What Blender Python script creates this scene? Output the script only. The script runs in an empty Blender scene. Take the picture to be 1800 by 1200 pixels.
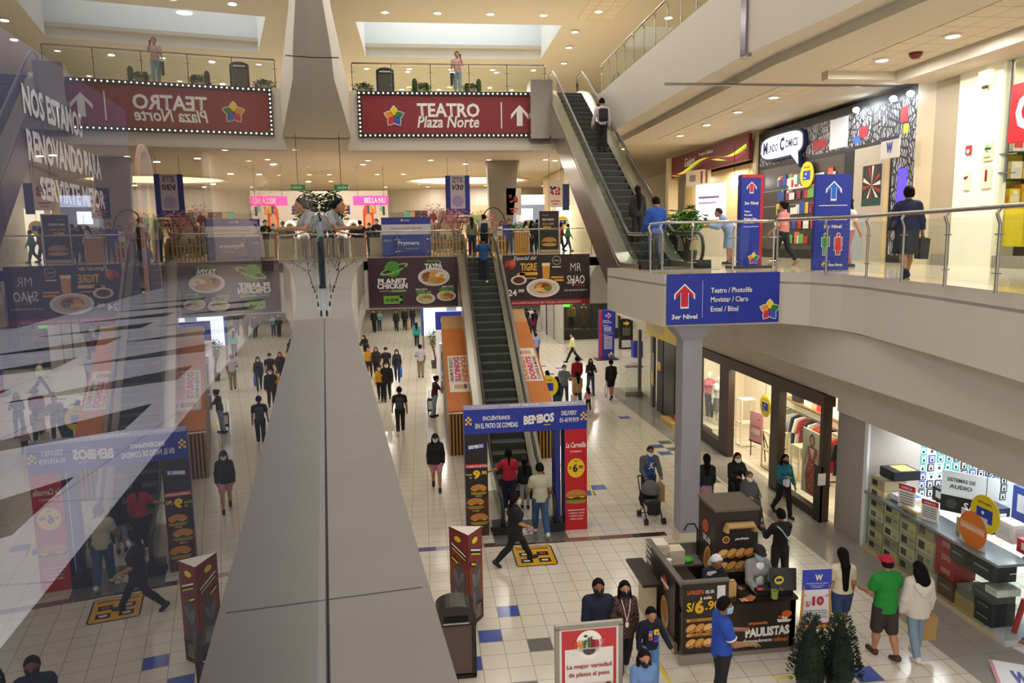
import bpy, bmesh, math, random
import numpy as np
from mathutils import Vector, Matrix

# ------------------------------------------------------------------ camera, world, exposure
SC = bpy.context.scene
COL = SC.collection
CAM_F, CAM_YAW, CAM_PITCH, CAM_ROLL = 1288.42, 0.119017, 0.138234, -0.0171152
CAM_Z = 7.0
def _cam():
    cy, sy, cp, sp = math.cos(CAM_YAW), math.sin(CAM_YAW), math.cos(CAM_PITCH), math.sin(CAM_PITCH)
    f = Vector((sy*cp, cy*cp, -sp)); r = Vector((cy, -sy, 0)); u = r.cross(f)
    cr, sr = math.cos(CAM_ROLL), math.sin(CAM_ROLL)
    r2 = cr*r + sr*u; u2 = -sr*r + cr*u
    m = Matrix(((r2.x, u2.x, -f.x, 0), (r2.y, u2.y, -f.y, 0), (r2.z, u2.z, -f.z, CAM_Z), (0, 0, 0, 1)))
    cd = bpy.data.cameras.new('camera'); cd.sensor_width = 36; cd.lens = 36*CAM_F/1800; cd.clip_start = 0.004; cd.clip_end = 300
    co = bpy.data.objects.new('camera', cd); COL.objects.link(co); co.matrix_world = m
    SC.camera = co
_cam()
W = bpy.data.worlds.new('world'); SC.world = W; W.use_nodes = True
W.node_tree.nodes['Background'].inputs[0].default_value = (1.0, 0.95, 0.88, 1)
W.node_tree.nodes['Background'].inputs[1].default_value = 1.0
SC.view_settings.view_transform = 'Standard'; SC.view_settings.look = 'None'
SC.view_settings.gamma = 1; SC.view_settings.use_curve_mapping = False
SC.view_settings.exposure = 0.52
SC.cycles.max_bounces = 7; SC.cycles.transparent_max_bounces = 16; SC.cycles.caustics_reflective = False; SC.cycles.caustics_refractive = False
SC.cycles.sample_clamp_indirect = 4.0

def lamp(x, y, z, power, color=(1, .86, .66), size=.25, spot=None, parent=None, aim=None, shape='DISK', size_y=None):
    l = bpy.data.lights.new('lamp_light', 'AREA'); l.energy = power; l.color = color; l.shape = shape; l.size = size
    if size_y: l.size_y = size_y
    if spot: l.spread = spot
    o = bpy.data.objects.new('lamp_light', l); COL.objects.link(o); o.location = (x, y, z)
    if aim is not None:
        o.rotation_euler = (Vector(aim)-Vector((x, y, z))).to_track_quat('-Z', 'Y').to_euler()
    return o

# ------------------------------------------------------------------ materials
def s2l(c): return c/12.92 if c <= .04045 else ((c+.055)/1.055)**2.4
def hexc(h):
    h = h.lstrip('#'); h = ''.join(c+c for c in h) if len(h) == 3 else h
    return tuple(s2l(int(h[i:i+2], 16)/255) for i in (0, 2, 4))
_M = {}
def mat(hx, rough=.5, metal=0.0, emit=0.0, alpha=1.0, spec=.5, noise=0.0, nscale=8.0):
    k = (hx, rough, metal, emit, alpha, spec, noise, nscale)
    if k in _M: return _M[k]
    m = bpy.data.materials.new('mat_'+hx.strip('#')); m.use_nodes = True
    b = m.node_tree.nodes['Principled BSDF']; c = hexc(hx)
    b.inputs['Base Color'].default_value = (*c, 1); b.inputs['Roughness'].default_value = rough; b.inputs['Metallic'].default_value = metal
    b.inputs['Specular IOR Level'].default_value = spec
    if emit: b.inputs['Emission Color'].default_value = (*c, 1); b.inputs['Emission Strength'].default_value = emit
    if noise:
        nt = m.node_tree; tc = nt.nodes.new('ShaderNodeTexCoord'); n = nt.nodes.new('ShaderNodeTexNoise'); n.inputs['Scale'].default_value = nscale; n.inputs['Detail'].default_value = 5
        mr = nt.nodes.new('ShaderNodeMapRange'); mr.inputs[3].default_value = 1-noise; mr.inputs[4].default_value = 1+noise
        mx = nt.nodes.new('ShaderNodeVectorMath'); mx.operation = 'SCALE'; mx.inputs[0].default_value = c
        nt.links.new(tc.outputs['Object'], n.inputs['Vector']); nt.links.new(n.outputs['Fac'], mr.inputs[0]); nt.links.new(mr.outputs[0], mx.inputs['Scale']); nt.links.new(mx.outputs[0], b.inputs['Base Color'])
    _M[k] = m; return m
def glassmat(name, ior, tint, rough=0.0, maxmix=1.0, gtint=(1, 1, 1)):
    if name in _M: return _M[name]
    m = bpy.data.materials.new(name); m.use_nodes = True; nt = m.node_tree; nt.nodes.clear()
    o = nt.nodes.new('ShaderNodeOutputMaterial'); mx = nt.nodes.new('ShaderNodeMixShader'); fr = nt.nodes.new('ShaderNodeFresnel'); fr.inputs[0].default_value = ior
    t = nt.nodes.new('ShaderNodeBsdfTransparent'); t.inputs[0].default_value = (*tint, 1)
    g = nt.nodes.new('ShaderNodeBsdfGlossy'); g.inputs['Roughness'].default_value = rough; g.inputs[0].default_value = (*gtint, 1)
    ge = nt.nodes.new('ShaderNodeNewGeometry'); iv = nt.nodes.new('ShaderNodeMath'); iv.operation = 'SUBTRACT'; iv.inputs[0].default_value = 1; ml = nt.nodes.new('ShaderNodeMath'); ml.operation = 'MULTIPLY'
    nt.links.new(ge.outputs['Backfacing'], iv.inputs[1]); nt.links.new(fr.outputs[0], ml.inputs[0]); nt.links.new(iv.outputs[0], ml.inputs[1])
    nt.links.new(ml.outputs[0], mx.inputs[0]); nt.links.new(t.outputs[0], mx.inputs[1]); nt.links.new(g.outputs[0], mx.inputs[2]); nt.links.new(mx.outputs[0], o.inputs[0])
    _M[name] = m; return m
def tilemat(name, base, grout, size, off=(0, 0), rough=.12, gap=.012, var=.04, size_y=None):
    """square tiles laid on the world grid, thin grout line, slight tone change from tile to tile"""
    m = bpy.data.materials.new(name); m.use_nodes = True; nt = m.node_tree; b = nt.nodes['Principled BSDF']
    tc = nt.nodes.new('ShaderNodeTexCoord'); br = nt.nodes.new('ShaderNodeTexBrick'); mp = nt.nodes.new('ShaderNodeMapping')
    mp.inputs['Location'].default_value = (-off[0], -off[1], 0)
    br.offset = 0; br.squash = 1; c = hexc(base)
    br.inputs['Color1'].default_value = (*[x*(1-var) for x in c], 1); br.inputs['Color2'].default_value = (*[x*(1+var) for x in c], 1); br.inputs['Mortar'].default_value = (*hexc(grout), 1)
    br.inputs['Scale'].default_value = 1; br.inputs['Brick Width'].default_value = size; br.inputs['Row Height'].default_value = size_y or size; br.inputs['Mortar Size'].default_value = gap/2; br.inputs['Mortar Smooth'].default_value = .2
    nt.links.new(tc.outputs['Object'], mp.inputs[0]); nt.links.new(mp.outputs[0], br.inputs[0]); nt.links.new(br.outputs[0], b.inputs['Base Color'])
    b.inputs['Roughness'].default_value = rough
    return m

WHITE = mat('#d6cec2', .55, noise=.02, nscale=2); CEIL = mat('#cdc6b8', .7, noise=.02, nscale=1.5); STEEL = mat('#c9c5bb', .25, .9); DSTEEL = mat('#8d8a86', .35, .8)
BLACK = mat('#131313', .45); DGREY = mat('#3a3735', .5); NAVY = mat('#1b2f9a', .45); PWHITE = mat('#f2f0ea', .5); GLASS = glassmat('clear_glass', 1.35, (.90, .94, .92)); LAMP = mat('#fff1d8', .5, emit=9.0)
CLAMP = mat('#f2f6ff', .5, emit=10.0)

# ------------------------------------------------------------------ mesh builder
class MB:
    def __init__(s): s.v = []; s.f = []; s.mi = []; s.mats = []
    def mid(s, m):
        if m not in s.mats: s.mats.append(m)
        return s.mats.index(m)
    def add(s, vs, fs, m, M=None):
        n = len(s.v)
        if M is not None: vs = [tuple(M @ Vector(q)) for q in vs]
        s.v += [tuple(q) for q in vs]; k = s.mid(m)
        for f in fs: s.f.append([n+i for i in f]); s.mi.append(k)
        return s
    def box(s, c, d, m, M=None, rz=0, c6=None):
        x, y, z = c; a, b, h = d[0]/2, d[1]/2, d[2]/2
        vs = [(-a, -b, -h), (a, -b, -h), (a, b, -h), (-a, b, -h), (-a, -b, h), (a, -b, h), (a, b, h), (-a, b, h)]
        cr, sr = math.cos(rz), math.sin(rz)
        vs = [(x+p*cr-q*sr, y+p*sr+q*cr, z+r) for p, q, r in vs]
        fs = [(0, 3, 2, 1), (4, 5, 6, 7), (0, 1, 5, 4), (1, 2, 6, 5), (2, 3, 7, 6), (3, 0, 4, 7)]
        return s.add(vs, fs, m, M)
    def prism(s, poly, z0, z1, m, mtop=None, M=None):
        n = len(poly); ar = sum(poly[i][0]*poly[(i+1) % n][1]-poly[(i+1) % n][0]*poly[i][1] for i in range(n))
        if ar < 0: poly = poly[::-1]
        vs = [(p[0], p[1], z0) for p in poly]+[(p[0], p[1], z1) for p in poly]
        s.add(vs, [tuple(range(n-1, -1, -1))]+[(i, (i+1) % n, n+(i+1) % n, n+i) for i in range(n)], m, M)
        return s.add(vs[n:], [tuple(range(n))], mtop or m, M)
    def wallx(s, poly, y0, y1, m, M=None):
        """outline in x,z extruded along y"""
        n = len(poly); ar = sum(poly[i][0]*poly[(i+1) % n][1]-poly[(i+1) % n][0]*poly[i][1] for i in range(n))
        if ar < 0: poly = poly[::-1]
        vs = [(p[0], y0, p[1]) for p in poly]+[(p[0], y1, p[1]) for p in poly]
        return s.add(vs, [tuple(range(n)), tuple(range(2*n-1, n-1, -1))]+[(i+n, (i+1) % n+n, (i+1) % n, i) for i in range(n)], m, M)
    def tube(s, pts, r, m, n=8, closed=False, rads=None, flat=None, M=None, cap=True):
        pts = [Vector(p) for p in pts]; N = len(pts); vs = []; fs = []; up = None
        for i, p in enumerate(pts):
            a = pts[(i-1) % N] if (closed or i > 0) else p; b = pts[(i+1) % N] if (closed or i < N-1) else p
            t = (b-a).normalized()
            if up is None:
                up = Vector((0, 0, 1)) if abs(t.z) < .9 else Vector((1, 0, 0))
            q = t.cross(up)
            if q.length < 1e-5: q = t.cross(Vector((1, .3, .2)))
            q.normalize(); up = q.cross(t).normalized()
            rr = rads[i] if rads else r
            for k in range(n):
                th = 2*math.pi*k/n; fx = flat[0] if flat else 1; fy = flat[1] if flat else 1
                vs.append(tuple(p+q*math.cos(th)*rr*fx+up*math.sin(th)*rr*fy))
        for i in range(N if closed else N-1):
            j = (i+1) % N
            for k in range(n): fs.append((i*n+k, i*n+(k+1) % n, j*n+(k+1) % n, j*n+k))
        if not closed and cap: fs += [tuple(range(n-1, -1, -1)), tuple((N-1)*n+k for k in range(n))]
        return s.add(vs, fs, m, M)
    def lathe(s, prof, m, n=16, c=(0, 0, 0), M=None):
        vs = []; fs = []
        for r, z in prof:
            for k in range(n): th = 2*math.pi*k/n; vs.append((c[0]+r*math.cos(th), c[1]+r*math.sin(th), c[2]+z))
        for i in range(len(prof)-1):
            for k in range(n): fs.append((i*n+k, i*n+(k+1) % n, (i+1)*n+(k+1) % n, (i+1)*n+k))
        fs += [tuple(range(n-1, -1, -1)), tuple((len(prof)-1)*n+k for k in range(n))]
        return s.add(vs, fs, m, M)
    def ell(s, c, r, m, nu=12, nv=8, M=None):
        vs = [(c[0], c[1], c[2]-r[2])]; fs = []
        for i in range(1, nv):
            ph = math.pi*i/nv-math.pi/2
            for k in range(nu): th = 2*math.pi*k/nu; vs.append((c[0]+r[0]*math.cos(ph)*math.cos(th), c[1]+r[1]*math.cos(ph)*math.sin(th), c[2]+r[2]*math.sin(ph)))
        vs.append((c[0], c[1], c[2]+r[2])); L = len(vs)-1
        for k in range(nu): fs.append((0, 1+(k+1) % nu, 1+k)); fs.append((L, L-nu+k, L-nu+(k+1) % nu))
        for i in range(nv-2):
            for k in range(nu): a = 1+i*nu; fs.append((a+k, a+(k+1) % nu, a+nu+(k+1) % nu, a+nu+k))
        return s.add(vs, fs, m, M)
    # flat printed shapes on a board that faces -y: coordinates x right, z up, y = depth of the ink in front of the board
    def poly(s, pts, y, m, M=None):
        n = len(pts); ar = sum(pts[i][0]*pts[(i+1) % n][1]-pts[(i+1) % n][0]*pts[i][1] for i in range(n))
        if ar < 0: pts = pts[::-1]
        return s.add([(p[0], y, p[1]) for p in pts], [tuple(range(n))], m, M)
    def disc(s, x, z, rx, rz, y, m, n=20, a0=0, a1=360, rot=0, M=None):
        c, sn = math.cos(rot), math.sin(rot); pts = []
        full = a1-a0 >= 360
        for k in range(n if full else n+1):
            th = math.radians(a0+(a1-a0)*k/n); p, q = rx*math.cos(th), rz*math.sin(th); pts.append((x+p*c-q*sn, z+p*sn+q*c))
        return s.poly(pts, y, m, M)
    def rect(s, x0, z0, x1, z1, y, m, M=None): return s.poly([(x0, z0), (x1, z0), (x1, z1), (x0, z1)], y, m, M)
    def build(s, name, parent=None, loc=(0, 0, 0), rz=0, smooth=False, rot=None):
        me = bpy.data.meshes.new(name); me.from_pydata(s.v, [], s.f); me.update()
        for m in s.mats: me.materials.append(m)
        me.polygons.foreach_set('material_index', s.mi)
        if smooth: me.polygons.foreach_set('use_smooth', [True]*len(me.polygons))
        o = bpy.data.objects.new(name, me); COL.objects.link(o)
        o.location = loc; o.rotation_euler = rot or (0, 0, rz)
        if parent is not None: o.parent = parent
        return o
def tag(o, label, cat, group=None, kind=None):
    o['label'] = label; o['category'] = cat
    if group: o['group'] = group
    if kind: o['kind'] = kind
    return o
def thing(name, label, cat, loc=(0, 0, 0), rz=0, group=None):
    o = bpy.data.objects.new(name, None); COL.objects.link(o); o.location = loc; o.rotation_euler = (0, 0, rz); o.empty_display_size = .1
    return tag(o, label, cat, group)
def struct(name, mb, **k):
    o = mb.build(name, **k); o['kind'] = 'structure'; return o
def stuff(o): o['kind'] = 'stuff'; return o

# ------------------------------------------------------------------ lettering
def text_mesh(s, bold=0.0, shear=0.0, ext=0.0, space=1.0):
    cu = bpy.data.curves.new('lettering', 'FONT'); cu.body = s; cu.align_x = 'CENTER'; cu.align_y = 'CENTER'; cu.size = 1; cu.offset = bold; cu.shear = shear; cu.extrude = ext; cu.resolution_u = 2; cu.space_character = space; cu.space_line = .95
    ob = bpy.data.objects.new('lettering', cu); me = bpy.data.meshes.new_from_object(ob); bpy.data.objects.remove(ob); bpy.data.curves.remove(cu)
    return me
def text(parent, s, x, z, h, m, w=None, y=-.012, bold=.02, shear=0.0, back=False, ext=.002, rot=0.0, name='lettering', M=None, align='C', space=1.0):
    """lettering on a board that faces -y; h = height of the whole block, w = its width (None: natural)"""
    me = text_mesh(s, bold, shear, 0, space); n = len(me.vertices)
    if n == 0: return None
    co = np.empty(n*3); me.vertices.foreach_get('co', co); co = co.reshape(-1, 3)
    lo, hi = co.min(0), co.max(0); ce = (lo+hi)/2; sz = np.maximum(hi-lo, 1e-6)
    ky = h/sz[1]; kx = (w/sz[0]) if w else ky
    co = (co-ce)*[kx, ky, 1]
    if align == 'L': co[:, 0] += sz[0]*kx/2
    if rot: c, sn = math.cos(rot), math.sin(rot); co = np.stack([co[:, 0]*c-co[:, 1]*sn, co[:, 0]*sn+co[:, 1]*c, co[:, 2]], 1)
    if back: out = np.stack([x-co[:, 0], np.full(n, -y), z+co[:, 1]], 1)
    else: out = np.stack([x+co[:, 0], np.full(n, y), z+co[:, 1]], 1)
    if M is not None: out = np.array([tuple(M @ Vector(q)) for q in out])
    me.vertices.foreach_set('co', out.ravel()); me.materials.clear(); me.materials.append(m); me.update()
    o = bpy.data.objects.new(name, me); COL.objects.link(o)
    if parent is not None: o.parent = parent
    return o
def arrow(mb, x, z, w, h, y, m, head=.5, sw=.3, d=0):
    """chunky arrow pointing up, turned by d radians"""
    hw = w/2; hh = h*head; t = w*sw/2; k = w*.30
    pts = [(0, h/2), (hw, h/2-hh), (hw, h/2-hh-k*.9), (t, h/2-k*1.1-t*.2), (t, -h/2), (-t, -h/2), (-t, h/2-k*1.1-t*.2), (-hw, h/2-hh-k*.9), (-hw, h/2-hh)]
    c, s = math.cos(d), math.sin(d)
    for a in ([0, 1, 2, 3], [0, 3, 4, 5, 6], [0, 6, 7, 8]):
        mb.poly([(x+pts[i][0]*c-pts[i][1]*s, z+pts[i][0]*s+pts[i][1]*c) for i in a], y, m)
FLC = [('#f0d21c', 90), ('#1f7a3c', 18), ('#2458c8', -54), ('#c8283c', -126), ('#e8912a', 162)]
def flower(mb, x, z, r, y, edge=True):
    for hx, a in FLC:
        a = math.radians(a); c, s = math.cos(a), math.sin(a)
        for sc, m, yy in ((1.0, PWHITE, y), (.84, mat(hx, .5), y-.002)):
            if sc == 1.0 and not edge: continue
            L, Wd = r*.98, r*.36*sc; pts = []
            base = r*.10; tip = r*(1.0 if sc == 1 else .93)
            for t in np.linspace(0, 1, 9): pts.append((base+(tip-base)*t, Wd*math.sin(math.pi*t**.8)))
            for t in np.linspace(1, 0, 9)[1:-1]: pts.append((base+(tip-base)*t, -Wd*math.sin(math.pi*t**.8)))
            mb.poly([(x+p*c-q*s, z+p*s+q*c) for p, q in pts], yy, m)
def burger(mb, x, z, w, y):
    h = w*.62
    mb.disc(x, z-h*.42, w*.47, h*.16, y, mat('#b8742c'), 16)
    mb.disc(x, z-h*.28, w*.50, h*.10, y-.001, mat('#4d9a34'), 16)
    mb.rect(x-w*.46, z-h*.26, x+w*.46, z-h*.06, y-.002, mat('#4a2713'))
    mb.poly([(x-w*.47, z-h*.02), (x+w*.47, z-h*.02), (x+w*.30, z-h*.16), (x+w*.05, z-h*.04), (x-w*.25, z-h*.17)], y-.003, mat('#f2b52c'))
    mb.rect(x-w*.47, z-h*.03, x+w*.47, z+h*.06, y-.003, mat('#b53a24'))
    mb.disc(x, z+h*.02, w*.49, h*.48, y-.004, mat('#c47f35'), 18, 0, 180)
    for k in range(7): mb.disc(x+w*(-.33+.11*k), z+h*(.18+.16*math.sin(k*2.1+1)*.6+.05), w*.018, w*.010, y-.005, mat('#f3dfae'), 6)
def plate(mb, x, z, rx, rz, y, foods):
    mb.disc(x, z, rx, rz, y, mat('#e9e2d4'), 24); mb.disc(x, z, rx*.86, rz*.84, y-.001, mat('#cfc3ae'), 24)
    for i, (fx, fz, fr, fq, hx) in enumerate(foods): mb.disc(x+fx*rx, z+fz*rz, fr*rx, fq*rz, y-.002-.0005*i, mat(hx), 14)
def rnd(seed): return random.Random(seed)
# ------------------------------------------------------------------ the setting
L2, L3, LB = 6.2, 13.0, 6.34       # floor levels; LB is the bridge deck
GA = math.radians(7.352)           # the glass runs 7.35 degrees to the left of the hall's axis
GD = Vector((-math.sin(GA), math.cos(GA), 0)); GN = Vector((math.cos(GA), math.sin(GA), 0)); GOFF = -.032
def gl(s, d=0.0): p = GN*(GOFF+d)+GD*s; return (p.x, p.y)
FLOOR1 = tilemat('cream_tile', '#ded5c5', '#a3937a', .418, (.35, 12.0), .16, .014, .03, .41)
FLOOR2 = tilemat('light_tile', '#d9c9aa', '#b5a184', .6, (0, 0), .10, .010, .03)
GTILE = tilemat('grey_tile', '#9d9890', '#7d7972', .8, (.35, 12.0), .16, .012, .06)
BTILE = mat('#4a5fae', .15); KTILE = mat('#6a6660', .15)
f = MB(); f.box((2, 34, -.1), (32, 104, .2), FLOOR1)
def acc(ix, iy, m):
    x, y = .35+.418*ix, 12.0+.41*iy
    f.add([(x+.007, y+.007, .0015), (x+.411, y+.007, .0015), (x+.411, y+.403, .0015), (x+.007, y+.403, .0015)], [(0, 1, 2, 3)], m)
for px, py in [(1.39, 13.03), (2.93, 13.15), (.78, 12.24), (.75, 11.42), (4.7, 19.56), (4.45, 19.17), (7.72, 27.43), (7.71, 23.08), (7.5, 22.5), (6.85, 10.12), (6.4, 37.2), (9.0, 41.5), (7.3, 38.9), (7.4, 36.3), (10.9, 38.8), (9.8, 36.6), (6.6, 39.7)]: acc(int((px-.35)//.418), int((py-12)//.41), BTILE)
for px, py in [(1.8, 11.81), (1.42, 10.77), (8.16, 23.7), (7.95, 22.69), (8.1, 19.4), (7.3, 38.0)]: acc(int((px-.35)//.418), int((py-12)//.41), KTILE)
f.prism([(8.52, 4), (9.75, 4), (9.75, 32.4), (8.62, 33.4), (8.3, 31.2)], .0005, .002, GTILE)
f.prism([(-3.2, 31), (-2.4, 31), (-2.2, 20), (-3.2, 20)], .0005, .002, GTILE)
struct('floor', f)
t = MB(); xs = [-.6, .1, .75, 1.2, 1.7, 2.4, 3.1, 3.9, 4.7, 5.55]; cs = ['#6c5a86', '#a89aa0', '#b39d96', '#5a443e', '#4a3a36', '#6a5048', '#8a6e60', '#7d5a50', '#3b3130']
for i in range(9): t.box((xs[i]/2+xs[i+1]/2, 16.12, .001), (xs[i+1]-xs[i]-.008, .22, .004), mat(cs[i], .15))
struct('trim_floor', t)

# --- left: deck behind the glass, grey ledge outside it
R_EDGE = [(.17, .2), (.04, 1.24), (-.07, 2.12), (-.18, 3.06), (-.34, 4.43), (-.55, 6.1), (-.92, 9.58), (-1.27, 13.36), (-1.58, 17.2), (-1.88, 21.4), (-2.12, 25), (-2.3, 28.2), (-2.42, 31.0)]
G_LINE = [gl(s) for s in (-.6, 2, 4, 6, 8.1)]+[(-1.13, 9.0), (-1.32, 10.7), (-1.67, 14.4), (-1.93, 17), (-2.2, 19.8), (-2.55, 24), (-2.95, 28.6), (-3.0, 30.0)]
LEDGE = mat('#837c72', .6, noise=.10, nscale=3)
m = MB(); m.prism([(.25, -.6)]+R_EDGE+G_LINE[::-1], L2-1.3, L2, WHITE, LEDGE); struct('trim_ledge', m)
m = MB(); sj = DGREY
for s in (1.14, 1.62): # joints across the ledge
    a, b = gl(s, .0), gl(s, .215); m.tube([(a[0], a[1], L2), (b[0], b[1], L2)], .0018, sj, 4)
m.tube([(*gl(s, .002), L2+.001) for s in (-.4, 1, 3, 5, 8)], .0022, BLACK, 4)
struct('trim_joint', m)
LIGHT = tilemat('gallery_tile', '#cfcbc6', '#a9a5a0', .6, (0, 0), .2, .01, .03)
DARKT = mat('#0a0a0c', .6, spec=.2)
m = MB(); m.prism(G_LINE+[(-3.0, 31), (-14, 31), (-14, -.6)], L2-.3, L2-.001, WHITE, LIGHT)
def gp(s, d): return gl(s, d)
m.prism([gp(-.5, -.02), gp(8, -.02), gp(8, -.64), gp(-.5, -.64)], L2-.0005, L2+.0015, DARKT)
for k in range(-1, 9): # dark wedge tiles in two rows
    for row, (d0, d1) in enumerate(((-.86, -1.62), (-1.75, -2.5))):
        s0 = .62+1.22*k+row*.7
        m.prism([gp(s0, d1), gp(s0+.95, d0), gp(s0+.42, d0)], L2-.0005, L2+.0015, DARKT)
m.box((0, 0, L2+.001), (.001, .001, .001), DARKT)
struct('floor_gallery_left', m)
# --- right gallery slab
RG = [(4.92, 19.3), (5.12, 15.2), (7.72, 15.15), (8.1, 14.6), (8.3, 13.75), (8.32, 13.0), (8.2, 12.2), (7.97, 10.55), (7.6, 8.5), (7.1, 6.4), (6.3, 4.2)]
m = MB(); m.prism(RG+[(16, 4.2), (16, 40), (7.6, 40), (7.6, 31), (7.6, 19.3)], L2-.25, L2, WHITE, FLOOR2)
m.prism(RG+[(16, 4.2), (16, 19.3)], 5.08, L2-.2, WHITE)
struct('floor_gallery_right', m)
m = MB()  # stepped bands under the right gallery
m.box((12.2, 19.8, 4.55), (7.6, 31.2, 1.0), WHITE); m.box((12.8, 25.5, 3.64), (6.6, 19.6, .86), WHITE); m.box((12.8, 9.7, 3.49), (6.6, 12.0, 1.16), WHITE)
struct('wall_bulkhead_right', m)
# --- bridge between the two sides, lower and upper
m = MB(); m.prism([(-3.2, 31.0), (7.7, 31.0), (9.0, 31.0), (16, 31), (16, 84), (-20, 84), (-20, 31.0)], LB-.5, LB, WHITE, FLOOR2)
m.box((2.3, 31.25, 5.2), (11.4, .5, 2.0), WHITE); m.box((8.5, 31.6, 5.0), (2.2, .5, 1.6), WHITE)
struct('floor_bridge', m)
m = MB(); m.box((1.4, 31.2, 11.85), (8.4, .35, 2.3), WHITE); m.box((1.4, 31.0, 10.75), (8.4, .7, .25), WHITE)
m.prism([(-2.8, 31.2), (7.8, 31.2), (16, 31.2), (16, 75), (-20, 75), (-20, 31.2)], 12.6, L3, WHITE, FLOOR2)
struct('floor_upper_bridge', m)
# curved corner of the left gallery where it meets the bridge
m = MB(); pts = [(-2.42, 31.0), (-2.3, 28.2), (-2.12, 25), (-1.88, 21.4)]
m.prism(pts+[(-3.6, 21.4), (-3.6, 31)], 4.1, L2-.02, WHITE); struct('wall_corner_left', m)
# ceilings
m = MB(); m.prism([(-20, 31.3), (16, 31.3), (16, 84), (-20, 84)], 11.15, 11.25, CEIL); struct('ceiling_middle', m)
m = MB(); m.prism([(-20, 31.6), (16, 31.6), (16, 84), (-20, 84)], 5.5, 5.6, CEIL); struct('ceiling_lower', m)
# upper slab on the left (over the gallery)
LE = [(.1, .2), (-.45, 4), (-.95, 8), (-1.28, 11), (-1.6, 14.0), (-1.83, 17), (-2.12, 20.2), (-2.4, 25.5), (-2.7, 31.2)]
m = MB(); m.prism(LE+[(-14, 31.2), (-14, .2)], 11.2, L3, WHITE, FLOOR2); struct('ceiling_gallery_left', m)
m = MB()
for i in range(len(LE)-1): # joint lines on the soffit
    pass
m.box((-2.3, 17.9, 11.195), (1.1, .03, .02), DGREY); m.box((-2.0, 10.5, 11.195), (2.2, .03, .02), DGREY)
struct('trim_soffit_left', m)
# upper slab on the right
PANEL = tilemat('ceiling_panel', '#d6ccb8', '#6f685c', .62, (0, 0), .7, .016, .02)
UE = [(7.62, 31.2), (7.55, 26), (7.52, 20), (7.56, 16.9), (7.8, 15), (8.0, 13.4), (8.05, 11)]
m = MB(); m.prism(UE+[(16, 11), (16, 31.2)], 11.14, L3, WHITE, FLOOR2)
m.prism([(8.35, 31.2), (8.3, 17), (8.8, 11), (16, 11), (16, 31.2)], 10.92, 11.16, CEIL)
m.prism([(9.6, 29.5), (9.6, 19.2), (10.8, 19.2), (10.8, 29.5)], 10.905, 10.93, PANEL)
m.prism([(10.0, 17.4), (10.0, 9.0), (11.6, 9.0), (11.6, 17.4)], 10.905, 10.93, PANEL); m.box((12.3, 13.2, 10.78), (1.3, 8.4, .3), CEIL); m.box((11.4, 17.55, 10.82), (3.0, .3, .2), CEIL)
m.box((9.6, 19.0, 10.9), (6.5, .08, .06), DSTEEL)
struct('ceiling_gallery_right', m)
m = MB(); m.box((7.54, 16.93, 12.1), (.06, .28, 1.95), mat('#7f7a86', .2, .6)); m.box((7.58, 16.9, 11.1), (.12, .34, .08), DSTEEL); struct('trim_fascia_joint', m)
# main ceiling with the skylight wells
m = MB(); ZC = 17.2; X0, X1, Y0, Y1 = -2.75, 7.1, 36.6, 43.4
for poly in ([(-20, 6), (16, 6), (16, Y0), (-20, Y0)], [(-20, Y1), (16, Y1), (16, 75), (-20, 75)], [(-20, Y0), (X0, Y0), (X0, Y1), (-20, Y1)], [(X1, Y0), (16, Y0), (16, Y1), (X1, Y1)]):
    m.prism(poly, ZC, ZC+.3, CEIL)
m.prism([(7.6, 29.0), (7.6, 35.4), (9.3, 35.4), (9.3, 29.0)], ZC-.03, ZC-.001, PANEL)
struct('ceiling', m)
m = MB(); WELL = mat('#dfe3e4', .6); h = 3.6
m.box((X0-.09, 40, ZC+h/2+.01), (.22, Y1-Y0, h), WELL); m.box((X1+.09, 40, ZC+h/2+.01), (.22, Y1-Y0, h), WELL)
m.box((2.2, Y0-.09, ZC+h/2+.01), (X1-X0+.4, .22, h), WELL); m.box((2.2, Y1+.09, ZC+h/2+.01), (X1-X0+.4, .22, h), WELL)
m.box((2.2, Y1-.25, ZC+.55), (X1-X0, .5, .18), mat('#b9b2a2', .6)); m.box((2.2, 40, ZC+h), (X1-X0+.4, Y1-Y0+.4, .1), WELL)
struct('ceiling_skylight_well', m)
lamp(2.2, 40, ZC+h-.15, 230, (.86, .93, 1.0), 8.5, shape='RECTANGLE', size_y=5.5)
# end and side walls
m = MB(); m.box((-2, 84, 8), (40, .3, 20), WHITE); struct('wall_end', m)
m = MB(); m.box((16.2, 40, 8.5), (.3, 90, 18), WHITE); struct('wall_right', m)
m = MB(); m.box((-14.2, 40, 9), (.3, 90, 18), WHITE); struct('wall_left', m)
m = MB(); m.box((-4.6, 32, 2), (.3, 30, 4.1), mat('#e6d9bd', .5)); struct('wall_lower_left', m)
# column that carries the right gallery's corner
m = MB(); CGREY = mat('#9a9aa2', .4); m.box((5.83, 15.56, 2.62), (.44, .44, 4.6), CGREY)
m.add([(5.61, 15.34, 4.75), (6.05, 15.34, 4.75), (6.05, 15.78, 4.75), (5.61, 15.78, 4.75), (5.35, 15.22, 5.08), (6.3, 15.22, 5.08), (6.3, 15.95, 5.08), (5.35, 15.95, 5.08)], [(0, 1, 5, 4), (1, 2, 6, 5), (2, 3, 7, 6), (3, 0, 4, 7), (4, 5, 6, 7)], CGREY)
m.box((5.83, 15.56, .16), (.47, .47, .32), mat('#d8cdb8', .4))
struct('column_right', m)
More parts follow.
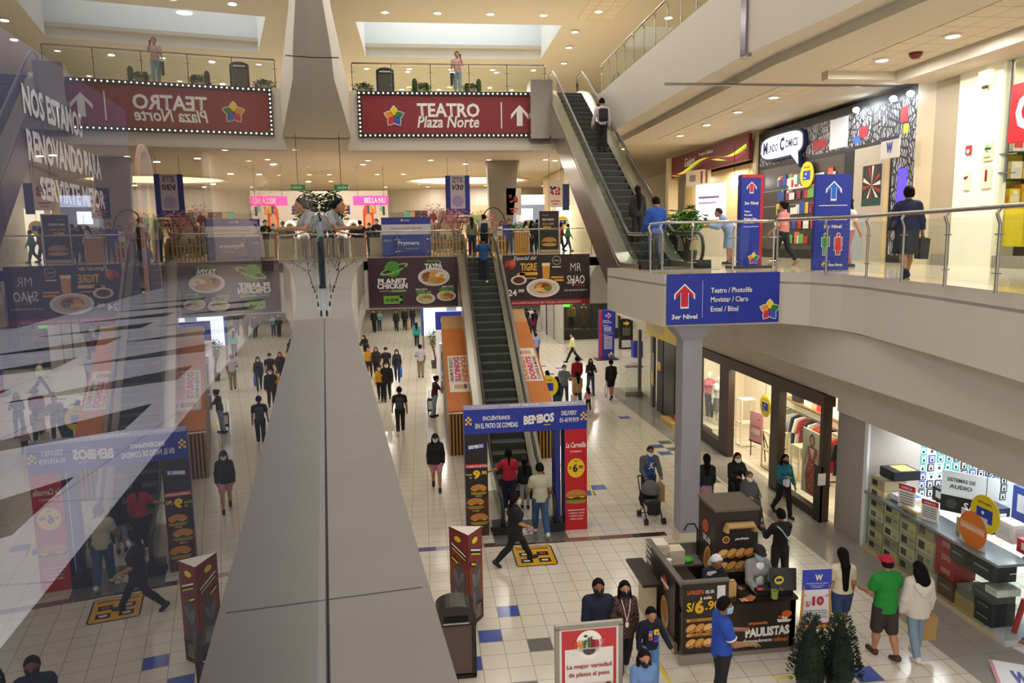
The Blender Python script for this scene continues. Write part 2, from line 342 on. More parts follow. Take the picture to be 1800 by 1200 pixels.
# slanting wide column beyond the bridge
m = MB(); m.add([(3.75, 39.5, LB), (4.7, 39.5, LB), (4.8, 40.5, LB), (3.8, 40.5, LB), (3.55, 39.5, 11.2), (5.25, 39.5, 11.2), (5.25, 40.5, 11.2), (3.55, 40.5, 11.2)], [(0, 1, 5, 4), (1, 2, 6, 5), (2, 3, 7, 6), (3, 0, 4, 7)], mat('#8c8070', .5)); struct('column_middle', m)

# --- mirror-like glass beside the camera
MIR = glassmat('gallery_glass', 2.3, (.60, .61, .68), 0.0, gtint=(.97, .98, 1.0)); CLR = glassmat('gallery_glass_back', 1.02, (.97, .98, 1.0))
def glass_wall(s0, s1, z0, z1):
    a0, a1, b0, b1 = gl(s0), gl(s1), gl(s0, -.012), gl(s1, -.012); g = MB()
    g.add([(*a0, z0), (*a1, z0), (*a1, z1), (*a0, z1)], [(0, 1, 2, 3)], MIR)
    g.add([(*b0, z0), (*b1, z0), (*b1, z1), (*b0, z1)], [(3, 2, 1, 0)], CLR)
    return g
struct('window_1', glass_wall(-.5, 8.1, L2, 9.4))
# ------------------------------------------------------------------ recessed lamps
ORD = ['first', 'second', 'third', 'fourth', 'fifth', 'sixth', 'seventh', 'eighth', 'ninth', 'tenth', 'eleventh', 'twelfth']
def downlight(x, y, z, label, group, power=0, r=.13, color=(1, .95, .88), m=LAMP):
    t = thing('ceiling_light', label, 'ceiling light', (x, y, z), group=group)
    a = MB(); a.lathe([(r, -.001), (r*1.35, -.001), (r*1.35, -.025), (r, -.035), (r, -.001)], PWHITE, 14); a.build('trim_ring', t)
    b = MB(); b.lathe([(.001, -.018), (r, -.018), (r, -.006), (.001, -.006)], m, 14); b.build('lamp', t)
    if power: lamp(x, y, z-.06, power, color, r*2)
    return t
# atrium ceiling: unseen lamp rows added over the void to light the hall
for j, y in enumerate((11, 15.5, 20, 24.5, 29)):
    for i, x in enumerate((-.5, 2.2, 4.9)):
        downlight(x, y, ZC, 'added unseen lamp in the high atrium ceiling, %s row, %s from the glass' % (ORD[j], ORD[i]), 'added atrium lamps', 40, .16)
for i, x in enumerate((-1.3, 1.05, 3.45, 5.9)):
    downlight(x, 35, ZC, 'round ceiling lamp in front of the skylight, %s from the left' % ORD[i], 'lamps in front of the skylight', 60, .16)
for i, (x, y) in enumerate([(8.3, 34.2), (8.45, 32.2), (8.5, 30.3), (7.9, 37.5), (8.2, 40.5), (8.6, 44)]):
    downlight(x, y, ZC-.03, 'round lamp in the ceiling strip above the upper escalator, %s from the front' % ORD[5-i if i < 6 else i], 'lamps above the upper escalator', 60, .16)
k = 0
for y in (46, 52, 58):
    for x in (-6, -3.5, -1, 1.5, 4, 6.5):
        k += 1; downlight(x+(y % 4)*.3, y, ZC, 'small lamp beyond the upper glass rail, %s row, %s from left' % (ORD[(y-46)//6], ORD[int((x+6)/2.5)]), 'lamps over the upper food court', 120 if k % 2 else 0, .15)
# under the upper floors
for i, y in enumerate((20.6, 23, 25.6, 28.3)): downlight(10.1, y, 10.9, 'lamp in the soffit above the comics shop, %s from the front' % ORD[i], 'soffit lamps on the right', 70, .13, (1, .93, .85), CLAMP)
for i, (x, y) in enumerate([(10.5, 16.2), (10.7, 14.2), (10.8, 12.2)]): downlight(x, y, 10.9, 'lamp in the cream ceiling panels at upper right, %s from the comics shop' % ORD[i], 'lamps in the cream ceiling panels', 80, .13)
k = 0
for j, y in enumerate((34.5, 39, 47, 58, 66)):
    for i, x in enumerate((-8.5, -5.5, -2.6, .6, 3.6, 6.6, 9.6)):
        if j == 2 and -1 < x < 8: continue
        downlight(x, y, 11.15, 'lamp above the middle floor, %s row behind the bridge, %s from left' % (ORD[j], ORD[i]), 'middle floor ceiling lamps', 32 if (i+j) % 2 == 0 else 0, .14)
for j, y in enumerate((34, 40, 47, 55, 64)):
    for i, x in enumerate((-2.6, .8, 4.2, 7.6, 11.)):
        downlight(x, y, 5.5, 'lamp above the ground floor, %s row under the bridge, %s from left' % (ORD[j], ORD[i]), 'ground floor ceiling lamps', 60, .14)
# oval cove lamp
t = thing('oval_ceiling_light', 'large oval glowing cove light in the ceiling behind the bridge', 'ceiling light', (3.3, 52, 11.15))
a = MB(); ring = lambda r, q, z: [(r*math.cos(2*math.pi*k/48), q*math.sin(2*math.pi*k/48), z) for k in range(48)]
a.add(ring(4.3, 3.4, -.001)+ring(4.0, 3.1, -.10)+ring(4.3, 3.4, -.10), [f for k in range(48) for f in ((k, (k+1) % 48, 96+(k+1) % 48, 96+k), (96+k, 96+(k+1) % 48, 48+(k+1) % 48, 48+k))], PWHITE); a.build('rim', t)
a = MB(); a.add(ring(4.05, 3.15, -.02), [tuple(range(47, -1, -1))], mat('#ffe2ae', .5, emit=2.2)); a.build('diffuser', t)
# ------------------------------------------------------------------ escalators
RUB = mat('#17181a', .35); STEP = mat('#4c5048', .5); RISER = mat('#33362f', .6); DECK = mat('#b4b0a6', .25, .85); EGL = glassmat('escalator_glass', 1.32, (.88, .91, .88))
CLAD = mat('#8f857c', .22, .7, noise=.15, nscale=2)
def escalator(label, cat, xc, y0, z0, y1, z1, w, flat0=1.2, flat1=1.0, clad=None, bot=0.95, nstep=None):
    """y0: front of the lower floor plate; y1: back of the upper one; w: step width"""
    t = thing('escalator', label, cat, (xc, y0, z0))
    L = y1-y0; H = z1-z0; a0, a1 = flat0+.5, L-flat1-.3
    prof = [(0, 0), (a0-.4, 0), (a0, .03), (a0+.5, H*(.5/(a1-a0))+.02), (a1-.4, H-H*(.4/(a1-a0))), (a1+.1, H-.02), (a1+.5, H), (L, H)]
    ys = [p[0] for p in prof]; zs = [p[1] for p in prof]
    zf = lambda y: float(np.interp(y, ys, zs))
    # truss with cladding
    side = clad or CLAD
    b = MB(); hw = w/2+.42
    pts = [(y, zf(y)+.02) for y in ys[1:]]; low = [(L, H-bot), (a1-.2, H-bot), (a0-.2+bot*1.0, 0.0 if z0 < 1 else -.55), (a0-.4, 0 if z0 < 1 else -.55)]
    poly = pts+low
    for s in (-1, 1):
        x0, x1 = s*hw, s*(hw-.03)
        vs = [(x0, p[0], p[1]) for p in poly]+[(x1, p[0], p[1]) for p in poly]; n = len(poly)
        b.add(vs, [tuple(range(n)), tuple(range(2*n-1, n-1, -1))]+[(i, (i+1) % n, n+(i+1) % n, n+i) for i in range(n)], side)
    b.add([(-hw, p[0], p[1]) for p in low]+[(hw, p[0], p[1]) for p in low], [(i, i+1, 5+i, 4+i) for i in range(3)], side)
    b.build('truss', t)
    # steps
    dy = .40; ny = nstep or int((a1-a0+.6)/dy)
    y = a0-.1; sl = H/(a1-a0); i = 0
    while y < a1+.05:
        zt = zf(y+dy)-.02; s = MB()
        s.box((0, y+dy/2+.02, zt-.03), (w, dy+.03, .05), STEP); s.box((0, y+.01, zt-.06-sl*dy/2), (w, .03, sl*dy+.06), RISER)
        s.box((0, y+.015, zt-.004), (w, .03, .012), mat('#6f7366', .4))
        s.build('step', t); y += dy
    # inner skirts and decks
    for s in (-1, 1):
        d = MB(); xi = s*(w/2+.02); xo = s*(w/2+.40)
        q = [(y, zf(y)) for y in np.linspace(.55, L-.1, 26)]
        for (ya, za), (yb, zb) in zip(q[:-1], q[1:]):
            d.add([(xi, ya, za-.25), (xi, yb, zb-.25), (xi, yb, zb+.16), (xi, ya, za+.16), (xo, ya, za+.12), (xo, yb, zb+.12), (xo, ya, za-.12), (xo, yb, zb-.12)],
                  [(0, 1, 2, 3), (3, 2, 5, 4), (4, 5, 7, 6)], DECK)
        d.build('deck', t)
        gx = s*(w/2+.13); ins = .42
        ps = [(y, zf(y)) for y in np.linspace(ins+.18, L-ins-.18, 24)]
        g = MB(); vs = [(gx-.005, p[0], p[1]+.14) for p in ps]+[(gx-.005, p[0], p[1]+.86) for p in ps]; n = len(ps)
        vs += [(gx+.005, v[1], v[2]) for v in vs]
        fs = []
        for k in range(n-1): fs += [(k, k+1, n+k+1, n+k), (2*n+k, 3*n+k, 3*n+k+1, 2*n+k+1)]
        # rounded ends
        g.add(vs, fs, EGL)
        for (yy, zz, sg) in ((ps[0][0], ps[0][1]+.5, -1), (ps[-1][0], ps[-1][1]+.5, 1)):
            fan = [(gx, yy+sg*.36*math.sin(math.pi*j/8), zz-.36*math.cos(math.pi*j/8)) for j in range(9)]
            g.add(fan, [tuple(range(9))], EGL)
        g.build('balustrade_glass', t)
        top = [(gx, p[0], p[1]+.90) for p in ps]; bo = [(gx, p[0], p[1]+.12) for p in ps]
        c0, c1 = ps[0], ps[-1]
        endb = [(gx, c0[0]-.39*math.sin(math.pi*j/8), c0[1]+.51-.39*math.cos(math.pi*j/8)) for j in range(0, 9)]
        ende = [(gx, c1[0]+.39*math.sin(math.pi*j/8), c1[1]+.51+.39*math.cos(math.pi*j/8)) for j in range(0, 9)]
        h = MB(); h.tube(endb+top[1:-1]+ende, .045, RUB, 8, flat=(1.0, .75)); h.build('handrail', t, smooth=True)
        h = MB(); h.tube([(p[0], p[1], p[2]-.045) for p in endb[4:]+top[1:-1]+ende[:5]], .022, STEEL, 6); h.build('handrail_guide', t, smooth=True)
        nb = MB(); nb.box((s*(w/2+.2), .52, .10), (.34, .5, .24), RUB); nb.build('newel_base', t)
    for yy, zz, nm in ((.35, .005, 0), (L-.5, H+.004, 1)):
        p = MB(); p.box((0, yy+.1, zz), (w+.75, 1.4 if nm == 0 else 1.0, .012), mat('#8f918c', .3, .6))
        for k in range(9): p.box((0, yy-.45+k*.12, zz+.008), (w*.96, .02, .006), DSTEEL)
        p.build('comb_plate', t)
    return t, zf
E1, zf1 = escalator('long dark escalator rising from the ground floor to the bridge between orange panels', 'escalator', 2.33, 16.35, 0.0, 32.3, LB, 1.0, 2.5, 1.65)
E2, zf2 = escalator('upper escalator with brownish metal cladding climbing to the theatre level', 'escalator', 6.25, 17.3, L2, 32.5, L3, 1.0, 2.0, 1.0, bot=1.35)
m = MB(); m.box((5.0, 30.8, 12.2), (.9, 1.0, 2.3), CLAD); struct('trim_cladding', m)
# ------------------------------------------------------------------ boards, banners and railings
class Board:
    """a flat board facing -y, w wide and h high, standing at loc (bottom centre); u,v run from its lower left corner"""
    def __init__(s, name, label, cat, loc, w, h, face, d=.06, rz=0, frame=None, group=None, back=None):
        s.w, s.h = w, h; s.t = thing(name, label, cat, loc, rz, group); s.y = -.004; s.p = MB()
        b = MB(); b.box((0, d/2+.002, h/2), (w, d, h), back or face); b.rect(-w/2, 0, w/2, h, 0, face); b.build('panel', s.t)
    def X(s, u): return (u-.5)*s.w
    def Z(s, v): return v*s.h
    def tx(s, st, u, v, w, h, m, y=-.014, **k): return text(s.t, st, s.X(u), s.Z(v), h*s.h, m, w*s.w if w else None, y, **k)
    def rect(s, u0, v0, u1, v1, m, y=None): s.p.rect(s.X(u0), s.Z(v0), s.X(u1), s.Z(v1), s.y if y is None else y, m)
    def disc(s, u, v, r, m, q=None, y=None, **k): s.p.disc(s.X(u), s.Z(v), r, q or r, s.y if y is None else y, m, **k)
    def done(s, name='print'):
        if s.p.f: s.p.build(name, s.t)
        return s.t
def fine(board, u0, u1, v0, v1, n, m, seed=1, y=-.008):
    """rows of small print, too small in the photo to read: plain broken strokes"""
    r = rnd(seed); p = MB(); dv = (v1-v0)/n
    for i in range(n):
        u = u0
        while u < u1-.01:
            L = min(r.uniform(.03, .10), u1-u); p.rect(board.X(u), board.Z(v1-dv*(i+.75)), board.X(u+L), board.Z(v1-dv*(i+.3)), y, m); u += L+.018
    return p.build('small_print', board.t)

RED = mat('#86101a', .4); DRED = mat('#8a1a22', .4); YEL = mat('#f2c81c', .45); GRN = mat('#77b83a', .45); AUB = mat('#3d1528', .4); CHOC = mat('#2a1c1c', .4); ORG = mat('#e8792a', .45)
# theatre sign
b = Board('theatre_sign', 'long red theatre sign with bulb frame on the upper bridge', 'sign', (1.445, 30.93, 11.17), 7.63, 1.80, RED, .1)
fr = MB(); W_, H_ = 7.63, 1.80
for c, d in (((0, 0, .075), (W_, .16, .15)), ((0, 0, H_-.075), (W_, .16, .15)), ((-W_/2+.075, 0, H_/2), (.15, .158, H_-.3)), ((W_/2-.075, 0, H_/2), (.15, .158, H_-.3))): fr.box(c, d, BLACK)
fr.build('frame', b.t); BULB = mat('#fff4dc', .4, emit=3.0)
for k in range(40):
    for z in (.075, H_-.075): q = MB(); q.ell((-W_/2+.075+k*(W_-.15)/39, -.085, z), (.032, .03, .032), BULB, 8, 6); q.build('bulb', b.t)
for k in range(1, 10):
    for x in (-W_/2+.075, W_/2-.075): q = MB(); q.ell((x, -.085, .075+k*(H_-.15)/10), (.032, .03, .032), BULB, 8, 6); q.build('bulb', b.t)
b.tx('TEATRO', .475, .60, .333, .31, PWHITE, bold=.03); b.tx('Plaza Norte', .473, .345, .33, .26, PWHITE, shear=.2, bold=.02)
flower(b.p, b.X(.187), b.Z(.46), .44, -.005); b.rect(.756, .2, .762, .78, PWHITE); b.done('emblem')
q = MB(); arrow(q, b.X(.858), b.Z(.49), .72, .84, -.006, PWHITE, .45, .34); q.build('arrow', b.t)

# planet chicken
b = Board('restaurant_banner', 'dark purple chicken restaurant banner with green planet on the bridge front', 'banner', (-.41, 30.93, 4.27), 3.68, 2.06, AUB, .05)
b.disc(.275, .775, .33, mat('#4d9c2e')); b.disc(.26, .80, .26, mat('#62b33a'), y=-.005)
b.p.disc(b.X(.29), b.Z(.77), .62, .15, -.006, mat('#8cc65a'), 28, 0, 360, .35); b.p.disc(b.X(.29), b.Z(.775), .50, .09, -.007, AUB, 28, 0, 360, .35); b.disc(.275, .82, .27, mat('#4d9c2e'), y=-.008, q=.20); b.disc(.40, .80, .05, AUB, y=-.009)
b.tx('PLANET', .265, .53, .32, .115, PWHITE, bold=.05); b.tx('CHICKEN', .265, .435, .34, .115, PWHITE, bold=.05)
b.tx('SABOR A OTRO NIVEL', .27, .335, .30, .035, mat('#b8a8b0')); b.rect(.25, .31, .42, .355, GRN); arrow(b.p, b.X(.275), b.Z(.155), .22, .84, -.005, GRN, .22, 1.5, -math.pi/2); b.rect(.165, .10, .34, .215, GRN)
b.tx('A 20 M', .255, .155, .14, .07, mat('#1c2a12'), bold=.04)
b.tx('MEGA TRIPLE', .735, .92, .15, .045, GRN); b.tx('TAYPÁ', .735, .83, .20, .14, PWHITE, bold=.05)
plate(b.p, b.X(.735), b.Z(.60), .66, .38, -.004, [(-.35, .05, .42, .5, '#8a4a22'), (-.45, -.2, .25, .3, '#a65a2a'), (.1, .15, .42, .5, '#e2a733'), (.45, .1, .38, .42, '#f3ead6'), (.5, .12, .14, .18, '#f0a92a'), (.2, -.35, .5, .35, '#d8862c'), (-.1, -.3, .3, .3, '#c9a25a')])
b.tx('MEGA TRIPLE', .59, .355, .13, .035, PWHITE); b.tx('ESTELAR', .62, .29, .17, .08, GRN, bold=.04); b.tx('MEGA TRIPLE', .89, .40, .13, .035, PWHITE); b.tx('CRIOLLO', .875, .335, .165, .08, GRN, bold=.04)
plate(b.p, b.X(.635), b.Z(.165), .40, .22, -.004, [(-.3, .1, .4, .45, '#b8b04a'), (.2, .1, .45, .5, '#a87a4a'), (.1, -.3, .5, .35, '#d8c07a')])
plate(b.p, b.X(.87), b.Z(.21), .40, .22, -.004, [(-.3, .1, .4, .5, '#e0b23a'), (.1, .1, .4, .5, '#6a8a3a'), (.4, -.1, .35, .5, '#b8602a'), (0, -.35, .4, .3, '#d89a3a')])
b.rect(.02, .025, .98, .03, mat('#8a6a78')); b.done()
# mr shao
b = Board('restaurant_banner', 'dark brown noodle restaurant banner with white bowl right of the escalator', 'banner', (5.24, 30.93, 4.2), 3.74, 2.14, CHOC, .05)
U = lambda px: (px-880)/147; V = lambda py: (531-py)/85.
b.rect(0, 0, 1, .11, mat('#9a2430')); b.tx('ENCUÉNTRANOS EN PLAZA RESTAURANTES', .5, .055, .80, .045, mat('#f0d8d0'), space=1.3)
b.tx('Especial del', U(917), V(452), .26, .10, PWHITE, shear=.35, bold=0); b.tx('TIGRE', U(923), V(466), .185, .15, mat('#e8b040'), bold=.03)
b.rect(U(908), V(480), U(938), V(475), mat('#e8b040')); b.rect(U(908), V(486), U(936), V(484), mat('#c9a050'))
b.p.disc(b.X(U(892)), b.Z(V(462)), .24, .2, -.004, mat('#b5352a'), 9); b.p.disc(b.X(U(897)), b.Z(V(459)), .12, .14, -.005, mat('#d86a3a'), 7); b.p.disc(b.X(U(888)), b.Z(V(468)), .12, .10, -.005, mat('#5a1a16'), 7)
b.p.poly([(b.X(U(945.5)), b.Z(V(461))), (b.X(U(959)), b.Z(V(461))), (b.X(U(958)), b.Z(V(486))), (b.X(U(947)), b.Z(V(486)))], -.004, mat('#d8952c')); b.rect(U(945.5), V(465), U(959), V(460), mat('#f0e0b8'), -.005)
b.p.disc(b.X(U(970.5)), b.Z(V(456)), .19, .19, -.004, mat('#b8b0a8'), 24); b.p.disc(b.X(U(970.5)), b.Z(V(456)), .165, .165, -.005, CHOC, 24); b.tx('PERÚ', U(970.5), V(456), .06, .035, mat('#c8c0b8')); b.rect(U(963), V(468), U(978), V(466), mat('#d8d0c8'))
b.tx('MR', U(1003), V(468), .125, .155, mat('#e8e2da'), bold=-.012); b.tx('SHAO', U(1003), V(489), .205, .17, mat('#f2ece4'), bold=.01); b.rect(U(997), V(500), U(999), V(490), mat('#f2ece4')); b.rect(U(997), V(499.5), U(1018), V(498.5), mat('#b5352a'))
b.tx('PARA SER FELICES TENEMOS', U(1003), V(507), .27, .035, mat('#cfc6bc'))
plate(b.p, b.X(U(947)), b.Z(V(502)), .72, .40, -.004, [(0, .05, .55, .6, '#b5642c'), (-.2, .1, .25, .3, '#d89a4a'), (.15, .15, .25, .3, '#7a3018'), (.05, -.2, .3, .25, '#e0b070'), (.25, -.05, .2, .25, '#6a7a30'), (-.3, -.15, .2, .2, '#f0c060')])
plate(b.p, b.X(U(906)), b.Z(V(488)), .34, .20, -.005, [(0, 0, .7, .7, '#5a1e18')]); b.p.disc(b.X(U(910)), b.Z(V(479)), .2, .1, -.004, mat('#d8a04a'), 8)
b.tx('24', U(895), V(509), .10, .13, PWHITE, bold=.03, y=-.02); b.tx('.90', U(909), V(506), .08, .07, PWHITE, bold=.03, y=-.02)
b.rect(U(961), V(486), U(982), V(483), mat('#e8a030')); b.rect(U(966), V(491), U(982), V(488), mat('#e8a030')); b.done()
# 3er nivel
b = Board('direction_sign', 'wide blue third level direction sign under the gallery railing', 'sign', (6.42, 15.12, 5.12), 2.53, 1.09, NAVY, .02)
q = MB(); u, v = .155, .565
for k, m in ((1.16, PWHITE), (1.0, mat('#c81f32', .4))): arrow(q, b.X(u), b.Z(v), .40*k, .46*k, -.004-.002*(k == 1.0), m, .42, .40)
q.build('arrow', b.t)
b.tx('3er Nivel', .155, .16, .225, .095, PWHITE, bold=.025); b.rect(.311, .13, .314, .86, mat('#cfd6f0'))
for st, v, w in (('Teatro / Photolife', .665, .365), ('Movistar / Claro', .485, .332), ('Entel / Bitel', .295, .245)): b.tx(st, .385, v, w, .105, PWHITE, bold=.01, align='L')
flower(b.p, b.X(.915), b.Z(.245), .25, -.005); b.done('emblem')

# ------------------------------------------------------------------ railings
def railing(label, path, z, h=1.1, step=1.3, lean=.0, post=STEEL, glass=True, curved=False, top=True, group=None, clips=True, inward=None, pr=.03):
    t = thing('glass_railing', label, 'railing', (path[0][0], path[0][1], z), group=group); ox, oy = path[0]
    P = [Vector((p[0]-ox, p[1]-oy, 0)) for p in path]
    # resample
    L = [0]
    for a, b_ in zip(P[:-1], P[1:]): L.append(L[-1]+(b_-a).length)
    def at(s):
        s = min(max(s, 0), L[-1])
        for i in range(len(L)-1):
            if s <= L[i+1]+1e-9: return P[i].lerp(P[i+1], (s-L[i])/max(L[i+1]-L[i], 1e-9))
    n = max(1, round(L[-1]/step)); S = [L[-1]*i/n for i in range(n+1)]
    if top:
        hb = MB(); pts = [at(s)+Vector((0, 0, h)) for s in np.linspace(0, L[-1], max(2, n*3+1))]; hb.tube(pts, pr, post, 8); hb.build('handrail', t, smooth=True)
    for i, s in enumerate(S):
        p = at(s); d = (at(s+.05)-at(s-.05)).normalized(); nrm = Vector((d.y, -d.x, 0)) if inward is None else Vector(inward)
        if clips is True:
            q = MB(); q.tube([p+Vector((0, 0, -.02)), p+Vector((0, 0, h*.80)), p+Vector((0, 0, h*.92))+nrm*.05, p+Vector((0, 0, h-.01))], .022, post, 6)
            for zz in (h*.22, h*.68): q.tube([p+Vector((0, 0, zz))-d*.10, p+Vector((0, 0, zz))+d*.10], .012, post, 6)
            q.build('post', t)
        elif clips == 'base':
            q = MB(); q.lathe([(.009, 0), (.013, .012), (.013, .05), (.006, .07)], BLACK, 8, tuple(p)); q.build('clip', t)
        if glass and i < n:
            a, c = p, at(S[i+1]); g = MB(); dd = (c-a).normalized(); a2, c2 = a+dd*.05, c-dd*.05; nn = Vector((-dd.y, dd.x, 0))*.005
            zb, zt = .08, h*.90
            vs = [a2-nn, c2-nn, c2+nn, a2+nn]; vs = [v+Vector((0, 0, zb)) for v in vs]+[v+Vector((0, 0, zt)) for v in vs]
            g.add(vs, [(0, 1, 5, 4), (1, 2, 6, 5), (2, 3, 7, 6), (3, 0, 4, 7), (4, 5, 6, 7), (3, 2, 1, 0)], GLASS); g.build('glass_panel', t)
    return t
railing('steel and glass railing along the curved edge of the right gallery', [(7.68, 15.28), (8.0, 14.6), (8.2, 13.75), (8.22, 13.0), (8.1, 12.2), (7.87, 10.55), (7.5, 8.5), (7.0, 6.4)], L2, 1.12, 1.32, post=mat('#9a958c', .3, .8), pr=.035)
railing('steel and glass railing above the blue third level sign', [(5.25, 16.6), (5.22, 15.32), (7.6, 15.28)], L2, 1.10, .95)
railing('glass railing in front of the upper bridge, above the theatre sign', [(-2.55, 31.05), (5.25, 31.05)], L3, 1.08, 1.55, post=DSTEEL)
railing('glass railing along the upper right gallery edge', [(7.66, 31.0), (7.6, 26), (7.57, 20), (7.6, 17), (7.8, 15.2)], L3, 1.10, 1.25, post=mat('#a8a49a', .3, .7))
railing('railing of the middle bridge above the purple banner', [(-2.3, 30.98), (1.62, 30.98)], LB, 1.08, 1.3)
railing('railing of the middle bridge above the noodle banner', [(3.1, 30.98), (7.2, 30.98)], LB, 1.08, 1.35)
railing('curved railing with black base clips on the left ledge', [(-1.06, 8.2), (-1.13, 9.0), (-1.32, 10.7), (-1.67, 14.4), (-1.93, 17), (-2.2, 19.8), (-2.45, 24), (-2.6, 28.0), (-2.55, 29.5), (-2.3, 30.6)], L2, 1.10, 1.35, clips='base')
# ------------------------------------------------------------------ shops on the right
BRN = mat('#3a2c24', .4); INW = mat('#f0e6d2', .6); SHELF = mat('#b98a52', .5)
CARD = [mat(h, .6) for h in ('#c8b890', '#d8cca8', '#b5a67c', '#e0d8c0')]
def box_thing(name, label, cat, c, d, m, rz=0, group=None, prints=()):
    """a closed carton with printed panels on the faces one can see: prints = (face, u0, v0, u1, v1, colour)"""
    b = MB(); b.box((0, 0, d[2]/2), d, m)
    for f_, u0, v0, u1, v1, hx in prints:
        pm = mat(hx, .5); e = .002
        if f_ == 'l': # faces -x; u runs towards -y
            x = -d[0]/2-e; p = lambda u, v: (x, d[1]/2-u*d[1], v*d[2]); b.add([p(u0, v0), p(u1, v0), p(u1, v1), p(u0, v1)], [(0, 1, 2, 3)], pm)
        elif f_ == 'f':
            y = -d[1]/2-e; p = lambda u, v: (-d[0]/2+u*d[0], y, v*d[2]); b.add([p(u0, v0), p(u1, v0), p(u1, v1), p(u0, v1)], [(0, 1, 2, 3)], pm)
        else:
            z = d[2]+e; p = lambda u, v: (-d[0]/2+u*d[0], -d[1]/2+v*d[1], z); b.add([p(u0, v0), p(u1, v0), p(u1, v1), p(u0, v1)], [(0, 1, 2, 3)], pm)
    o = b.build(name, None, c, rz); return tag(o, label, cat, group)
# walls of the ground floor shops
m = MB(); PIL = mat('#a8a19a', .4)
m.box((10.3, 15.3, 1.6), (1.3, 1.15, 3.2), PIL); m.box((9.64, 14.7, 1.5), (.06, .12, 3.0), mat('#e8eef2', .3)); struct('column_shop_divider', m)
m = MB(); m.box((11.95, 21, 1.65), (.15, 10, 3.3), INW); m.box((11.5, 25.95, 1.65), (3.8, .15, 3.3), INW); m.box((12.2, 16.0, 1.65), (2.4, .1, 3.3), INW); m.box((11.5, 21, 3.3), (3.8, 10, .06), INW); struct('wall_clothes_shop', m)
m = MB(); m.box((12.0, 15.42, 1.65), (4.2, .1, 3.3), mat('#e6eef6', .5)); m.box((14.2, 11.8, 1.65), (.15, 7.4, 3.3), mat('#e6eef6', .5)); m.box((11.9, 11.8, 2.95), (4.6, 7.4, .05), mat('#eef3f8', .5)); m.box((9.75, 11.5, 2.93), (.3, 6.2, .08), WHITE); struct('wall_electronics_shop', m)
for y in (17.6, 20.3, 23.2): lamp(10.6, y, 3.2, 42, (1, .9, .68), 1.0)
for y, a_ in ((17.4, (9.86, 17.35, 1.2)), (21.2, (10.25, 21.4, 1)), (24.6, (10.25, 24.9, 1.2)), (20.0, (11.3, 20, 1.0))): lamp(9.78, y, 2.85, 16, (1, .9, .7), .25, aim=a_)  # added aimed lights that brighten the poster, easel, mannequins and rack
for x, y in ((11.2, 14), (11.2, 11.6), (12.8, 13)): lamp(x, y, 2.9, 45, (.90, .95, 1.0), 1.5)
# clothes shop front
t = thing('shopfront', 'dark brown clothes shop front with tall display windows', 'shop front', (9.55, 20.3, 0))
def bar(y0, y1, z0, z1, d=.22, nm='post', mm=BRN, x=0): q = MB(); q.box((x, (y0+y1)/2-20.3, (z0+z1)/2), (d, y1-y0, z1-z0), mm); q.build(nm, t)
bar(21.7, 22.4, 0.02, 3.2); bar(18.4, 18.85, .02, 3.2); bar(16.15, 16.3, .02, 3.2); bar(24.3, 24.6, .02, 3.2)
bar(16.1, 24.6, 2.9, 3.2, .3, 'head_beam', mat('#4a382c', .45)); bar(22.4, 24.3, .02, .35, .2, 'sill'); bar(16.3, 18.4, .02, .22, .2, 'sill')
bar(22.4, 24.3, .35, 2.9, .02, 'glass_pane', GLASS); bar(16.3, 18.4, .22, 2.9, .02, 'glass_pane', GLASS)
def disc_sign(label, loc, rz=-math.pi/2, r=.33, k=1, stand=0):
    t = thing('round_card_sign', label, 'sign', loc, rz); q = MB(); q.add([(r*math.cos(2*math.pi*i/32), y, r*math.sin(2*math.pi*i/32)) for y in (-.01, .01) for i in range(32)], [tuple(range(32)), tuple(range(63, 31, -1))]+[((i+1) % 32, i, 32+i, 32+(i+1) % 32) for i in range(32)], mat('#f0d820', .4)); q.build('disc', t)
    for s in (1, -1):
        c = MB(); c.rect(-r*.55, -r*.42, r*.55, r*.30, -.013*s, mat('#1c3fb0', .4)); c.rect(-r*.45, -r*.3, -r*.1, -r*.22, -.015*s, PWHITE); c.disc(-r*.1, r*.05, r*.10, r*.10, -.015*s, PWHITE, 10); c.build('card_print', t)
    text(t, 'PIDE TU TARJETA', 0, r*.55, r*.16, mat('#3a3a20'), r*.9, -.014)
    w = MB(); w.tube([(0, .02, -stand), (0, .02, 0)] if stand else [(0, 0, r), (0, 0, r+.5)], .012 if stand else .006, BLACK, 5); w.build('pole' if stand else 'wire', t); return t
disc_sign('yellow round card sign hanging in the clothes shop doorway', (9.85, 20.0, 2.04))
disc_sign('yellow round card sign over the electronics counter', (9.72, 11.32, 2.05), r=.34)
# easel with pink price board
b = Board('price_easel', 'pink price board on a black easel at the clothes shop entrance', 'sign', (10.25, 21.4, .55), .62, .95, mat('#d79a9c', .5), .02, -1.35)
b.tx('Prendas desde', .5, .52, .6, .06, mat('#b5405a')); b.tx('S/.', .17, .33, .14, .08, PWHITE); b.tx('100', .55, .34, .55, .20, PWHITE, bold=.03); b.disc(.7, .76, .03, mat('#b5405a')); b.done()
q = MB()
for pts in ([(-.28, .04, .5), (-.36, .1, -.55)], [(.28, .04, .5), (.36, .1, -.55)], [(0, .04, .8), (0, .6, -.55)]): q.tube(pts, .018, BLACK, 6)
q.tube([(-.33, 0, -.02), (.33, 0, -.02)], .02, BLACK, 6); q.build('easel', b.t)
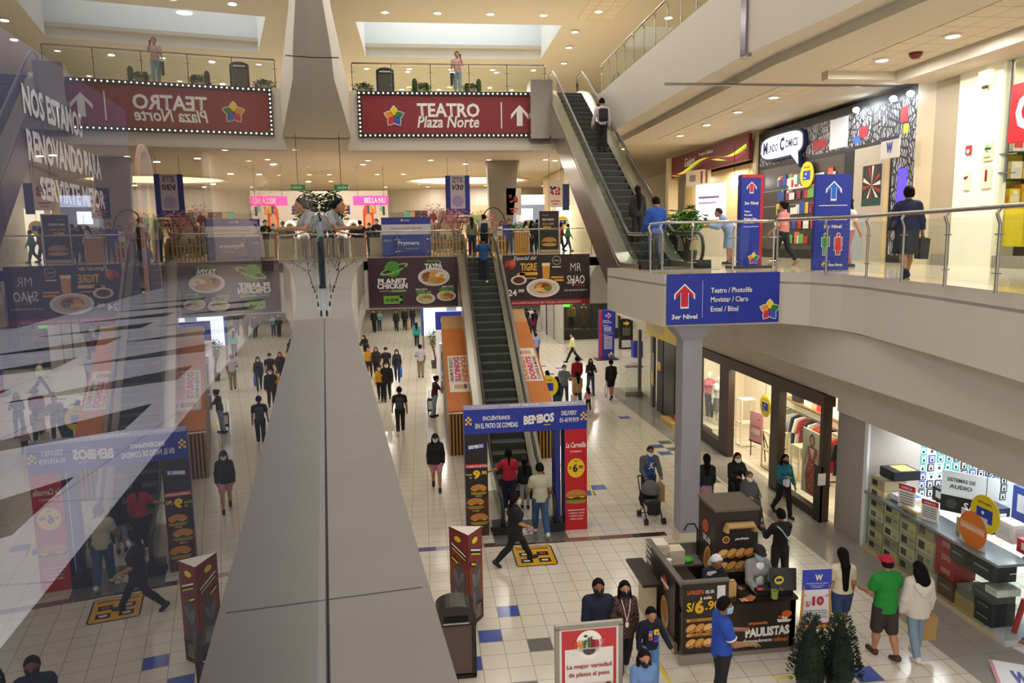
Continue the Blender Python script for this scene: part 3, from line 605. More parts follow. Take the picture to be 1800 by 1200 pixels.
# framed display stands, racks and clothes
def frame_stand(label, loc, w, d, h, m=mat('#d8c49a', .5)):
    t = thing('display_stand', label, 'display stand', loc); q = MB()
    for x in (-w/2, w/2):
        for y in (-d/2, d/2): q.box((x, y, h/2), (.04, .04, h), m)
    q.build('frame', t); q = MB()
    for z in (.04, h*.5, h): q.box((0, 0, z-.012), (w, d, .025), m)
    q.build('shelf', t); return t
frame_stand('pale wooden open stand beside the pink price board', (10.35, 20.35, 0), .55, .5, 1.15)
frame_stand('pale wooden stand in the middle of the clothes shop', (10.75, 19.3, 0), .6, .45, 1.0)
frame_stand('white lit shelf stand just inside the shop window post', (10.6, 22.9, 0), .5, .4, 1.6, mat('#f4ecd8', .5))
def garment(label, loc, hx, rz, L=.75, group=None, kind='garment'):
    t = thing('hanging_garment', label, 'clothes', loc, rz, group); m = mat(hx, .8); q = MB(); w = .24
    out = [(-.06, 0), (.06, 0), (w, -.06), (w+.10, -L*.55), (w+.02, -L*.57), (w-.05, -.22), (w-.01, -L), (-w+.01, -L), (-w+.05, -.22), (-w-.02, -L*.57), (-w-.10, -L*.55), (-w, -.06)]
    q.wallx(out, -.035, .035, m); q.build('fabric', t)
    h = MB(); h.tube([(-.2, 0, -.03), (0, 0, .03), (.2, 0, -.03)], .008, DGREY, 5); h.tube([(0, 0, .03), (0, 0, .1)], .005, DGREY, 5); h.build('hanger', t); return t
def rack(label, loc, rz, L, h):
    t = thing('clothes_rack', label, 'clothes rack', loc, rz); q = MB(); q.tube([(-L/2, 0, 0), (-L/2, 0, h), (L/2, 0, h), (L/2, 0, 0)], .018, BLACK, 6); q.tube([(-L/2, -.25, .02), (-L/2, .25, .02)], .018, BLACK, 6); q.tube([(L/2, -.25, .02), (L/2, .25, .02)], .018, BLACK, 6); q.build('rail', t); return t
rack('long black clothes rack by the back wall of the clothes shop', (11.5, 20.5, 0), math.pi/2, 3.3, 1.5)
rack('black clothes rack behind the second shop window', (10.9, 17.7, 0), math.pi/2, 1.8, 1.62)
gc = ['#e8e4dc', '#1c1c20', '#c84038', '#e0785a', '#f0ece4', '#2a2c3a', '#b02a30', '#efe8da', '#1b2340', '#d8d0c0', '#8a8d88', '#c9a050']
gn = ['white', 'black', 'red', 'coral', 'ivory', 'charcoal', 'crimson', 'cream', 'navy', 'beige', 'grey', 'mustard']
for i in range(12): garment('%s garment, %s from the left on the back rack of the clothes shop' % (gn[i], ORD[11-i]), (11.5, 19.05+i*.26, 1.41), gc[i], 0.15*((i % 3)-1), .8+.05*(i % 3), 'clothes on the back rack')
for i in range(7): garment('%s garment, %s from the front on the rack behind the second window' % (gn[(i*5+10) % 12], ORD[i]), (10.9, 16.95+i*.24, 1.53), gc[(i*5+10) % 12], .1*((i % 3)-1), .9, 'clothes on the window rack')
t = thing('wall_shelf', 'wooden wall shelf with white boards high in the clothes shop', 'shelf', (11.75, 20.5, 1.72)); q = MB(); q.box((0, 0, 0), (.3, 3.6, .05), SHELF); q.build('board', t)
for i in range(4): box_thing('storage_box', '%s box from the front on the high wall shelf' % ORD[i], 'box', (11.73, 19.3+i*.75, 1.745), (.25, .45, .3), mat(['#f4f0ea', '#d03a3a', '#f4f0ea', '#2a2a2a'][i]), 0, 'boxes on the wall shelf')
# tall photo poster of a red dress
b = Board('fashion_poster', 'tall photo poster of red patterned dress in the second window', 'poster', (9.85, 17.35, .25), .95, 1.72, mat('#f2e6cc', .5), .02, -math.pi/2)
P_ = lambda u, v: (b.X(u), b.Z(v)); dr = mat('#c83a2c', .6)
b.p.poly([P_(.28, .02), P_(.82, .02), P_(.86, .35), P_(.72, .58), P_(.80, .74), P_(.5, .78), P_(.26, .73), P_(.34, .56), P_(.18, .3)], -.004, dr)
for i in range(14): r_ = rnd(i); b.p.disc(b.X(r_.uniform(.3, .78)), b.Z(r_.uniform(.06, .7)), .035, .022, -.006, mat(['#f2d8b8', '#e8a03a', '#8a1c1c'][i % 3]), 8)
b.p.poly([P_(.36, .73), P_(.64, .73), P_(.54, .56)], -.007, mat('#f2e8dc')); b.p.disc(b.X(.5), b.Z(.86), .13, .16, -.004, mat('#3a2418'), 16); b.p.disc(b.X(.5), b.Z(.85), .09, .12, -.006, mat('#dcae8e'), 16)
b.p.poly([P_(.22, .72), P_(.1, .45), P_(.2, .42), P_(.33, .62)], -.005, mat('#dcae8e')); b.p.poly([P_(.8, .72), P_(.95, .5), P_(.85, .46), P_(.72, .62)], -.005, mat('#dcae8e')); b.done('photo_print')
t = thing('gate_post', 'black security gate post with label beside the grey pillar', 'security gate', (9.45, 16.3, 0)); q = MB(); q.box((0, 0, .7), (.06, .3, 1.4), BLACK); q.build('panel', t); q = MB(); q.rect(-.1, .95, .1, 1.25, -.152, PWHITE); q.build('paper', t)
# yellow fronted shop
t = thing('shopfront', 'black shop front under a yellow sign band, left of the column', 'shop front', (9.35, 28.4, 0))
for y0, y1, mm in ((26.3, 27.5, mat('#181818', .3)), (27.6, 28.3, BLACK), (28.9, 29.2, mat('#6f675e', .4)), (29.2, 30.2, GLASS), (30.9, 31.05, DSTEEL)):
    q = MB(); q.box((0, (y0+y1)/2-28.4, 1.5), (.14, y1-y0, 2.98), mm); q.build('glass_pane' if mm is GLASS else 'door_panel', t)
q = MB(); q.box((-.02, -.75, 3.3), (.22, 4.0, .62), mat('#f2d322', .4)); q.build('sign_band', t)
for i in range(7):
    q = MB(); q.add([(-.15, .9-i*.28, 3.22), (-.15, .72-i*.28, 3.22), (-.15, .75-i*.28, 3.42), (-.15, .9-i*.28, 3.45)], [(0, 1, 2, 3)], PWHITE); q.build('letter_block', t)
q = MB(); q.add([(-.08, -.2, 1.7), (-.08, -.55, 1.7), (-.08, -.55, 2.05), (-.08, -.2, 2.05)], [(0, 1, 2, 3)], mat('#e8b838')); q.build('notice', t)
q = MB(); q.add([(-.08, .7, .9), (-.08, .3, .9), (-.08, .3, 2.3), (-.08, .7, 2.3)], [(0, 1, 2, 3)], mat('#8a8a86')); q.add([(-.085, .65, 1.0), (-.085, .4, 1.0), (-.085, .45, 1.5), (-.085, .6, 1.5)], [(0, 1, 2, 3)], mat('#e8c838')); q.build('poster', t)
q = MB(); q.lathe([(.02, 0), (.075, .02), (.075, .42), (.03, .5), (.03, .55)], mat('#b81c1c', .3), 12); q.box((0, 0, .57), (.03, .1, .04), BLACK); tag(q.build('fire_extinguisher', None, (9.35, 25.75, .35), smooth=False), 'red fire extinguisher beside the black shop front', 'fire extinguisher')
box_thing('red_bin', 'bright red box on the floor by the black shop front', 'box', (9.4, 25.9, 0), (.35, .5, .36), mat('#b01c22'))
box_thing('wooden_step', 'low yellow wooden step at the foot of the black shop front', 'step', (9.2, 26.2, 0), (.5, 1.3, .14), mat('#d8b060'))
t = thing('glass_showcase', 'low glass showcase at the corner left of the black shop', 'showcase', (9.15, 31.6, 0)); q = MB(); q.box((0, 0, .1), (.8, 1.0, .2), mat('#a89c88')); q.build('plinth', t); q = MB(); q.box((0, 0, .75), (.78, .98, 1.1), GLASS); q.build('glass_case', t); q = MB(); q.box((0, 0, 1.33), (.8, 1.0, .06), STEEL); q.build('lid', t)
# electronics counter
t = thing('glass_counter', 'long glass shop counter with grey top edge full of cartons', 'counter', (9.6, 12.7, 0))
q = MB(); q.box((.28, 0, .05), (.62, 3.85, .10), mat('#c9b494', .5)); q.build('plinth', t)
q = MB(); q.box((.0, 0, .70), (.012, 3.8, 1.2), GLASS); q.build('front_pane', t)
q = MB(); q.box((.28, 0, 1.33), (.62, 3.85, .05), mat('#8d979c', .25, .4)); q.build('top', t)
q = MB(); q.box((1.9, -1.92, .05), (3.8, .5, .12), mat('#c8ccd2', .4)); q.build('end_plinth', t); q = MB(); q.box((1.9, -2.15, .7), (3.8, .012, 1.2), GLASS); q.build('end_pane', t); q = MB(); q.box((2.25, -1.92, 1.326), (3.2, .5, .05), mat('#8d979c', .25, .4)); q.build('end_top', t)
q = MB()
for z in (.5, .9): q.box((.28, -1.15, z), (.56, 1.5, .012), GLASS)
q.build('inner_shelf', t)
scr = ['#3c3a36', '#5a564c', '#2a2a2c', '#6b6a5a']
cols = [(14.28, .50, 7, .235), (13.75, .52, 5, .25), (13.22, .50, 5, .27), (12.70, .50, 4, .31)]
for ci, (y, d, n, h) in enumerate(cols):
    for k in range(n):
        box_thing('appliance_carton', 'appliance carton, %s from the floor, %s stack from the grey pillar' % (ORD[k], ORD[ci]), 'carton', (9.9, y, .10+k*h), (.5, d-.02, h-.008), CARD[(ci+k) % 4], 0, 'appliance cartons in the counter', [('l', .12, .2, .5, .75, scr[(ci*2+k) % 4]), ('l', .62, .55, .9, .8, '#e8d25a' if (ci+k) % 2 else '#8a9a8a'), ('l', .62, .18, .9, .42, '#b8a888'), ('t', .1, .1, .5, .9, '#e8e4d4')])
for k in range(3): box_thing('red_carton', 'red carton, %s from the bottom, in the middle of the counter' % ORD[k], 'carton', (9.92, 12.18, .48+k*.26), (.45, .5, .255), mat('#b5282c'), 0, 'red cartons in the counter', [('l', .3, .3, .8, .7, '#d88a84')])
darks = [(12.1, .10, .45, .36, '#6a5034'), (11.6, .10, .5, .26, '#c09a58'), (11.6, .37, .45, .16, '#8a847a'), (11.15, .10, .42, .22, '#23262c'), (11.15, .325, .42, .2, '#2a2d33'), (11.2, .53, .5, .18, '#55585a'), (11.25, .92, .55, .3, '#24282a'), (11.85, .92, .4, .28, '#3a3c38'), (11.0, .715, .3, .12, '#e8e6e0')]
dn = ['brown', 'tan', 'grey', 'black lowest', 'black second', 'dark grey', 'black screen', 'charcoal', 'white']
for i, (y, z, d, h, hx) in enumerate(darks): box_thing('device_carton', '%s carton in the near end of the glass counter' % dn[i], 'carton', (9.9, y, z), (.45, d-.02, h), mat(hx), 0, None, [('l', .15, .55, .8, .65, '#9a9a96'), ('t', .2, .2, .5, .5, '#cfcfcb')])
t = tag(MB().tube([(0, 0, 0), (.1, -.05, .62)], .045, mat('#b81c24', .3), 10).build('red_tube', None, (9.95, 10.75, .12)), 'long red tube leaning in the end of the glass counter', 'tube')
# blister packs on the pegboard
t = thing('pegboard', 'white pegboard behind the electronics counter covered with packs', 'pegboard', (12.35, 15.345, .55)); q = MB(); q.box((0, 0, .95), (3.5, .03, 2.0), mat('#d8dfe8', .5)); q.build('board', t)
r_ = rnd(5); k = 0
for row in range(9):
    for c in range(14):
        z = 2.36-row*.205; x = 10.82+c*.212+(row % 2)*.02
        if z < .62: continue
        col = ['teal', 'white', 'black', 'blue'][0 if (c < 7 and row < 5 and r_.random() < .8) else (3 if c < 2 and row > 1 else r_.choice([1, 1, 2, 0, 3]))]
        hx = {'teal': '#2fa79b', 'white': '#e8ebee', 'black': '#22252c', 'blue': '#2c3f9a'}[col]
        b_ = MB(); b_.box((0, 0, 0), (.16, .03, .18), mat(hx, .45)); b_.rect(-.055, -.065, .055, .03, -.017, mat('#f2f4f4' if col != 'white' else '#c9ced4')); b_.disc(0, -.02, .032, .038, -.019, mat('#20242a'), 10); b_.rect(-.06, .045, .06, .07, -.017, PWHITE if col != 'white' else mat('#2fa79b'))
        tag(b_.build('blister_pack', None, (x, 15.325, z)), '%s blister pack on the pegboard, %s row, %s from the left' % (col, ORD[row], ORD[c] if c < 12 else ['thirteenth', 'fourteenth'][c-12]), 'package', 'blister packs on the pegboard')
for i in range(5): box_thing('red_box', 'red boxed gadget against the white wall, %s from the top' % ORD[4-i], 'box', (10.32, 15.15, 1.34+i*.15), (.42, .3, .148), mat('#c2202c' if i % 2 else '#d63440', .4), 0, 'red boxes by the white wall', [('f', .15, .3, .6, .7, '#f0d0d0')])
box_thing('black_box', 'black box with yellow top on the cartons by the pillar', 'box', (10.1, 14.2, 1.76), (.6, .5, .2), mat('#1c1e22'), 0, None, [('t', .3, .1, .9, .9, '#e0cf6a')])
box_thing('white_box', 'white and blue box on the cartons beside the black box', 'box', (10.05, 13.75, 1.385), (.55, .5, .12), mat('#dfe4f0'), 0, None, [('t', .2, .2, .8, .8, '#5a62b8')])
def stand_card(label, loc, w, h, face, items, rz=-1.2):
    b = Board('counter_card', label, 'sign', loc, w, h, face, .02, rz)
    for it in items: b.tx(*it[:5], it[5])
    return b
b = stand_card('white offer card with red head on the counter by the cartons', (9.75, 13.45, 1.36), .36, .5, PWHITE, [('OFERTA', .5, .87, .7, .10, PWHITE)]); b.rect(0, .76, 1, 1, mat('#c8283c'), -.004); fine(b, .1, .9, .15, .7, 5, mat('#6a6a70'), 2); b.done()
b = stand_card('second white offer card with red head near the middle of counter', (9.75, 12.75, 1.36), .34, .42, PWHITE, [('OFERTA', .5, .87, .7, .10, PWHITE)]); b.rect(0, .76, 1, 1, mat('#c8283c'), -.004); fine(b, .1, .9, .15, .7, 5, mat('#6a6a70'), 3); b.done()
b = stand_card('large white poster with black lower half inside the electronics shop', (10.7, 12.9, 1.36), 1.0, .85, mat('#e6eef2', .4), [('SISTEMAS DE', .35, .80, .5, .09, mat('#3a3a44')), ('AUDIO', .35, .64, .4, .10, mat('#3a3a44')), ('SALE', .62, .2, .4, .2, PWHITE)], -.9); b.rect(0, 0, 1, .40, BLACK, -.004); b.disc(.2, .2, .1, mat('#3a3f44'), y=-.006); b.done()
b = stand_card('orange round guarantee sign on the counter', (9.7, 11.55, 1.36), .62, .62, mat('#d9dcd8', .4), [('GARANTÍA', .5, .55, .95, .13, PWHITE)], -math.pi/2); b.disc(.5, .5, .34, mat('#e07a24', .4)); b.rect(.02, .44, .98, .66, mat('#e8a878'), -.008); b.done()
for i, (x, y, d, h, hx, lab) in enumerate([(10.6, 12.2, .5, .5, '#20263e', 'navy speaker carton'), (10.6, 11.7, .4, .35, '#e8e8ea', 'white speaker carton'), (10.0, 12.05, .3, .3, '#c8a860', 'gold game box'), (11.3, 11.2, .8, .55, '#1c4f4a', 'dark green carton'), (10.5, 11.0, .5, .25, '#b81c24', 'red flat carton'), (11.6, 12.3, .6, .7, '#2a3f8a', 'blue printer carton'), (11.9, 11.3, .6, .4, '#dfe4ea', 'pale grey device'), (10.8, 13.6, .5, .3, '#23252b', 'black stand')]):
    box_thing('shop_carton', '%s on the electronics counter' % lab, 'carton', (x, y, 1.36), (d*.7, d, h), mat(hx), 0, None, [('l', .2, .3, .8, .8, '#cfd4da'), ('f', .2, .3, .8, .8, '#cfd4da')])
# far ground floor shop with gold garments
m = MB(); m.box((11.5, 53, 1.8), (5.2, .2, 3.6), mat('#2c2623')); m.box((9.1, 52, 1.8), (.3, 8, 3.6), mat('#b8b2a8')); struct('wall_far_shop', m)
t = thing('shopfront', 'far dark shop front with wide window and green lit panel', 'shop front', (11.3, 50, 0)); q = MB(); q.box((0, 0, .35), (4.6, .3, .7), mat('#2a2624')); q.build('stall_riser', t); q = MB(); q.box((0, 0, 2.0), (4.5, .03, 2.5), GLASS); q.build('glass_pane', t)
for x in (-2.3, 0.3, 2.3): q = MB(); q.box((x, 0, 1.7), (.12, .2, 3.3), BLACK); q.build('post', t)
q = MB(); q.rect(-1.9, 2.2, -.9, 3.0, .9, mat('#5ad04a', .5, emit=1.2)); q.build('lit_panel', t)
lamp(11.3, 51.3, 3.3, 60, (1, .85, .6), .4)
b = Board('totem_sign', 'tall blue directory totem with red edge in the far corridor', 'sign', (10.43, 41, .06), .88, 2.82, NAVY, .3)
b.p.rect(b.X(0), 0, b.X(.16), 2.82, -.004, mat('#b02038')); arrow(b.p, b.X(.6), b.Z(.89), .3, .34, -.006, PWHITE, .45, .4, -math.pi/2); arrow(b.p, b.X(.6), b.Z(.89), .24, .28, -.008, mat('#c81f32'), .45, .4, -math.pi/2)
b.tx('Plaza de', .45, .79, .4, .025, PWHITE); b.tx('Restaurantes', .52, .755, .6, .025, PWHITE); b.tx('Nivel 2', .42, .69, .34, .022, PWHITE); b.tx('Nivel 1', .42, .49, .34, .022, PWHITE); fine(b, .3, .8, .56, .67, 4, PWHITE, 4); fine(b, .3, .85, .2, .47, 9, PWHITE, 5); b.rect(.25, .525, .95, .53, PWHITE); flower(b.p, b.X(.78), b.Z(.07), .2, -.006); b.done()
q = MB(); q.box((0, .15, .03), (1.3, .8, .06), DGREY); q.build('base', b.t, (0, 0, -.06))
b = Board('kiosk_screen', 'black information screen stand with yellow arrow behind the totem', 'sign', (12.65, 44.8, 0), .85, 1.9, BLACK, .3); arrow(b.p, b.X(.5), b.Z(.86), .3, .4, -.006, mat('#f0c81c'), .45, .4, -math.pi/2); b.rect(.2, .45, .8, .72, mat('#5a564e')); b.rect(.15, .05, .85, .3, mat('#c8ccd4')); b.done()
box_thing('blue_bin', 'blue square bin near the yellow fronted shop', 'bin', (12.4, 41.6, 0), (.55, .55, .95), NAVY)

# ------------------------------------------------------------------ middle floor shops on the right
m = MB(); m.box((13.9, 22.5, 8.5), (.2, 27, 5.0), mat('#6a625c', .6)); m.box((13.3, 17.9, 8.5), (1.2, .15, 4.9), mat('#e8dcc0', .5)); m.box((13.3, 27.3, 8.5), (1.2, .3, 4.9), mat('#c8b890', .5)); struct('wall_middle_shops', m)
def collage():
    m = bpy.data.materials.new('comic_collage'); m.use_nodes = True; nt = m.node_tree; b = nt.nodes['Principled BSDF']; tc = nt.nodes.new('ShaderNodeTexCoord')
    v = nt.nodes.new('ShaderNodeTexVoronoi'); v.feature = 'DISTANCE_TO_EDGE'; v.inputs['Scale'].default_value = 3.2; n = nt.nodes.new('ShaderNodeTexNoise'); n.inputs['Scale'].default_value = 9; n.inputs['Detail'].default_value = 4
    w = nt.nodes.new('ShaderNodeTexWave'); w.inputs['Scale'].default_value = 3; w.inputs['Distortion'].default_value = 14; w.inputs['Detail'].default_value = 3
    mp = nt.nodes.new('ShaderNodeMapRange'); mp.inputs[1].default_value = .02; mp.inputs[2].default_value = .10; mul = nt.nodes.new('ShaderNodeMath'); mul.operation = 'MULTIPLY'; cr = nt.nodes.new('ShaderNodeValToRGB'); cr.color_ramp.elements[0].position = .42; cr.color_ramp.elements[1].position = .5
    cr.color_ramp.elements[0].color = (.02, .02, .03, 1); cr.color_ramp.elements[1].color = (.42, .43, .47, 1); mx = nt.nodes.new('ShaderNodeMixRGB'); mx.blend_type = 'MULTIPLY'; mx.inputs[0].default_value = 1
    nt.links.new(tc.outputs['Object'], v.inputs['Vector']); nt.links.new(tc.outputs['Object'], n.inputs['Vector']); nt.links.new(tc.outputs['Object'], w.inputs['Vector']); nt.links.new(v.outputs['Distance'], mp.inputs[0]); nt.links.new(w.outputs['Fac'], cr.inputs[0]); nt.links.new(cr.outputs[0], mx.inputs[1]); nt.links.new(mp.outputs[0], mx.inputs[2])
    nt.links.new(mx.outputs[0], b.inputs['Base Color']); return m
COLL = collage()
b = Board('comics_shop', 'comics shop front with black frame and black and white doodle fascia', 'shop front', (12.78, 22.5, L2+.02), 9.4, 4.55, mat('#141416', .4), .06, -math.pi/2)
def uy(y): return (27.2-y)/9.4
def vz(z): return (z-L2-.02)/4.55
def pz(y0, z0, y1, z1, m, yy): b.p.rect(b.X(uy(y0)), b.Z(vz(z0)), b.X(uy(y1)), b.Z(vz(z1)), yy, m)
def piece(nm, y0, z0, y1, z1, m, yy): q = MB(); q.rect(b.X(uy(y0)), b.Z(vz(z0)), b.X(uy(y1)), b.Z(vz(z1)), yy, m); return q.build(nm, b.t)
piece('doodle_fascia', 27.0, 9.55, 18.0, 10.52, COLL, -.006); piece('doodle_fascia', 19.0, 6.4, 18.0, 9.55, COLL, -.006)
piece('lit_fascia', 22.2, 9.60, 21.2, 10.50, mat('#d8dce4', .4, emit=.12), -.008)
piece('shop_window', 27.0, 6.5, 21.3, 9.4, mat('#4a4440', .25), -.006); piece('doorway', 20.8, 6.2, 19.1, 9.45, mat('#b9ad9c', .6), -.006)
piece('blue_screen', 18.75, 7.0, 18.35, 8.7, mat('#4a3ad8', .4, emit=1.2), -.010)
r_ = rnd(3)
for z in (6.95, 7.5, 8.05, 8.6): pz(26.8, z-.03, 21.5, z, mat('#8a8078'), -.008)
for i in range(110): # comics and toys seen through the window
    y = r_.uniform(21.7, 25.6); z = 6.7+int(r_.uniform(0, 5))*.5; pz(y, z, y-r_.uniform(.15, .45), z+r_.uniform(.2, .42), mat(r_.choice(['#b8302c', '#e8e4dc', '#3a8a8a', '#d8b838', '#2c4a9a', '#e0dcd8', '#8a2c4a', '#1c1c20', '#d8704a', '#6aa84a'])), -.010-.0004*i)
pz(24.7, 8.55, 22.4, 8.95, mat('#efeae4'), -.030)
for y0, z0, y1, z1, hx in ((23.2, 9.7, 22.4, 10.0, '#a82430'), (20.6, 9.75, 20.2, 10.05, '#c8202c'), (20.9, 9.62, 20.55, 9.8, '#2c6ad0'), (18.75, 9.9, 18.45, 10.3, '#e02430'), (18.6, 9.6, 18.4, 9.85, '#c8c828')): pz(y0, z0, y1, z1, mat(hx), -.012)
cx, cz = 19.9, 8.35
for k in range(14): # sunburst picture in the doorway
    a0, a1 = k*2*math.pi/14, (k+.5)*2*math.pi/14; b.p.poly([(b.X(uy(cx)), b.Z(vz(cz))), (b.X(uy(cx))+.42*math.cos(a0), b.Z(vz(cz))+.55*math.sin(a0)), (b.X(uy(cx))+.42*math.cos(a1), b.Z(vz(cz))+.55*math.sin(a1))], -.012, mat(['#e8dccc', '#a82c28', '#1c4a4a'][k % 3]))
pz(20.35, 7.78, 19.45, 8.92, mat('#2a1c18'), -.009); pz(20.35, 7.78, 19.45, 8.0, mat('#1c4640'), -.014); pz(20.75, 6.25, 20.2, 7.6, mat('#a8acb4'), -.009); pz(19.3, 6.3, 19.15, 9.3, mat('#d8b878'), -.009)
b.done('doodle_colours'); b.tx('MANGA', (uy(24.7)+uy(22.4))/2, vz(8.75), .2, .06, mat('#b8302c'), -.034, bold=.05)
for i, y in enumerate((20.6, 18.9, 18.2)): q = MB(); q.ell((b.X(uy(y)), -.15, b.Z(vz(10.55))), (.1, .1, .08), CLAMP, 10, 6); q.build('spotlight', b.t)
lamp(12.2, 20.5, 10.6, 14, (.85, .92, 1), .3, aim=(12.8, 20.3, 9.9)); lamp(12.2, 18.6, 10.6, 10, (.85, .92, 1), .3, aim=(12.8, 18.6, 9.6))
t = thing('speech_bubble_sign', 'white glowing speech bubble shop sign on the comics fascia', 'sign', (12.66, 25.05, 10.1), -math.pi/2)
def bubble(w, h, y0, y1, m, nm):
    pts = [(w*.5*(abs(math.cos(a))**.55)*(1 if math.cos(a) > 0 else -1), h*.5*(abs(math.sin(a))**.6)*(1 if math.sin(a) > 0 else -1)) for a in np.linspace(0, 2*math.pi, 40, endpoint=False)]
    q = MB(); q.wallx(pts, y0, y1, m); q.wallx([(w*.22, -h*.40), (w*.40, -h*.40), (w*.42, -h*.95)], y0, y1, m); q.build(nm, t)
bubble(3.1, .92, -.05, .08, mat('#1c2352', .4), 'blue_edge'); bubble(2.95, .78, -.07, -.05, mat('#f2f5ff', .4, emit=.75), 'lit_face')
text(t, 'M', -1.13, .02, .44, mat('#1a2460'), .34, -.078, bold=.04); text(t, 'UNDO', -.55, -.03, .27, mat('#1a2460'), .72, -.078, bold=.03); text(t, 'C', .12, .03, .46, mat('#1a2460'), .32, -.078, bold=.05); text(t, 'OMICS', .78, .0, .28, mat('#1a2460'), .88, -.078, bold=.03)
# maroon fascia shop
b = Board('shop_fascia', 'maroon ice cream shop fascia with yellow green and red wave', 'shop sign', (12.4, 31.6, 9.85), 8.8, .98, mat('#6a1a20', .4), .15, -math.pi/2)
def wave(p0, th0, m, y, ph=0, n=40, u0=.02, u1=.98):
    pts = []; bt = []
    for i in range(n+1):
        u = u0+(u1-u0)*i/n; v = p0+.16*math.sin(u*10+ph)+.30*u; tt = th0*(.35+.65*abs(math.sin(u*6+ph))); pts.append((b.X(u), b.Z(v+tt))); bt.append((b.X(u), b.Z(v-tt)))
    for i in range(n): b.p.add([(bt[i][0], y, bt[i][1]), (bt[i+1][0], y, bt[i+1][1]), (pts[i+1][0], y, pts[i+1][1]), (pts[i][0], y, pts[i][1])], [(0, 1, 2, 3)], m)
wave(.20, .10, mat('#8fc41c', .4, emit=.25), -.006, 3.0); wave(.22, .07, mat('#e8e03a', .4, emit=.3), -.010, 3.3); wave(.12, .09, mat('#a01c38', .4), -.012, 2.3)
b.tx('Gelatti', .30, .58, .15, .42, PWHITE, -.02, shear=.3); b.tx('Il vero Gelato', .52, .76, .18, .16, PWHITE, -.02); b.done('wave_print')
m = MB(); m.box((13.2, 31.6, 8.0), (.15, 8.8, 3.7), mat('#d8c08c', .5)); m.box((12.5, 36.1, 8.5), (.5, .4, 4.7), mat('#d8c8a4', .5)); struct('wall_ice_cream_shop', m)
lamp(12.6, 30, 9.7, 60, (1, .85, .6), .3); lamp(12.6, 33.5, 9.7, 60, (1, .85, .6), .3)
b = Board('menu_board', 'white lit menu screen behind the green plant', 'screen', (12.3, 30.6, 7.7), 1.5, 1.5, mat('#e8e4f4', .4, emit=.7), .06, -1.0); b.rect(.1, .6, .8, .66, mat('#8a6a9a')); b.rect(.1, .45, .7, .5, mat('#b8a8c8')); b.done()
b = Board('hanging_poster', 'cream poster with brown lettering above the menu screen', 'poster', (12.2, 31.8, 9.2), 1.3, .7, mat('#d8cdb4', .5), .03, -1.0); b.rect(.15, .3, .4, .7, mat('#8a8270')); b.rect(.6, .15, .68, .9, mat('#8a4a2a')); b.rect(.8, .15, .88, .9, mat('#8a4a2a')); b.done()
box_thing('shop_counter', 'pale ice cream shop counter behind the gallery railing', 'counter', (11.9, 28.8, L2), (.8, 2.6, 1.1), mat('#d8cdb8'))
t = thing('globe_lamp', 'glowing round pendant bulb in the ice cream shop', 'lamp', (12.2, 28.0, 9.05)); q = MB(); q.ell((0, 0, 0), (.17, .17, .2), CLAMP, 14, 10); q.build('bulb', t, smooth=True); q = MB(); q.tube([(0, 0, .18), (0, 0, 1.4)], .012, BLACK, 5); q.build('cord', t)
disc_sign('yellow round card sign left of the comics shop frame', (12.55, 27.4, 9.0), r=.38)
disc_sign('yellow round card sign in the comics shop window', (12.66, 23.3, 8.95), r=.42)
# toy shop at the far right
m = MB(); m.box((12.75, 17.55, 8.55), (.2, .75, 4.7), mat('#d8c9a8', .45)); m.box((12.72, 16.75, 8.55), (.2, .9, 4.7), mat('#b3a68c', .4)); m.box((12.66, 15.65, 8.55), (.25, 1.3, 4.7), mat('#fbf6e6', .5)); m.box((13.3, 18.0, 8.55), (.9, .16, 4.7), mat('#8a857e', .2, .7)); m.box((12.72, 13.0, 6.33), (.3, 8.0, .26), mat('#8a857c', .4)); struct('wall_toy_shop', m)
m = MB(); m.box((15.4, 12.5, 8.5), (.15, 6, 4.8), mat('#fbf2d8', .5)); m.box((14.4, 15.9, 8.5), (2.2, .15, 4.8), mat('#fbf2d8', .5)); struct('wall_toy_shop_inner', m)
for y in (14.6, 12.5): lamp(13.9, y, 10.7, 110, (1, .93, .75), 1.3)
lamp(11.9, 16.0, 10.8, 70, (1, .92, .75), .3, aim=(12.6, 15.7, 8.5))
t = thing('glass_partition', 'clear toy shop glass front with steel clamps', 'shop front', (12.62, 13.4, L2+.46)); q = MB(); q.box((0, -.3, 2.1), (.016, 4.0, 4.2), GLASS); q.build('glass_pane', t); q = MB(); q.box((.1, 1.55, 2.9), (.03, .06, 3.0), DSTEEL); q.build('clamp_post', t)
for z in (1.6, 2.0, 4.0): q = MB(); q.tube([(-.05, 1.62, z), (.25, 1.45, z)], .02, DSTEEL, 6); q.build('clamp', t)
box_thing('yellow_cabinet', 'yellow cabinet with three doors behind the gallery railing', 'cabinet', (13.05, 15.25, L2+.46), (.5, 1.6, .82), mat('#f0c814', .45), 0, None, [('l', .005, .02, .325, .98, '#e8bf10'), ('l', .34, .02, .66, .98, '#e3ba10'), ('l', .675, .02, .995, .98, '#f4d020')])
t = thing('toy_shelf', 'shelf wall of toy boxes in the toy shop', 'shelf', (14.2, 15.55, L2+1.0)); q = MB()
for z in (.35, .95, 1.55): q.box((0, 0, z), (2.0, .4, .03), DGREY)
q.build('board', t); q = MB(); q.box((0, .22, 1.2), (2.1, .04, 2.4), mat('#f2dc2c')); q.build('back', t)
tc_ = ['#e8c83a', '#d84a3a', '#4a9ad8', '#f0e4c8', '#6ab04a', '#e89a3a', '#d8d8d8', '#c84a8a']; tn_ = ['yellow', 'red', 'blue', 'cream', 'green', 'orange', 'silver', 'pink']
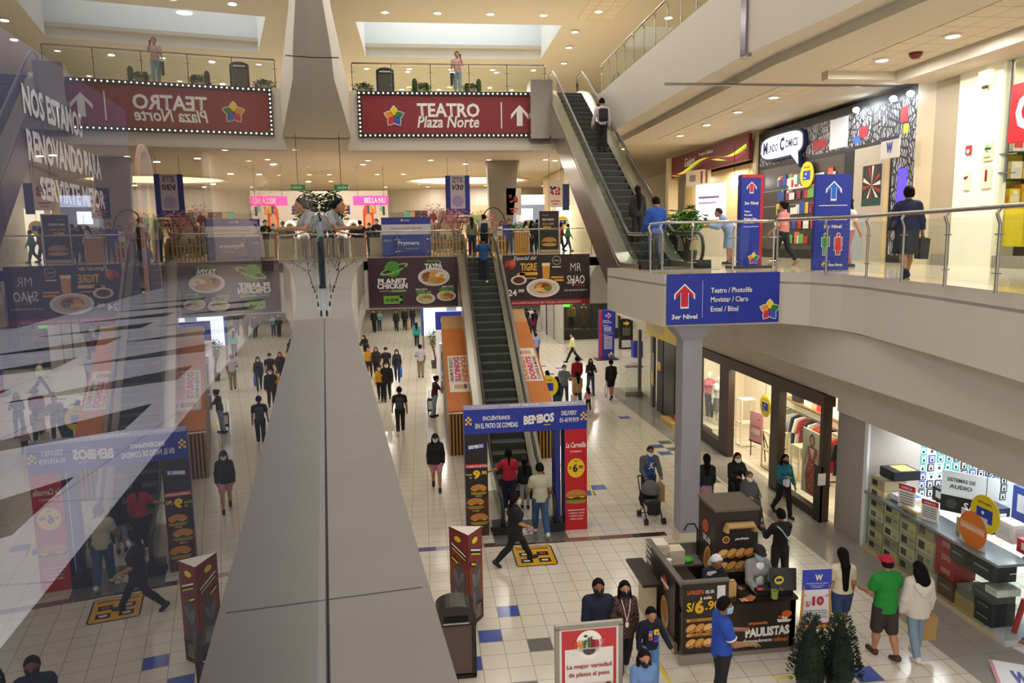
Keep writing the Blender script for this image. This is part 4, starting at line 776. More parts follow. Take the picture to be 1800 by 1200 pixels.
for row in range(3):
    for c in range(7): i = (row*3+c*5) % 8; box_thing('toy_box', '%s toy box, %s shelf, %s from the left' % (tn_[i], ['bottom', 'middle', 'top'][row], ORD[c]), 'toy', (13.33+c*.29, 15.5, L2+1.365+row*.6), (.27, .3, .38+.05*(i % 3)), mat(tc_[i]), 0, 'toy boxes on the shelf', [('f', .1, .2, .9, .6, tc_[(i+3) % 8]), ('l', .1, .2, .9, .6, tc_[(i+5) % 8]), ('f', .3, .65, .8, .9, '#f4f0e4')])
b = Board('red_shop_sign', 'red hanging toy shop sign with white letter at the frame edge', 'sign', (12.5, 14.2, 8.85), 1.0, 1.2, mat('#c0202c', .4), .08, -math.pi/2); b.tx('G', .42, .5, .5, .62, PWHITE, bold=.06); b.done()
for lab, y, z, w, h, face, kind in (('red fire alarm box on the white wall of the toy shop', 15.85, 8.75, .17, .2, mat('#b03028'), 'alarm'), ('cream exit arrow notice on the white wall', 15.25, 8.55, .28, .4, mat('#eef0b8'), 'arrow'), ('fire extinguisher notice below the arrow notice', 15.25, 7.95, .28, .5, mat('#f2efc0'), 'ext'), ('small red hand notice under the alarm box', 15.85, 7.95, .2, .42, mat('#f2efd0'), 'hand')):
    b = Board('wall_notice', lab, 'sign', (12.50, y, z), w, h, face, .02, -math.pi/2)
    if kind == 'arrow': arrow(b.p, 0, h*.65, .16, .2, -.005, mat('#1c5a2c'), .45, .35, math.pi/2); b.tx('SALIDA', .5, .2, .7, .14, mat('#1c5a2c'))
    if kind == 'ext': b.rect(.38, .3, .62, .8, RED)
    if kind == 'hand': b.disc(.35, .65, .04, RED); b.disc(.65, .7, .025, RED)
    if kind == 'alarm': b.disc(.5, .35, .05, PWHITE)
    b.done()
q = MB(); q.box((0, 0, 0), (.12, .3, .3), mat('#f4ecc8', .4, emit=.6)); q.box((0, 0, -.2), (.05, .12, .06), DGREY); tag(q.build('emergency_lamp', None, (12.45, 15.4, 10.35)), 'small emergency lamp high on the white wall', 'lamp')
t = thing('smoke_detector', 'dark red alarm dome in the cream ceiling panels', 'alarm', (10.9, 15.6, 10.9)); q = MB(); q.lathe([(.14, -.005), (.14, -.05), (.08, -.12), (.01, -.13)], mat('#6a1420', .3), 14); q.build('dome', t)
# totems on the gallery
b = Board('totem_sign', 'narrow blue third level totem with red edge behind the railing', 'sign', (8.02, 17.3, L2+.06), .56, 2.2, NAVY, .22); b.p.rect(b.X(.86), 0, b.X(1), 2.2, -.004, mat('#b02038')); b.rect(.0, .965, 1, 1, mat('#c02838'), -.005)
arrow(b.p, b.X(.45), b.Z(.86), .25, .28, -.006, PWHITE, .45, .4); arrow(b.p, b.X(.45), b.Z(.86), .20, .23, -.008, mat('#c81f32'), .45, .4); b.tx('3er Nivel', .45, .69, .62, .035, PWHITE)
for i, st in enumerate(('Teatro', 'Photolife', 'Movistar / Claro', 'Entel / Bitel')): b.tx(st, .14, .60-.04*i, (.26, .36, .58, .42)[i], .022, PWHITE, align='L')
b.rect(.12, .43, .8, .435, PWHITE); flower(b.p, b.X(.62), b.Z(.08), .16, -.006); b.done(); q = MB(); q.box((0, .11, .03), (.95, .6, .06), DGREY); q.build('base', b.t, (0, 0, -.06))
b = Board('totem_sign', 'wide blue restroom totem with green and red figures behind the railing', 'sign', (8.76, 14.98, L2+.02), .76, 2.04, NAVY, .12, -.12)
for k, mm in ((1.0, PWHITE), (.82, mat('#2468c8', .4))): arrow(b.p, 0, b.Z(.83), .34*k, .42*k, -.004-.002*(k < 1), mm, .42, .36)
b.rect(.1, .675, .9, .682, PWHITE); b.tx('SERVICIOS HIGIÉNICOS', .5, .54, .8, .03, PWHITE); b.tx('3er Nivel', .5, .46, .5, .035, PWHITE)
for u, hx, sk in ((.32, '#2f8a3c', 0), (.68, '#c82838', 1)):
    for e, mm, yy in ((.012, PWHITE, -.004), (0, mat(hx, .4), -.008)):
        x = b.X(u); b.p.disc(x, b.Z(.37), .035+e, .04+e, yy, mm, 12); b.p.rect(x-.05-e, b.Z(.25)-e, x+.05+e, b.Z(.345)+e, yy-.0004, mm)
        if sk: b.p.poly([(x-.04-e, b.Z(.29)), (x+.04+e, b.Z(.29)), (x+.085+e, b.Z(.215)-e), (x-.085-e, b.Z(.215)-e)], yy-.0008, mm)
        for s in (-1, 1): b.p.rect(x+s*.026-.018-e, b.Z(.165)-e, x+s*.026+.018+e, b.Z(.26)+e, yy-.0012, mm); b.p.rect(x+s*.068-.012-e, b.Z(.255)-e, x+s*.068+.012+e, b.Z(.345)+e, yy-.0012, mm)
flower(b.p, b.X(.3), b.Z(.06), .06, -.006); b.tx('Plaza Norte', .62, .06, .4, .03, PWHITE, shear=.2); b.done()
b = Board('hanging_sign', 'small white bank sign hanging beside the comics shop door', 'sign', (12.3, 18.45, 8.95), .75, .55, mat('#d8d4cc', .4), .04, -math.pi/2); b.tx('W', .5, .5, .35, .5, NAVY, bold=.05); b.rect(0, .85, 1, 1, mat('#1c2252')); b.done()
# ------------------------------------------------------------------ stands, kiosks and floor things on the ground floor
# burger arch at the foot of the escalator
t = thing('burger_arch', 'blue burger advertising arch at the foot of the lower escalator', 'advertising arch', (2.30, 16.7, 0))
q = MB(); q.box((0, .25, 2.79), (2.92, .5, .58), NAVY); q.build('banner', t)
q = MB(); q.add([(-1.46, 0, 3.082), (1.46, 0, 3.082), (1.46, .5, 3.082), (-1.46, .5, 3.082)], [(0, 1, 2, 3)], mat('#8d8cb4', .3)); q.build('banner_top', t)
Mtop = Matrix.Translation((0, .25, 3.084)) @ Matrix.Rotation(-math.pi/2, 4, 'X')
text(t, 'ENCUÉNTRANOS', -.95, 0, .10, PWHITE, .6, -.004, M=Mtop); text(t, 'BEMBOS', 0, 0, .14, PWHITE, .7, -.004, M=Mtop); text(t, 'EN EL PATIO DE COMIDAS', .95, 0, .10, PWHITE, .7, -.004, M=Mtop)
text(t, 'ENCUÉNTRANOS', -.70, 2.88, .125, PWHITE, .64, -.008, bold=.02); text(t, 'EN EL PATIO DE COMIDAS', -.70, 2.69, .125, PWHITE, 1.0, -.008, bold=.02)
text(t, 'BEMBOS', .30, 2.80, .22, PWHITE, .74, -.008, bold=.05, shear=.12, rot=.07); text(t, 'DELIVERY', 1.03, 2.91, .11, PWHITE, .37, -.008); text(t, '01-4191919', 1.03, 2.74, .12, PWHITE, .46, -.008)
q = MB(); q.rect(.22, 3.0, .38, 3.02, -.006, RED); q.rect(.42, 2.64, .58, 2.66, -.006, YEL)
for cx in (-1.36, 1.38):
    for i in range(3):
        for j in range(4):
            if (i+j) % 2 == 0: q.rect(cx-.075+i*.05, 2.72+j*.05, cx-.025+i*.05, 2.77+j*.05, -.006, YEL)
q.build('checker_print', t)
def leg(x0, x1, face, nm):
    q = MB(); q.box(((x0+x1)/2, .25, 1.25), (x1-x0, .5, 2.5), NAVY); q.rect(x0, 0, x1, 2.5, -.003, face); q.build(nm, t)
leg(-1.46, -.93, mat('#1a1514', .4), 'leg'); leg(.92, 1.46, mat('#c2151f', .4), 'leg')
q = MB(); q.rect(-1.46, 0, -.93, .95, -.005, mat('#4a2416')); q.rect(-1.46, 1.68, -.93, 1.78, -.006, mat('#b8202a'))
for i, (x, z, w) in enumerate(((-1.16, 1.16, .40), (-1.24, .82, .42), (-1.16, .43, .44))): burger(q, x, z, w, -.008)
q.build('burger_print', t)
q = MB(); q.poly([(-1.40, 2.12), (-1.0, 2.16), (-1.0, 2.28), (-1.4, 2.24)], -.006, NAVY); q.build('logo_plate', t); text(t, 'BEMBOS', -1.2, 2.2, .085, PWHITE, .34, -.010, bold=.04, rot=.08)
text(t, 'HAMBURGUETÓN', -1.195, 1.73, .06, PWHITE, .48, -.012); text(t, '9', -1.20, 1.52, .22, YEL, .17, -.012, bold=.05); text(t, '.90', -1.03, 1.56, .09, YEL, .14, -.012, bold=.03); text(t, 'Desde', -1.38, 1.53, .05, YEL, .14, -.012); text(t, 'S/', -1.34, 1.45, .05, YEL, .06, -.012)
text(t, 'REGULAR', -1.16, .99, .025, PWHITE, .14, -.012); text(t, 'A LO POBRE', -1.24, .63, .025, PWHITE, .16, -.012); text(t, 'DOBLE QUESO', -1.16, .23, .025, PWHITE, .2, -.012)
q = MB(); q.disc(1.19, 1.55, .21, .24, -.006, YEL, 24); burger(q, 1.19, .85, .54, -.006); q.build('burger_print', t)
text(t, 'La Carretilla', 1.19, 2.12, .13, PWHITE, .48, -.008, shear=.2); text(t, 'DE BEMBOS', 1.19, 1.96, .04, PWHITE, .28, -.008); text(t, 'S/', 1.06, 1.56, .07, BLACK, .08, -.010); text(t, '6', 1.17, 1.55, .2, BLACK, .12, -.010, bold=.04); text(t, '.90', 1.30, 1.57, .09, BLACK, .13, -.010, bold=.03); text(t, 'DESDE', 1.19, 1.72, .03, BLACK, .1, -.010)
for i, st in enumerate(('HAMBURGUESA DE RES', '+ CEBOLLA + PAPAS', '+ TOMATE Y SALSAS', '+ BEBIDA HELADA')): text(t, st, 1.19, .50-.075*i, .035, PWHITE, .42-.03*i, -.008)
q = MB(); q.box((.76, .3, 1.25), (.12, .5, 2.5), mat('#1c2a80', .4)); q.build('inner_panel', t)
# yellow floor mat
def flat(name, label, cat, pts, m, z=.004, edge=None):
    q = MB(); c = (sum(p[0] for p in pts)/len(pts), sum(p[1] for p in pts)/len(pts)); q.prism([(p[0]-c[0], p[1]-c[1]) for p in pts], 0, z, m)
    return tag(q.build(name, None, (c[0], c[1], .0005)), label, cat)
t = thing('caution_mat', 'yellow caution floor sticker in front of the lower escalator', 'floor sticker', (2.26, 15.4, .001)); q = MB(); W2, H2 = .46, .52
q.prism([(-W2, -H2+.06), (-W2+.06, -H2), (W2-.06, -H2), (W2, -H2+.06), (W2, H2-.06), (W2-.06, H2), (-W2+.06, H2), (-W2, H2-.06)], 0, .003, BLACK); q.build('border', t); q = MB()
q.prism([(-W2+.03, -H2+.06), (-W2+.07, -H2+.03), (W2-.07, -H2+.03), (W2-.03, -H2+.06), (W2-.03, H2-.06), (W2-.07, H2-.03), (-W2+.07, H2-.03), (-W2+.03, H2-.06)], .001, .0045, mat('#e0a81c', .4)); q.build('yellow_field', t)
q = MB()
for x in (-.2, .2):
    for y in (-.26, .08): q.box((x, y, .005), (.26, .2, .002), BLACK); q.box((x, y, .0064), (.14, .07, .001), PWHITE if (x < 0 or y < 0) else mat('#c83a4a'))
q.build('pictograms', t); text(t, 'PRECAUCIÓN', 0, .37, .11, BLACK, .72, -.007, M=Matrix.Rotation(-math.pi/2, 4, 'X'), bold=.03)
t = thing('floor_sticker', 'pale floor sticker on the escalator plate', 'floor sticker', (2.2, 16.75, .016)); q = MB(); q.prism([(.28*math.cos(a)*(1+.15*math.sin(5*a)), .22*math.sin(a)*(1+.15*math.cos(7*a))) for a in np.linspace(0, 2*math.pi, 26, endpoint=False)], 0, .002, mat('#c8c2bc')); q.build('disc', t); q = MB()
for i in range(7): a = i*.9; q.box((.17*math.cos(a), .12*math.sin(a), .003), (.1, .05, .002), mat('#6a3a3a'), rz=a)
q.build('marks', t)
for i, (pts, lab) in enumerate([([(.30, 26.0), (.36, 26.0), (.5, 30.7), (.44, 30.7)], 'yellow floor tape beside the left donut kiosk'), ([(4.40, 18.9), (4.46, 18.9), (4.66, 20.6), (4.60, 20.6)], 'yellow floor tape right of the burger arch'), ([(3.8, 13.18), (4.3, 13.18), (4.3, 13.24), (3.8, 13.24)], 'yellow floor tape behind the couple'), ([(3.62, 10.9), (3.68, 10.9), (3.70, 10.3), (3.64, 10.3)], 'yellow floor tape behind the boy'), ([(5.36, 10.24), (5.75, 10.22), (5.75, 10.28), (5.36, 10.30)], 'yellow floor tape in front of the empanada kiosk'), ([(6.40, 10.68), (6.46, 10.68), (6.55, 11.25), (6.49, 11.25)], 'yellow floor tape under the wooden easel')]): flat('floor_tape', lab, 'floor tape', pts, mat('#e6d23a', .5), .002)
# three sided stand
t = thing('triangular_stand', 'three sided dark red poster stand with grey statue print', 'poster stand', (.63, 12.80, 0)); tri = [(-.31, .22), (.02, -.27), (.29, .12)]; H = 1.77
q = MB(); q.prism(tri, 0, H, mat('#7a1620', .4), mat('#e8e2da')); q.build('body', t)
def side(a, b):
    d = Vector((b[0]-a[0], b[1]-a[1], 0)); L = d.length; ang = math.atan2(d.y, d.x); M = Matrix.Translation((a[0], a[1], 0)) @ Matrix.Rotation(ang, 4, 'Z'); q = MB()
    q.rect(.01, 0, L-.01, 1.1, -.003, mat('#8a3a22'), M=M); q.rect(.01, 0, L-.01, .42, -.004, mat('#3a1c16'), M=M)
    g = mat('#4c4a52', .4); g2 = mat('#6c6a74', .35)
    q.poly([(L*.2, .3), (L*.12, .7), (L*.25, 1.02), (L*.5, 1.1), (L*.75, 1.05), (L*.85, .8), (L*.7, .55), (L*.9, .45), (L*.85, .38), (L*.6, .42), (L*.45, .2)], -.006, g, M=M); q.disc(L*.55, 1.14, .055, .07, -.007, g, 12, M=M); q.disc(L*.35, .85, .07, .16, -.008, g2, 12, rot=.4, M=M); q.disc(L*.62, .88, .05, .14, -.008, g2, 12, rot=-.5, M=M); q.disc(L*.3, .5, .05, .14, -.008, g2, 12, M=M)
    q.disc(L*.45, 1.60, .10, .055, -.005, mat('#e8d820'), 16, M=M); q.poly([(L*.12, 1.50), (L*.88, 1.36), (L*.88, 1.26), (L*.12, 1.40)], -.005, mat('#1a1414'), M=M); q.poly([(L*.14, 1.485), (L*.86, 1.352), (L*.86, 1.32), (L*.14, 1.45)], -.007, PWHITE, M=M); q.poly([(L*.16, 1.40), (L*.84, 1.275), (L*.84, 1.25), (L*.16, 1.375)], -.007, mat('#e8d820'), M=M); q.poly([(L*.1, 1.24), (L*.5, 1.16), (L*.5, 1.08), (L*.1, 1.16)], -.009, mat('#1a1414'), M=M); q.poly([(L*.14, 1.22), (L*.46, 1.155), (L*.46, 1.115), (L*.14, 1.18)], -.011, mat('#e8d820'), M=M)
    for i in range(5): q.rect(L*.2, .30-.05*i, L*.8, .32-.05*i, -.006, mat('#b8a89a'), M=M)
    q.build('poster_print', t)
side(tri[0], tri[1]); side(tri[1], tri[2])
# litter bin
t = thing('litter_bin', 'black domed litter bin with speckled panel beside the ledge', 'litter bin', (.34, 11.22, 0)); q = MB(); w = .31
q.box((0, 0, .03), (.62, .46, .06), BLACK)
for x in (-.285, .285):
    for y in (-.2, .2): q.box((x, y, .5), (.06, .06, .92), BLACK)
q.box((0, 0, .94), (.64, .48, .06), BLACK); q.build('frame', t)
q = MB(); q.box((0, 0, .49), (.54, .40, .84), mat('#5b4a44', .7, noise=.5, nscale=60)); q.build('panel', t)
q = MB(); arc = [(-.32, .97)]+[(.32*math.cos(a), 1.08+.17*math.sin(a)) for a in np.linspace(math.pi, 0, 13)]+[(.32, .97)]; q.wallx(arc, -.24, .24, mat('#26241f', .35)); q.build('dome', t, smooth=False)
q = MB(); q.poly([(-.2, .985), (.2, .985), (.19, 1.09), (-.19, 1.09)], -.245, mat('#050505', .9)); q.build('opening', t); q = MB(); q.box((0, -.25, .965), (.42, .02, .02), STEEL); q.build('trim_bar', t)
# buffet poster stand
b = Board('poster_stand', 'steel framed buffet poster stand with red head in the foreground', 'poster stand', (2.11, 9.27, .55), .86, 1.15, mat('#e6e2de', .45), .04, .02); b.rect(.05, .73, .95, .97, mat('#c0303a', .4)); b.p.rect(b.X(.05), 0, b.X(.10), 1.05, -.0045, mat('#c0303a')); b.p.rect(b.X(.90), 0, b.X(.95), 1.05, -.0045, mat('#c0303a'))
b.disc(.5, .80, .185, PWHITE, y=-.006); b.disc(.5, .72, .15, PWHITE, y=-.006); b.p.disc(0, b.Z(.72), .09, .085, -.010, mat('#4a4440'), 16, 180, 360); b.p.disc(-.05, b.Z(.89), .03, .02, -.010, mat('#2a5a34'), 8); b.p.rect(-.02, b.Z(.74), .01, b.Z(.87), -.010, mat('#2a5a34')); b.p.rect(.015, b.Z(.74), .045, b.Z(.88), -.010, mat('#b02030'))
for st, u, hx in (('B', .28, '#c8502a'), ('u', .36, '#d8842a'), ('f', .43, '#2a6a3a'), ('l', .56, '#7a1c2a'), ('e', .63, '#c02a3a'), ('y', .71, '#c87088')): b.tx(st, u, .79, .075, .10, mat(hx), -.016, bold=.05)
b.tx('La mejor variedad', .5, .50, .74, .072, mat('#a02838')); b.tx('de platos al peso', .5, .395, .68, .072, mat('#a02838'))
b.p.rect(b.X(.1), 0, b.X(.9), b.Z(.28), -.006, mat('#cfc4b4')); r_ = rnd(11)
for i in range(60): b.p.disc(b.X(r_.uniform(.14, .48)), b.Z(r_.uniform(.0, .22)), .035, .02, -.008-.0002*i, mat(r_.choice(['#a87a3a', '#6a2c22', '#d0a860', '#8a4a2a', '#c89a4a'])), 8, rot=r_.uniform(0, 3))
for i in range(40): b.p.disc(b.X(r_.uniform(.55, .86)), b.Z(r_.uniform(.0, .24)), .05, .03, -.008-.0002*i, mat(r_.choice(['#5a2a20', '#8a4a38', '#3a1c18', '#c8862a', '#7a3a2a'])), 8, rot=r_.uniform(0, 3))
b.done(); q = MB()
for c, d in (((-.45, .02, .56), (.06, .06, 1.2)), ((.45, .02, .56), (.06, .06, 1.2)), ((0, .02, 1.17), (.96, .06, .07)), ((0, .02, -.02), (.96, .06, .06)), ((0, .02, -.28), (.06, .06, .5)), ((0, .02, -.53), (.6, .4, .04))): q.box(c, d, mat('#a09a92', .35, .6))
q.build('steel_frame', b.t)
# donut kiosk roofs beside the escalator
DOR = mat('#cf7830', .45); WOOD = mat('#b5803c', .5); DWOOD = mat('#2e2219', .6)
def donut(label, x0, x1, y0, y1, z0, z1, mir):
    t = thing('donut_kiosk', label, 'kiosk', (x0, y0, 0)); w = x1-x0; L = y1-y0; sl = math.atan2(z1-z0, L); SL = math.hypot(L, z1-z0)
    M = Matrix.Translation((0, 0, z0)) @ Matrix.Rotation(sl, 4, 'X'); q = MB(); q.box((w/2, SL*.42, -.03), (w, SL*.84, .06), DOR, M=M); q.build('orange_roof', t); q = MB(); q.box((w/2, SL*.92, -.03), (w, SL*.16, .06), mat('#c49a6a', .5, noise=.15, nscale=3), M=M); q.build('wooden_roof', t)
    q = MB(); q.box((w/2, .06, z0/2-.06), (w*.96, .06, z0-.12), DWOOD)
    for i in range(int(w/.11)): q.box((.05+i*.11, .0, z0/2-.04), (.05, .06, z0-.1), WOOD)
    q.build('slatted_front', t); q = MB(); q.add([(0, .1, 0), (0, L, 0), (0, L, z1-.1), (0, .1, z0-.1)], [(0, 1, 2, 3)], mat('#9a9088')); q.add([(w, .1, 0), (w, L, 0), (w, L, z1-.1), (w, .1, z0-.1)], [(0, 1, 2, 3)], mat('#e8e2da')); q.build('side_wall', t)
    # sideways lettering lying on the roof
    B = M @ Matrix.Translation((w/2, SL*.36, .004)) @ Matrix.Rotation(-math.pi/2, 4, 'X') @ Matrix.Rotation(math.pi/2*(1 if not mir else -1), 4, 'Y') @ Matrix.Diagonal((1.75, 1, 1.3, 1))
    q = MB(); q.rect(-.62, -.26, .72, .30, 0, PWHITE, M=B); q.rect(-.60, -.24, .70, .28, -.002, mat('#e8dccc'), M=B); q.rect(.42 if True else 0, -.2, .66, .24, -.003, PWHITE, M=B); q.rect(.46, -.14, .62, .12, -.005, mat('#d8a878'), M=B); q.poly([(.44, .12), (.64, .12), (.60, .2), (.48, .2)], -.006, mat('#7a4a2a'), M=B); q.build('logo_plate', t)
    text(t, 'DUNKIN', -.1, .17, .16, mat('#e8792a'), .9, -.006, M=B, bold=.05); text(t, 'DONUTS', -.1, -.02, .16, mat('#d82a6a'), .9, -.006, M=B, bold=.05); text(t, 'COFFEE & MORE', -.1, -.18, .09, mat('#4a3020'), .9, -.006, M=B)
    return t
donut('left donut kiosk with sloping orange roof beside the escalator', .66, 1.58, 23.4, 29.4, 1.5, 4.0, False)
donut('right donut kiosk with sloping orange roof beside the escalator', 3.18, 4.0, 22.6, 29.4, 1.75, 4.2, True)
b = Board('kiosk_banner', 'blue and white discount banner behind the left donut kiosk', 'banner', (1.35, 37.5, 0), 1.6, 3.4, mat('#e4e0ea', .5), .3); b.rect(0, .73, 1, 1, NAVY); b.tx('Descuentos', .45, .87, .55, .055, PWHITE); b.tx('por apertura en todo', .45, .80, .5, .03, PWHITE); b.tx('Consigue nuestros productos', .5, .66, .7, .03, mat('#c03a5a')); b.p.poly([(b.X(.84), b.Z(.94)), (b.X(.89), b.Z(.94)), (b.X(.97), b.Z(.78)), (b.X(.92), b.Z(.78))], -.006, PWHITE); b.done()
b = Board('display_cabinet', 'white cabinet with maroon panel left of the donut kiosk', 'cabinet', (1.0, 33.5, 0), .7, 2.3, mat('#e8e4e6', .5), .5); b.rect(.1, .45, .9, .85, mat('#5a2038')); b.rect(0, .0, 1, .25, mat('#8a86a0')); b.rect(.1, .3, .9, .36, NAVY); b.rect(.15, .88, .6, .96, ORG); b.done()
b = Board('lit_shop', 'white lit panels of a far shop under the bridge', 'shop sign', (1.4, 42, 1.6), 3.2, 2.6, mat('#dfeaf4', .4, emit=.8), .2); b.rect(.46, 0, .64, 1, mat('#7a94b4')); b.rect(.0, 0, .05, 1, mat('#2a4a8a')); b.done(); q = MB(); q.box((-1.5, .1, -.8), (.1, .1, 1.6), DSTEEL); q.box((1.5, .1, -.8), (.1, .1, 1.6), DSTEEL); q.build('support', b.t)
q = disc_sign('yellow round card sign behind the right donut kiosk', (4.55, 27.0, 1.45), 0, .42, stand=1.45)

# empanada kiosk
def empanada(q, x, z, r, y, k):
    ro = .5+.25*math.sin(k*2.3); q.disc(x, z, r, r*.78, y, mat('#1a110d'), 16, rot=ro); q.disc(x, z, r*.95, r*.72, y-.0004, mat(['#d8964a', '#c98238', '#e0a858', '#cf8c40'][k % 4]), 16, rot=ro); c_, s_ = math.cos(ro), math.sin(ro)
    q.disc(x-s_*r*.12, z+c_*r*.12, r*.80, r*.42, y-.0008, mat(['#e6b068', '#dca050', '#ecc080', '#e0a85c'][k % 4]), 14, rot=ro)
    for j in range(5): u = (j-2)*r*.34; q.disc(x+u*c_+s_*r*.42*(1-abs(j-2)*.12), z+u*s_-c_*r*.42*(1-abs(j-2)*.12), r*.13, r*.16, y-.0010-.0001*j, mat(['#8a4a22', '#5a3420', '#b8642c', '#7a2c1c'][(k+j) % 4]), 8)
KB = mat('#2a201c', .4); FRM = mat('#6f6862', .4); KST = mat('#9d948a', .3, .5)
t = thing('kiosk_counter', 'left counter of the empanada kiosk with price panel', 'counter', (4.42, 11.5, 0))
q = MB(); q.box((-.34, .55, .65), (.08, 1.6, 1.3), KB); q.box((0, -.62, .78), (.78, .06, 1.26), KB); q.build('panel', t)
q = MB(); q.box((-.02, -.66, .09), (.84, .06, .18), KST); q.box((-.39, .5, .09), (.06, 1.7, .18), KST); q.build('plinth', t)
q = MB(); q.box((0, -.62, 1.42), (.80, .08, .04), FRM); q.box((-.34, .36, 1.32), (.10, 2.0, .04), FRM); q.build('capping', t)
q = MB(); q.box((-.02, .45, .88), (.6, 1.9, .05), KB); q.build('worktop', t)
B = MB()
for z0, z1, zz in ((.74, .79, 0), (.48, .53, 0)): B.rect(-.32, z0, .3, z1, -.655, mat('#e8a030'))
r_ = rnd(2)
for z in (.62, .36):
    for i in range(4):
        empanada(B, -.24+i*.15, z, .105, -.656-.002*i, i)
B.build('food_print', t); q = MB(); q.rect(.19, 1.10, .33, 1.34, -.657, mat('#e2e0dc')); q.build('notice', t)
text(t, 'LA PAULISTA', -.18, 1.25, .075, mat('#e8702a'), .28, -.66, bold=.03); text(t, 'DEL DÍA', .065, 1.255, .07, PWHITE, .15, -.66, bold=.03); text(t, 'a solo', .0, 1.15, .06, PWHITE, .2, -.66, bold=.03); text(t, 'S/', -.26, 1.0, .16, YEL, .13, -.66, bold=.03); text(t, '6', -.11, 1.0, .25, mat('#f0b42c'), .16, -.66, bold=.05); text(t, '.90', .12, 1.01, .16, mat('#f0b42c'), .26, -.66, bold=.03)
text(t, 'ELIGE TUS FAVORITAS', -.01, .765, .03, BLACK, .5, -.662); text(t, 'SABORES CLÁSICOS', -.01, .505, .03, BLACK, .45, -.662)
ML = Matrix.Translation((-.385, .55, 0)) @ Matrix.Rotation(-math.pi/2, 4, 'Z'); q = MB(); q.disc(.3, .45, .22, .30, -.004, mat('#c8a06a'), 16, M=ML); q.disc(.35, .5, .15, .2, -.006, mat('#a8763a'), 16, M=ML); q.disc(.3, 1.0, .12, .14, -.004, mat('#c84a2a'), 12, M=ML); q.rect(.1, .95, .5, 1.02, -.006, PWHITE, M=ML); q.build('side_print', t)
t = thing('side_shelf', 'dark side shelf hinged on the left of the empanada kiosk', 'counter', (3.92, 12.3, 0)); q = MB(); q.box((-.12, 0, .95), (.32, 1.1, .05), KB); q.build('top', t); q = MB(); q.box((.0, .1, .46), (.06, .9, .92), mat('#c9b99a')); q.build('support', t)
t = thing('kiosk_counter', 'front counter of the empanada kiosk with white and orange lettering', 'counter', (5.42, 10.98, 0)); q = MB(); q.box((0, 0, .52), (1.22, .10, .84), KB); q.box((.56, .45, .52), (.1, 1.0, .84), KB); q.build('panel', t); q = MB(); q.box((0, .2, .98), (1.26, .56, .05), mat('#1c1614', .25)); q.box((.5, .7, .98), (.28, .6, .05), mat('#1c1614', .25)); q.build('worktop', t); q = MB(); q.box((0, .02, .07), (1.22, .08, .14), KST); q.build('plinth', t)
text(t, 'PAULISTAS', .12, .42, .17, PWHITE, .78, -.056, bold=.06, rot=.02); text(t, 'empanadas', -.05, .575, .075, ORG, .34, -.056, shear=.15, bold=.03); text(t, '¡Extremadamente', -.06, .26, .08, PWHITE, .52, -.056, shear=.25); text(t, 'rellenas!', .36, .265, .08, ORG, .28, -.056, shear=.25)
q = MB(); q.poly([(.28, .62), (.55, .60), (.5, .56), (.3, .565)], -.054, PWHITE); q.disc(.42, .65, .055, .05, -.056, mat('#e8d0c0'), 12); q.disc(.45, .71, .09, .06, -.058, mat('#e05a28'), 12); q.disc(.33, .66, .035, .03, -.058, mat('#c8502a'), 8); q.disc(.32, .72, .025, .03, -.059, BLACK, 8); q.build('mascot_free_emblem', t).name = 'emblem_print'
t = thing('kiosk_tower', 'tall dark tower of the empanada kiosk with food pictures', 'cabinet', (5.42, 12.35, 0)); q = MB(); q.box((0, 0, 1.08), (.80, .80, 2.14), KB); q.build('body', t); q = MB(); q.box((0, 0, 2.17), (.84, .84, .05), mat('#6b5f54', .4)); q.build('top', t)
q = MB()
for z in (1.36, 1.12):
    for i in range(4): empanada(q, -.24+i*.16, z, .115, -.405-.002*i, i+2)
q.rect(-.32, 1.01, .3, 1.03, -.404, mat('#b8a48a')); q.disc(-.2, 1.62, .07, .07, -.404, mat('#d8a84a'), 16); q.disc(-.2, 1.62, .05, .05, -.406, mat('#7a5a2a'), 14); q.build('food_print', t); text(t, 'paulistas', .1, 1.62, .06, PWHITE, .26, -.406, shear=.2, bold=.03)
MT = Matrix.Translation((-.402, 0, 0)) @ Matrix.Rotation(-math.pi/2, 4, 'Z'); q = MB(); q.disc(-.05, 1.72, .16, .12, -.003, mat('#c8502a'), 12, rot=.5, M=MT); q.disc(.05, 1.15, .14, .26, -.003, mat('#d8a05a'), 14, rot=-.4, M=MT); q.disc(.05, 1.15, .08, .18, -.005, mat('#b8763a'), 14, rot=-.4, M=MT); q.build('side_print', t); text(t, 'S/5.00', .03, 1.5, .12, PWHITE, .34, -.006, M=MT, bold=.04)
b_ = MB(); b_.tube([(-.26, 0, 0), (-.24, .0, .10), (.24, 0, .10), (.27, 0, 0)], .10, mat('#b8925e', .7), 10, flat=(1, .55)); tag(b_.build('paper_sack', None, (5.45, 11.89, 1.80)), 'folded brown paper sack hung on the kiosk tower', 'bag')
t = thing('faucet', 'black gooseneck tap at the empanada kiosk sink', 'tap', (5.0, 12.75, 1.0)); q = MB(); q.tube([(0, 0, 0), (0, 0, .5), (-.06, 0, .62), (-.2, 0, .62), (-.26, 0, .5)], .016, BLACK, 6); q.build('spout', t)
t = thing('sink_unit', 'steel sink unit at the back of the empanada kiosk', 'sink', (4.75, 12.75, 0)); q = MB(); q.box((0, 0, .45), (.9, .5, .9), KB); q.build('cabinet', t); q = MB(); q.box((0, 0, .92), (.92, .52, .04), KST); q.box((0, .2, 1.05), (.92, .04, .24), KST); q.build('worktop', t)
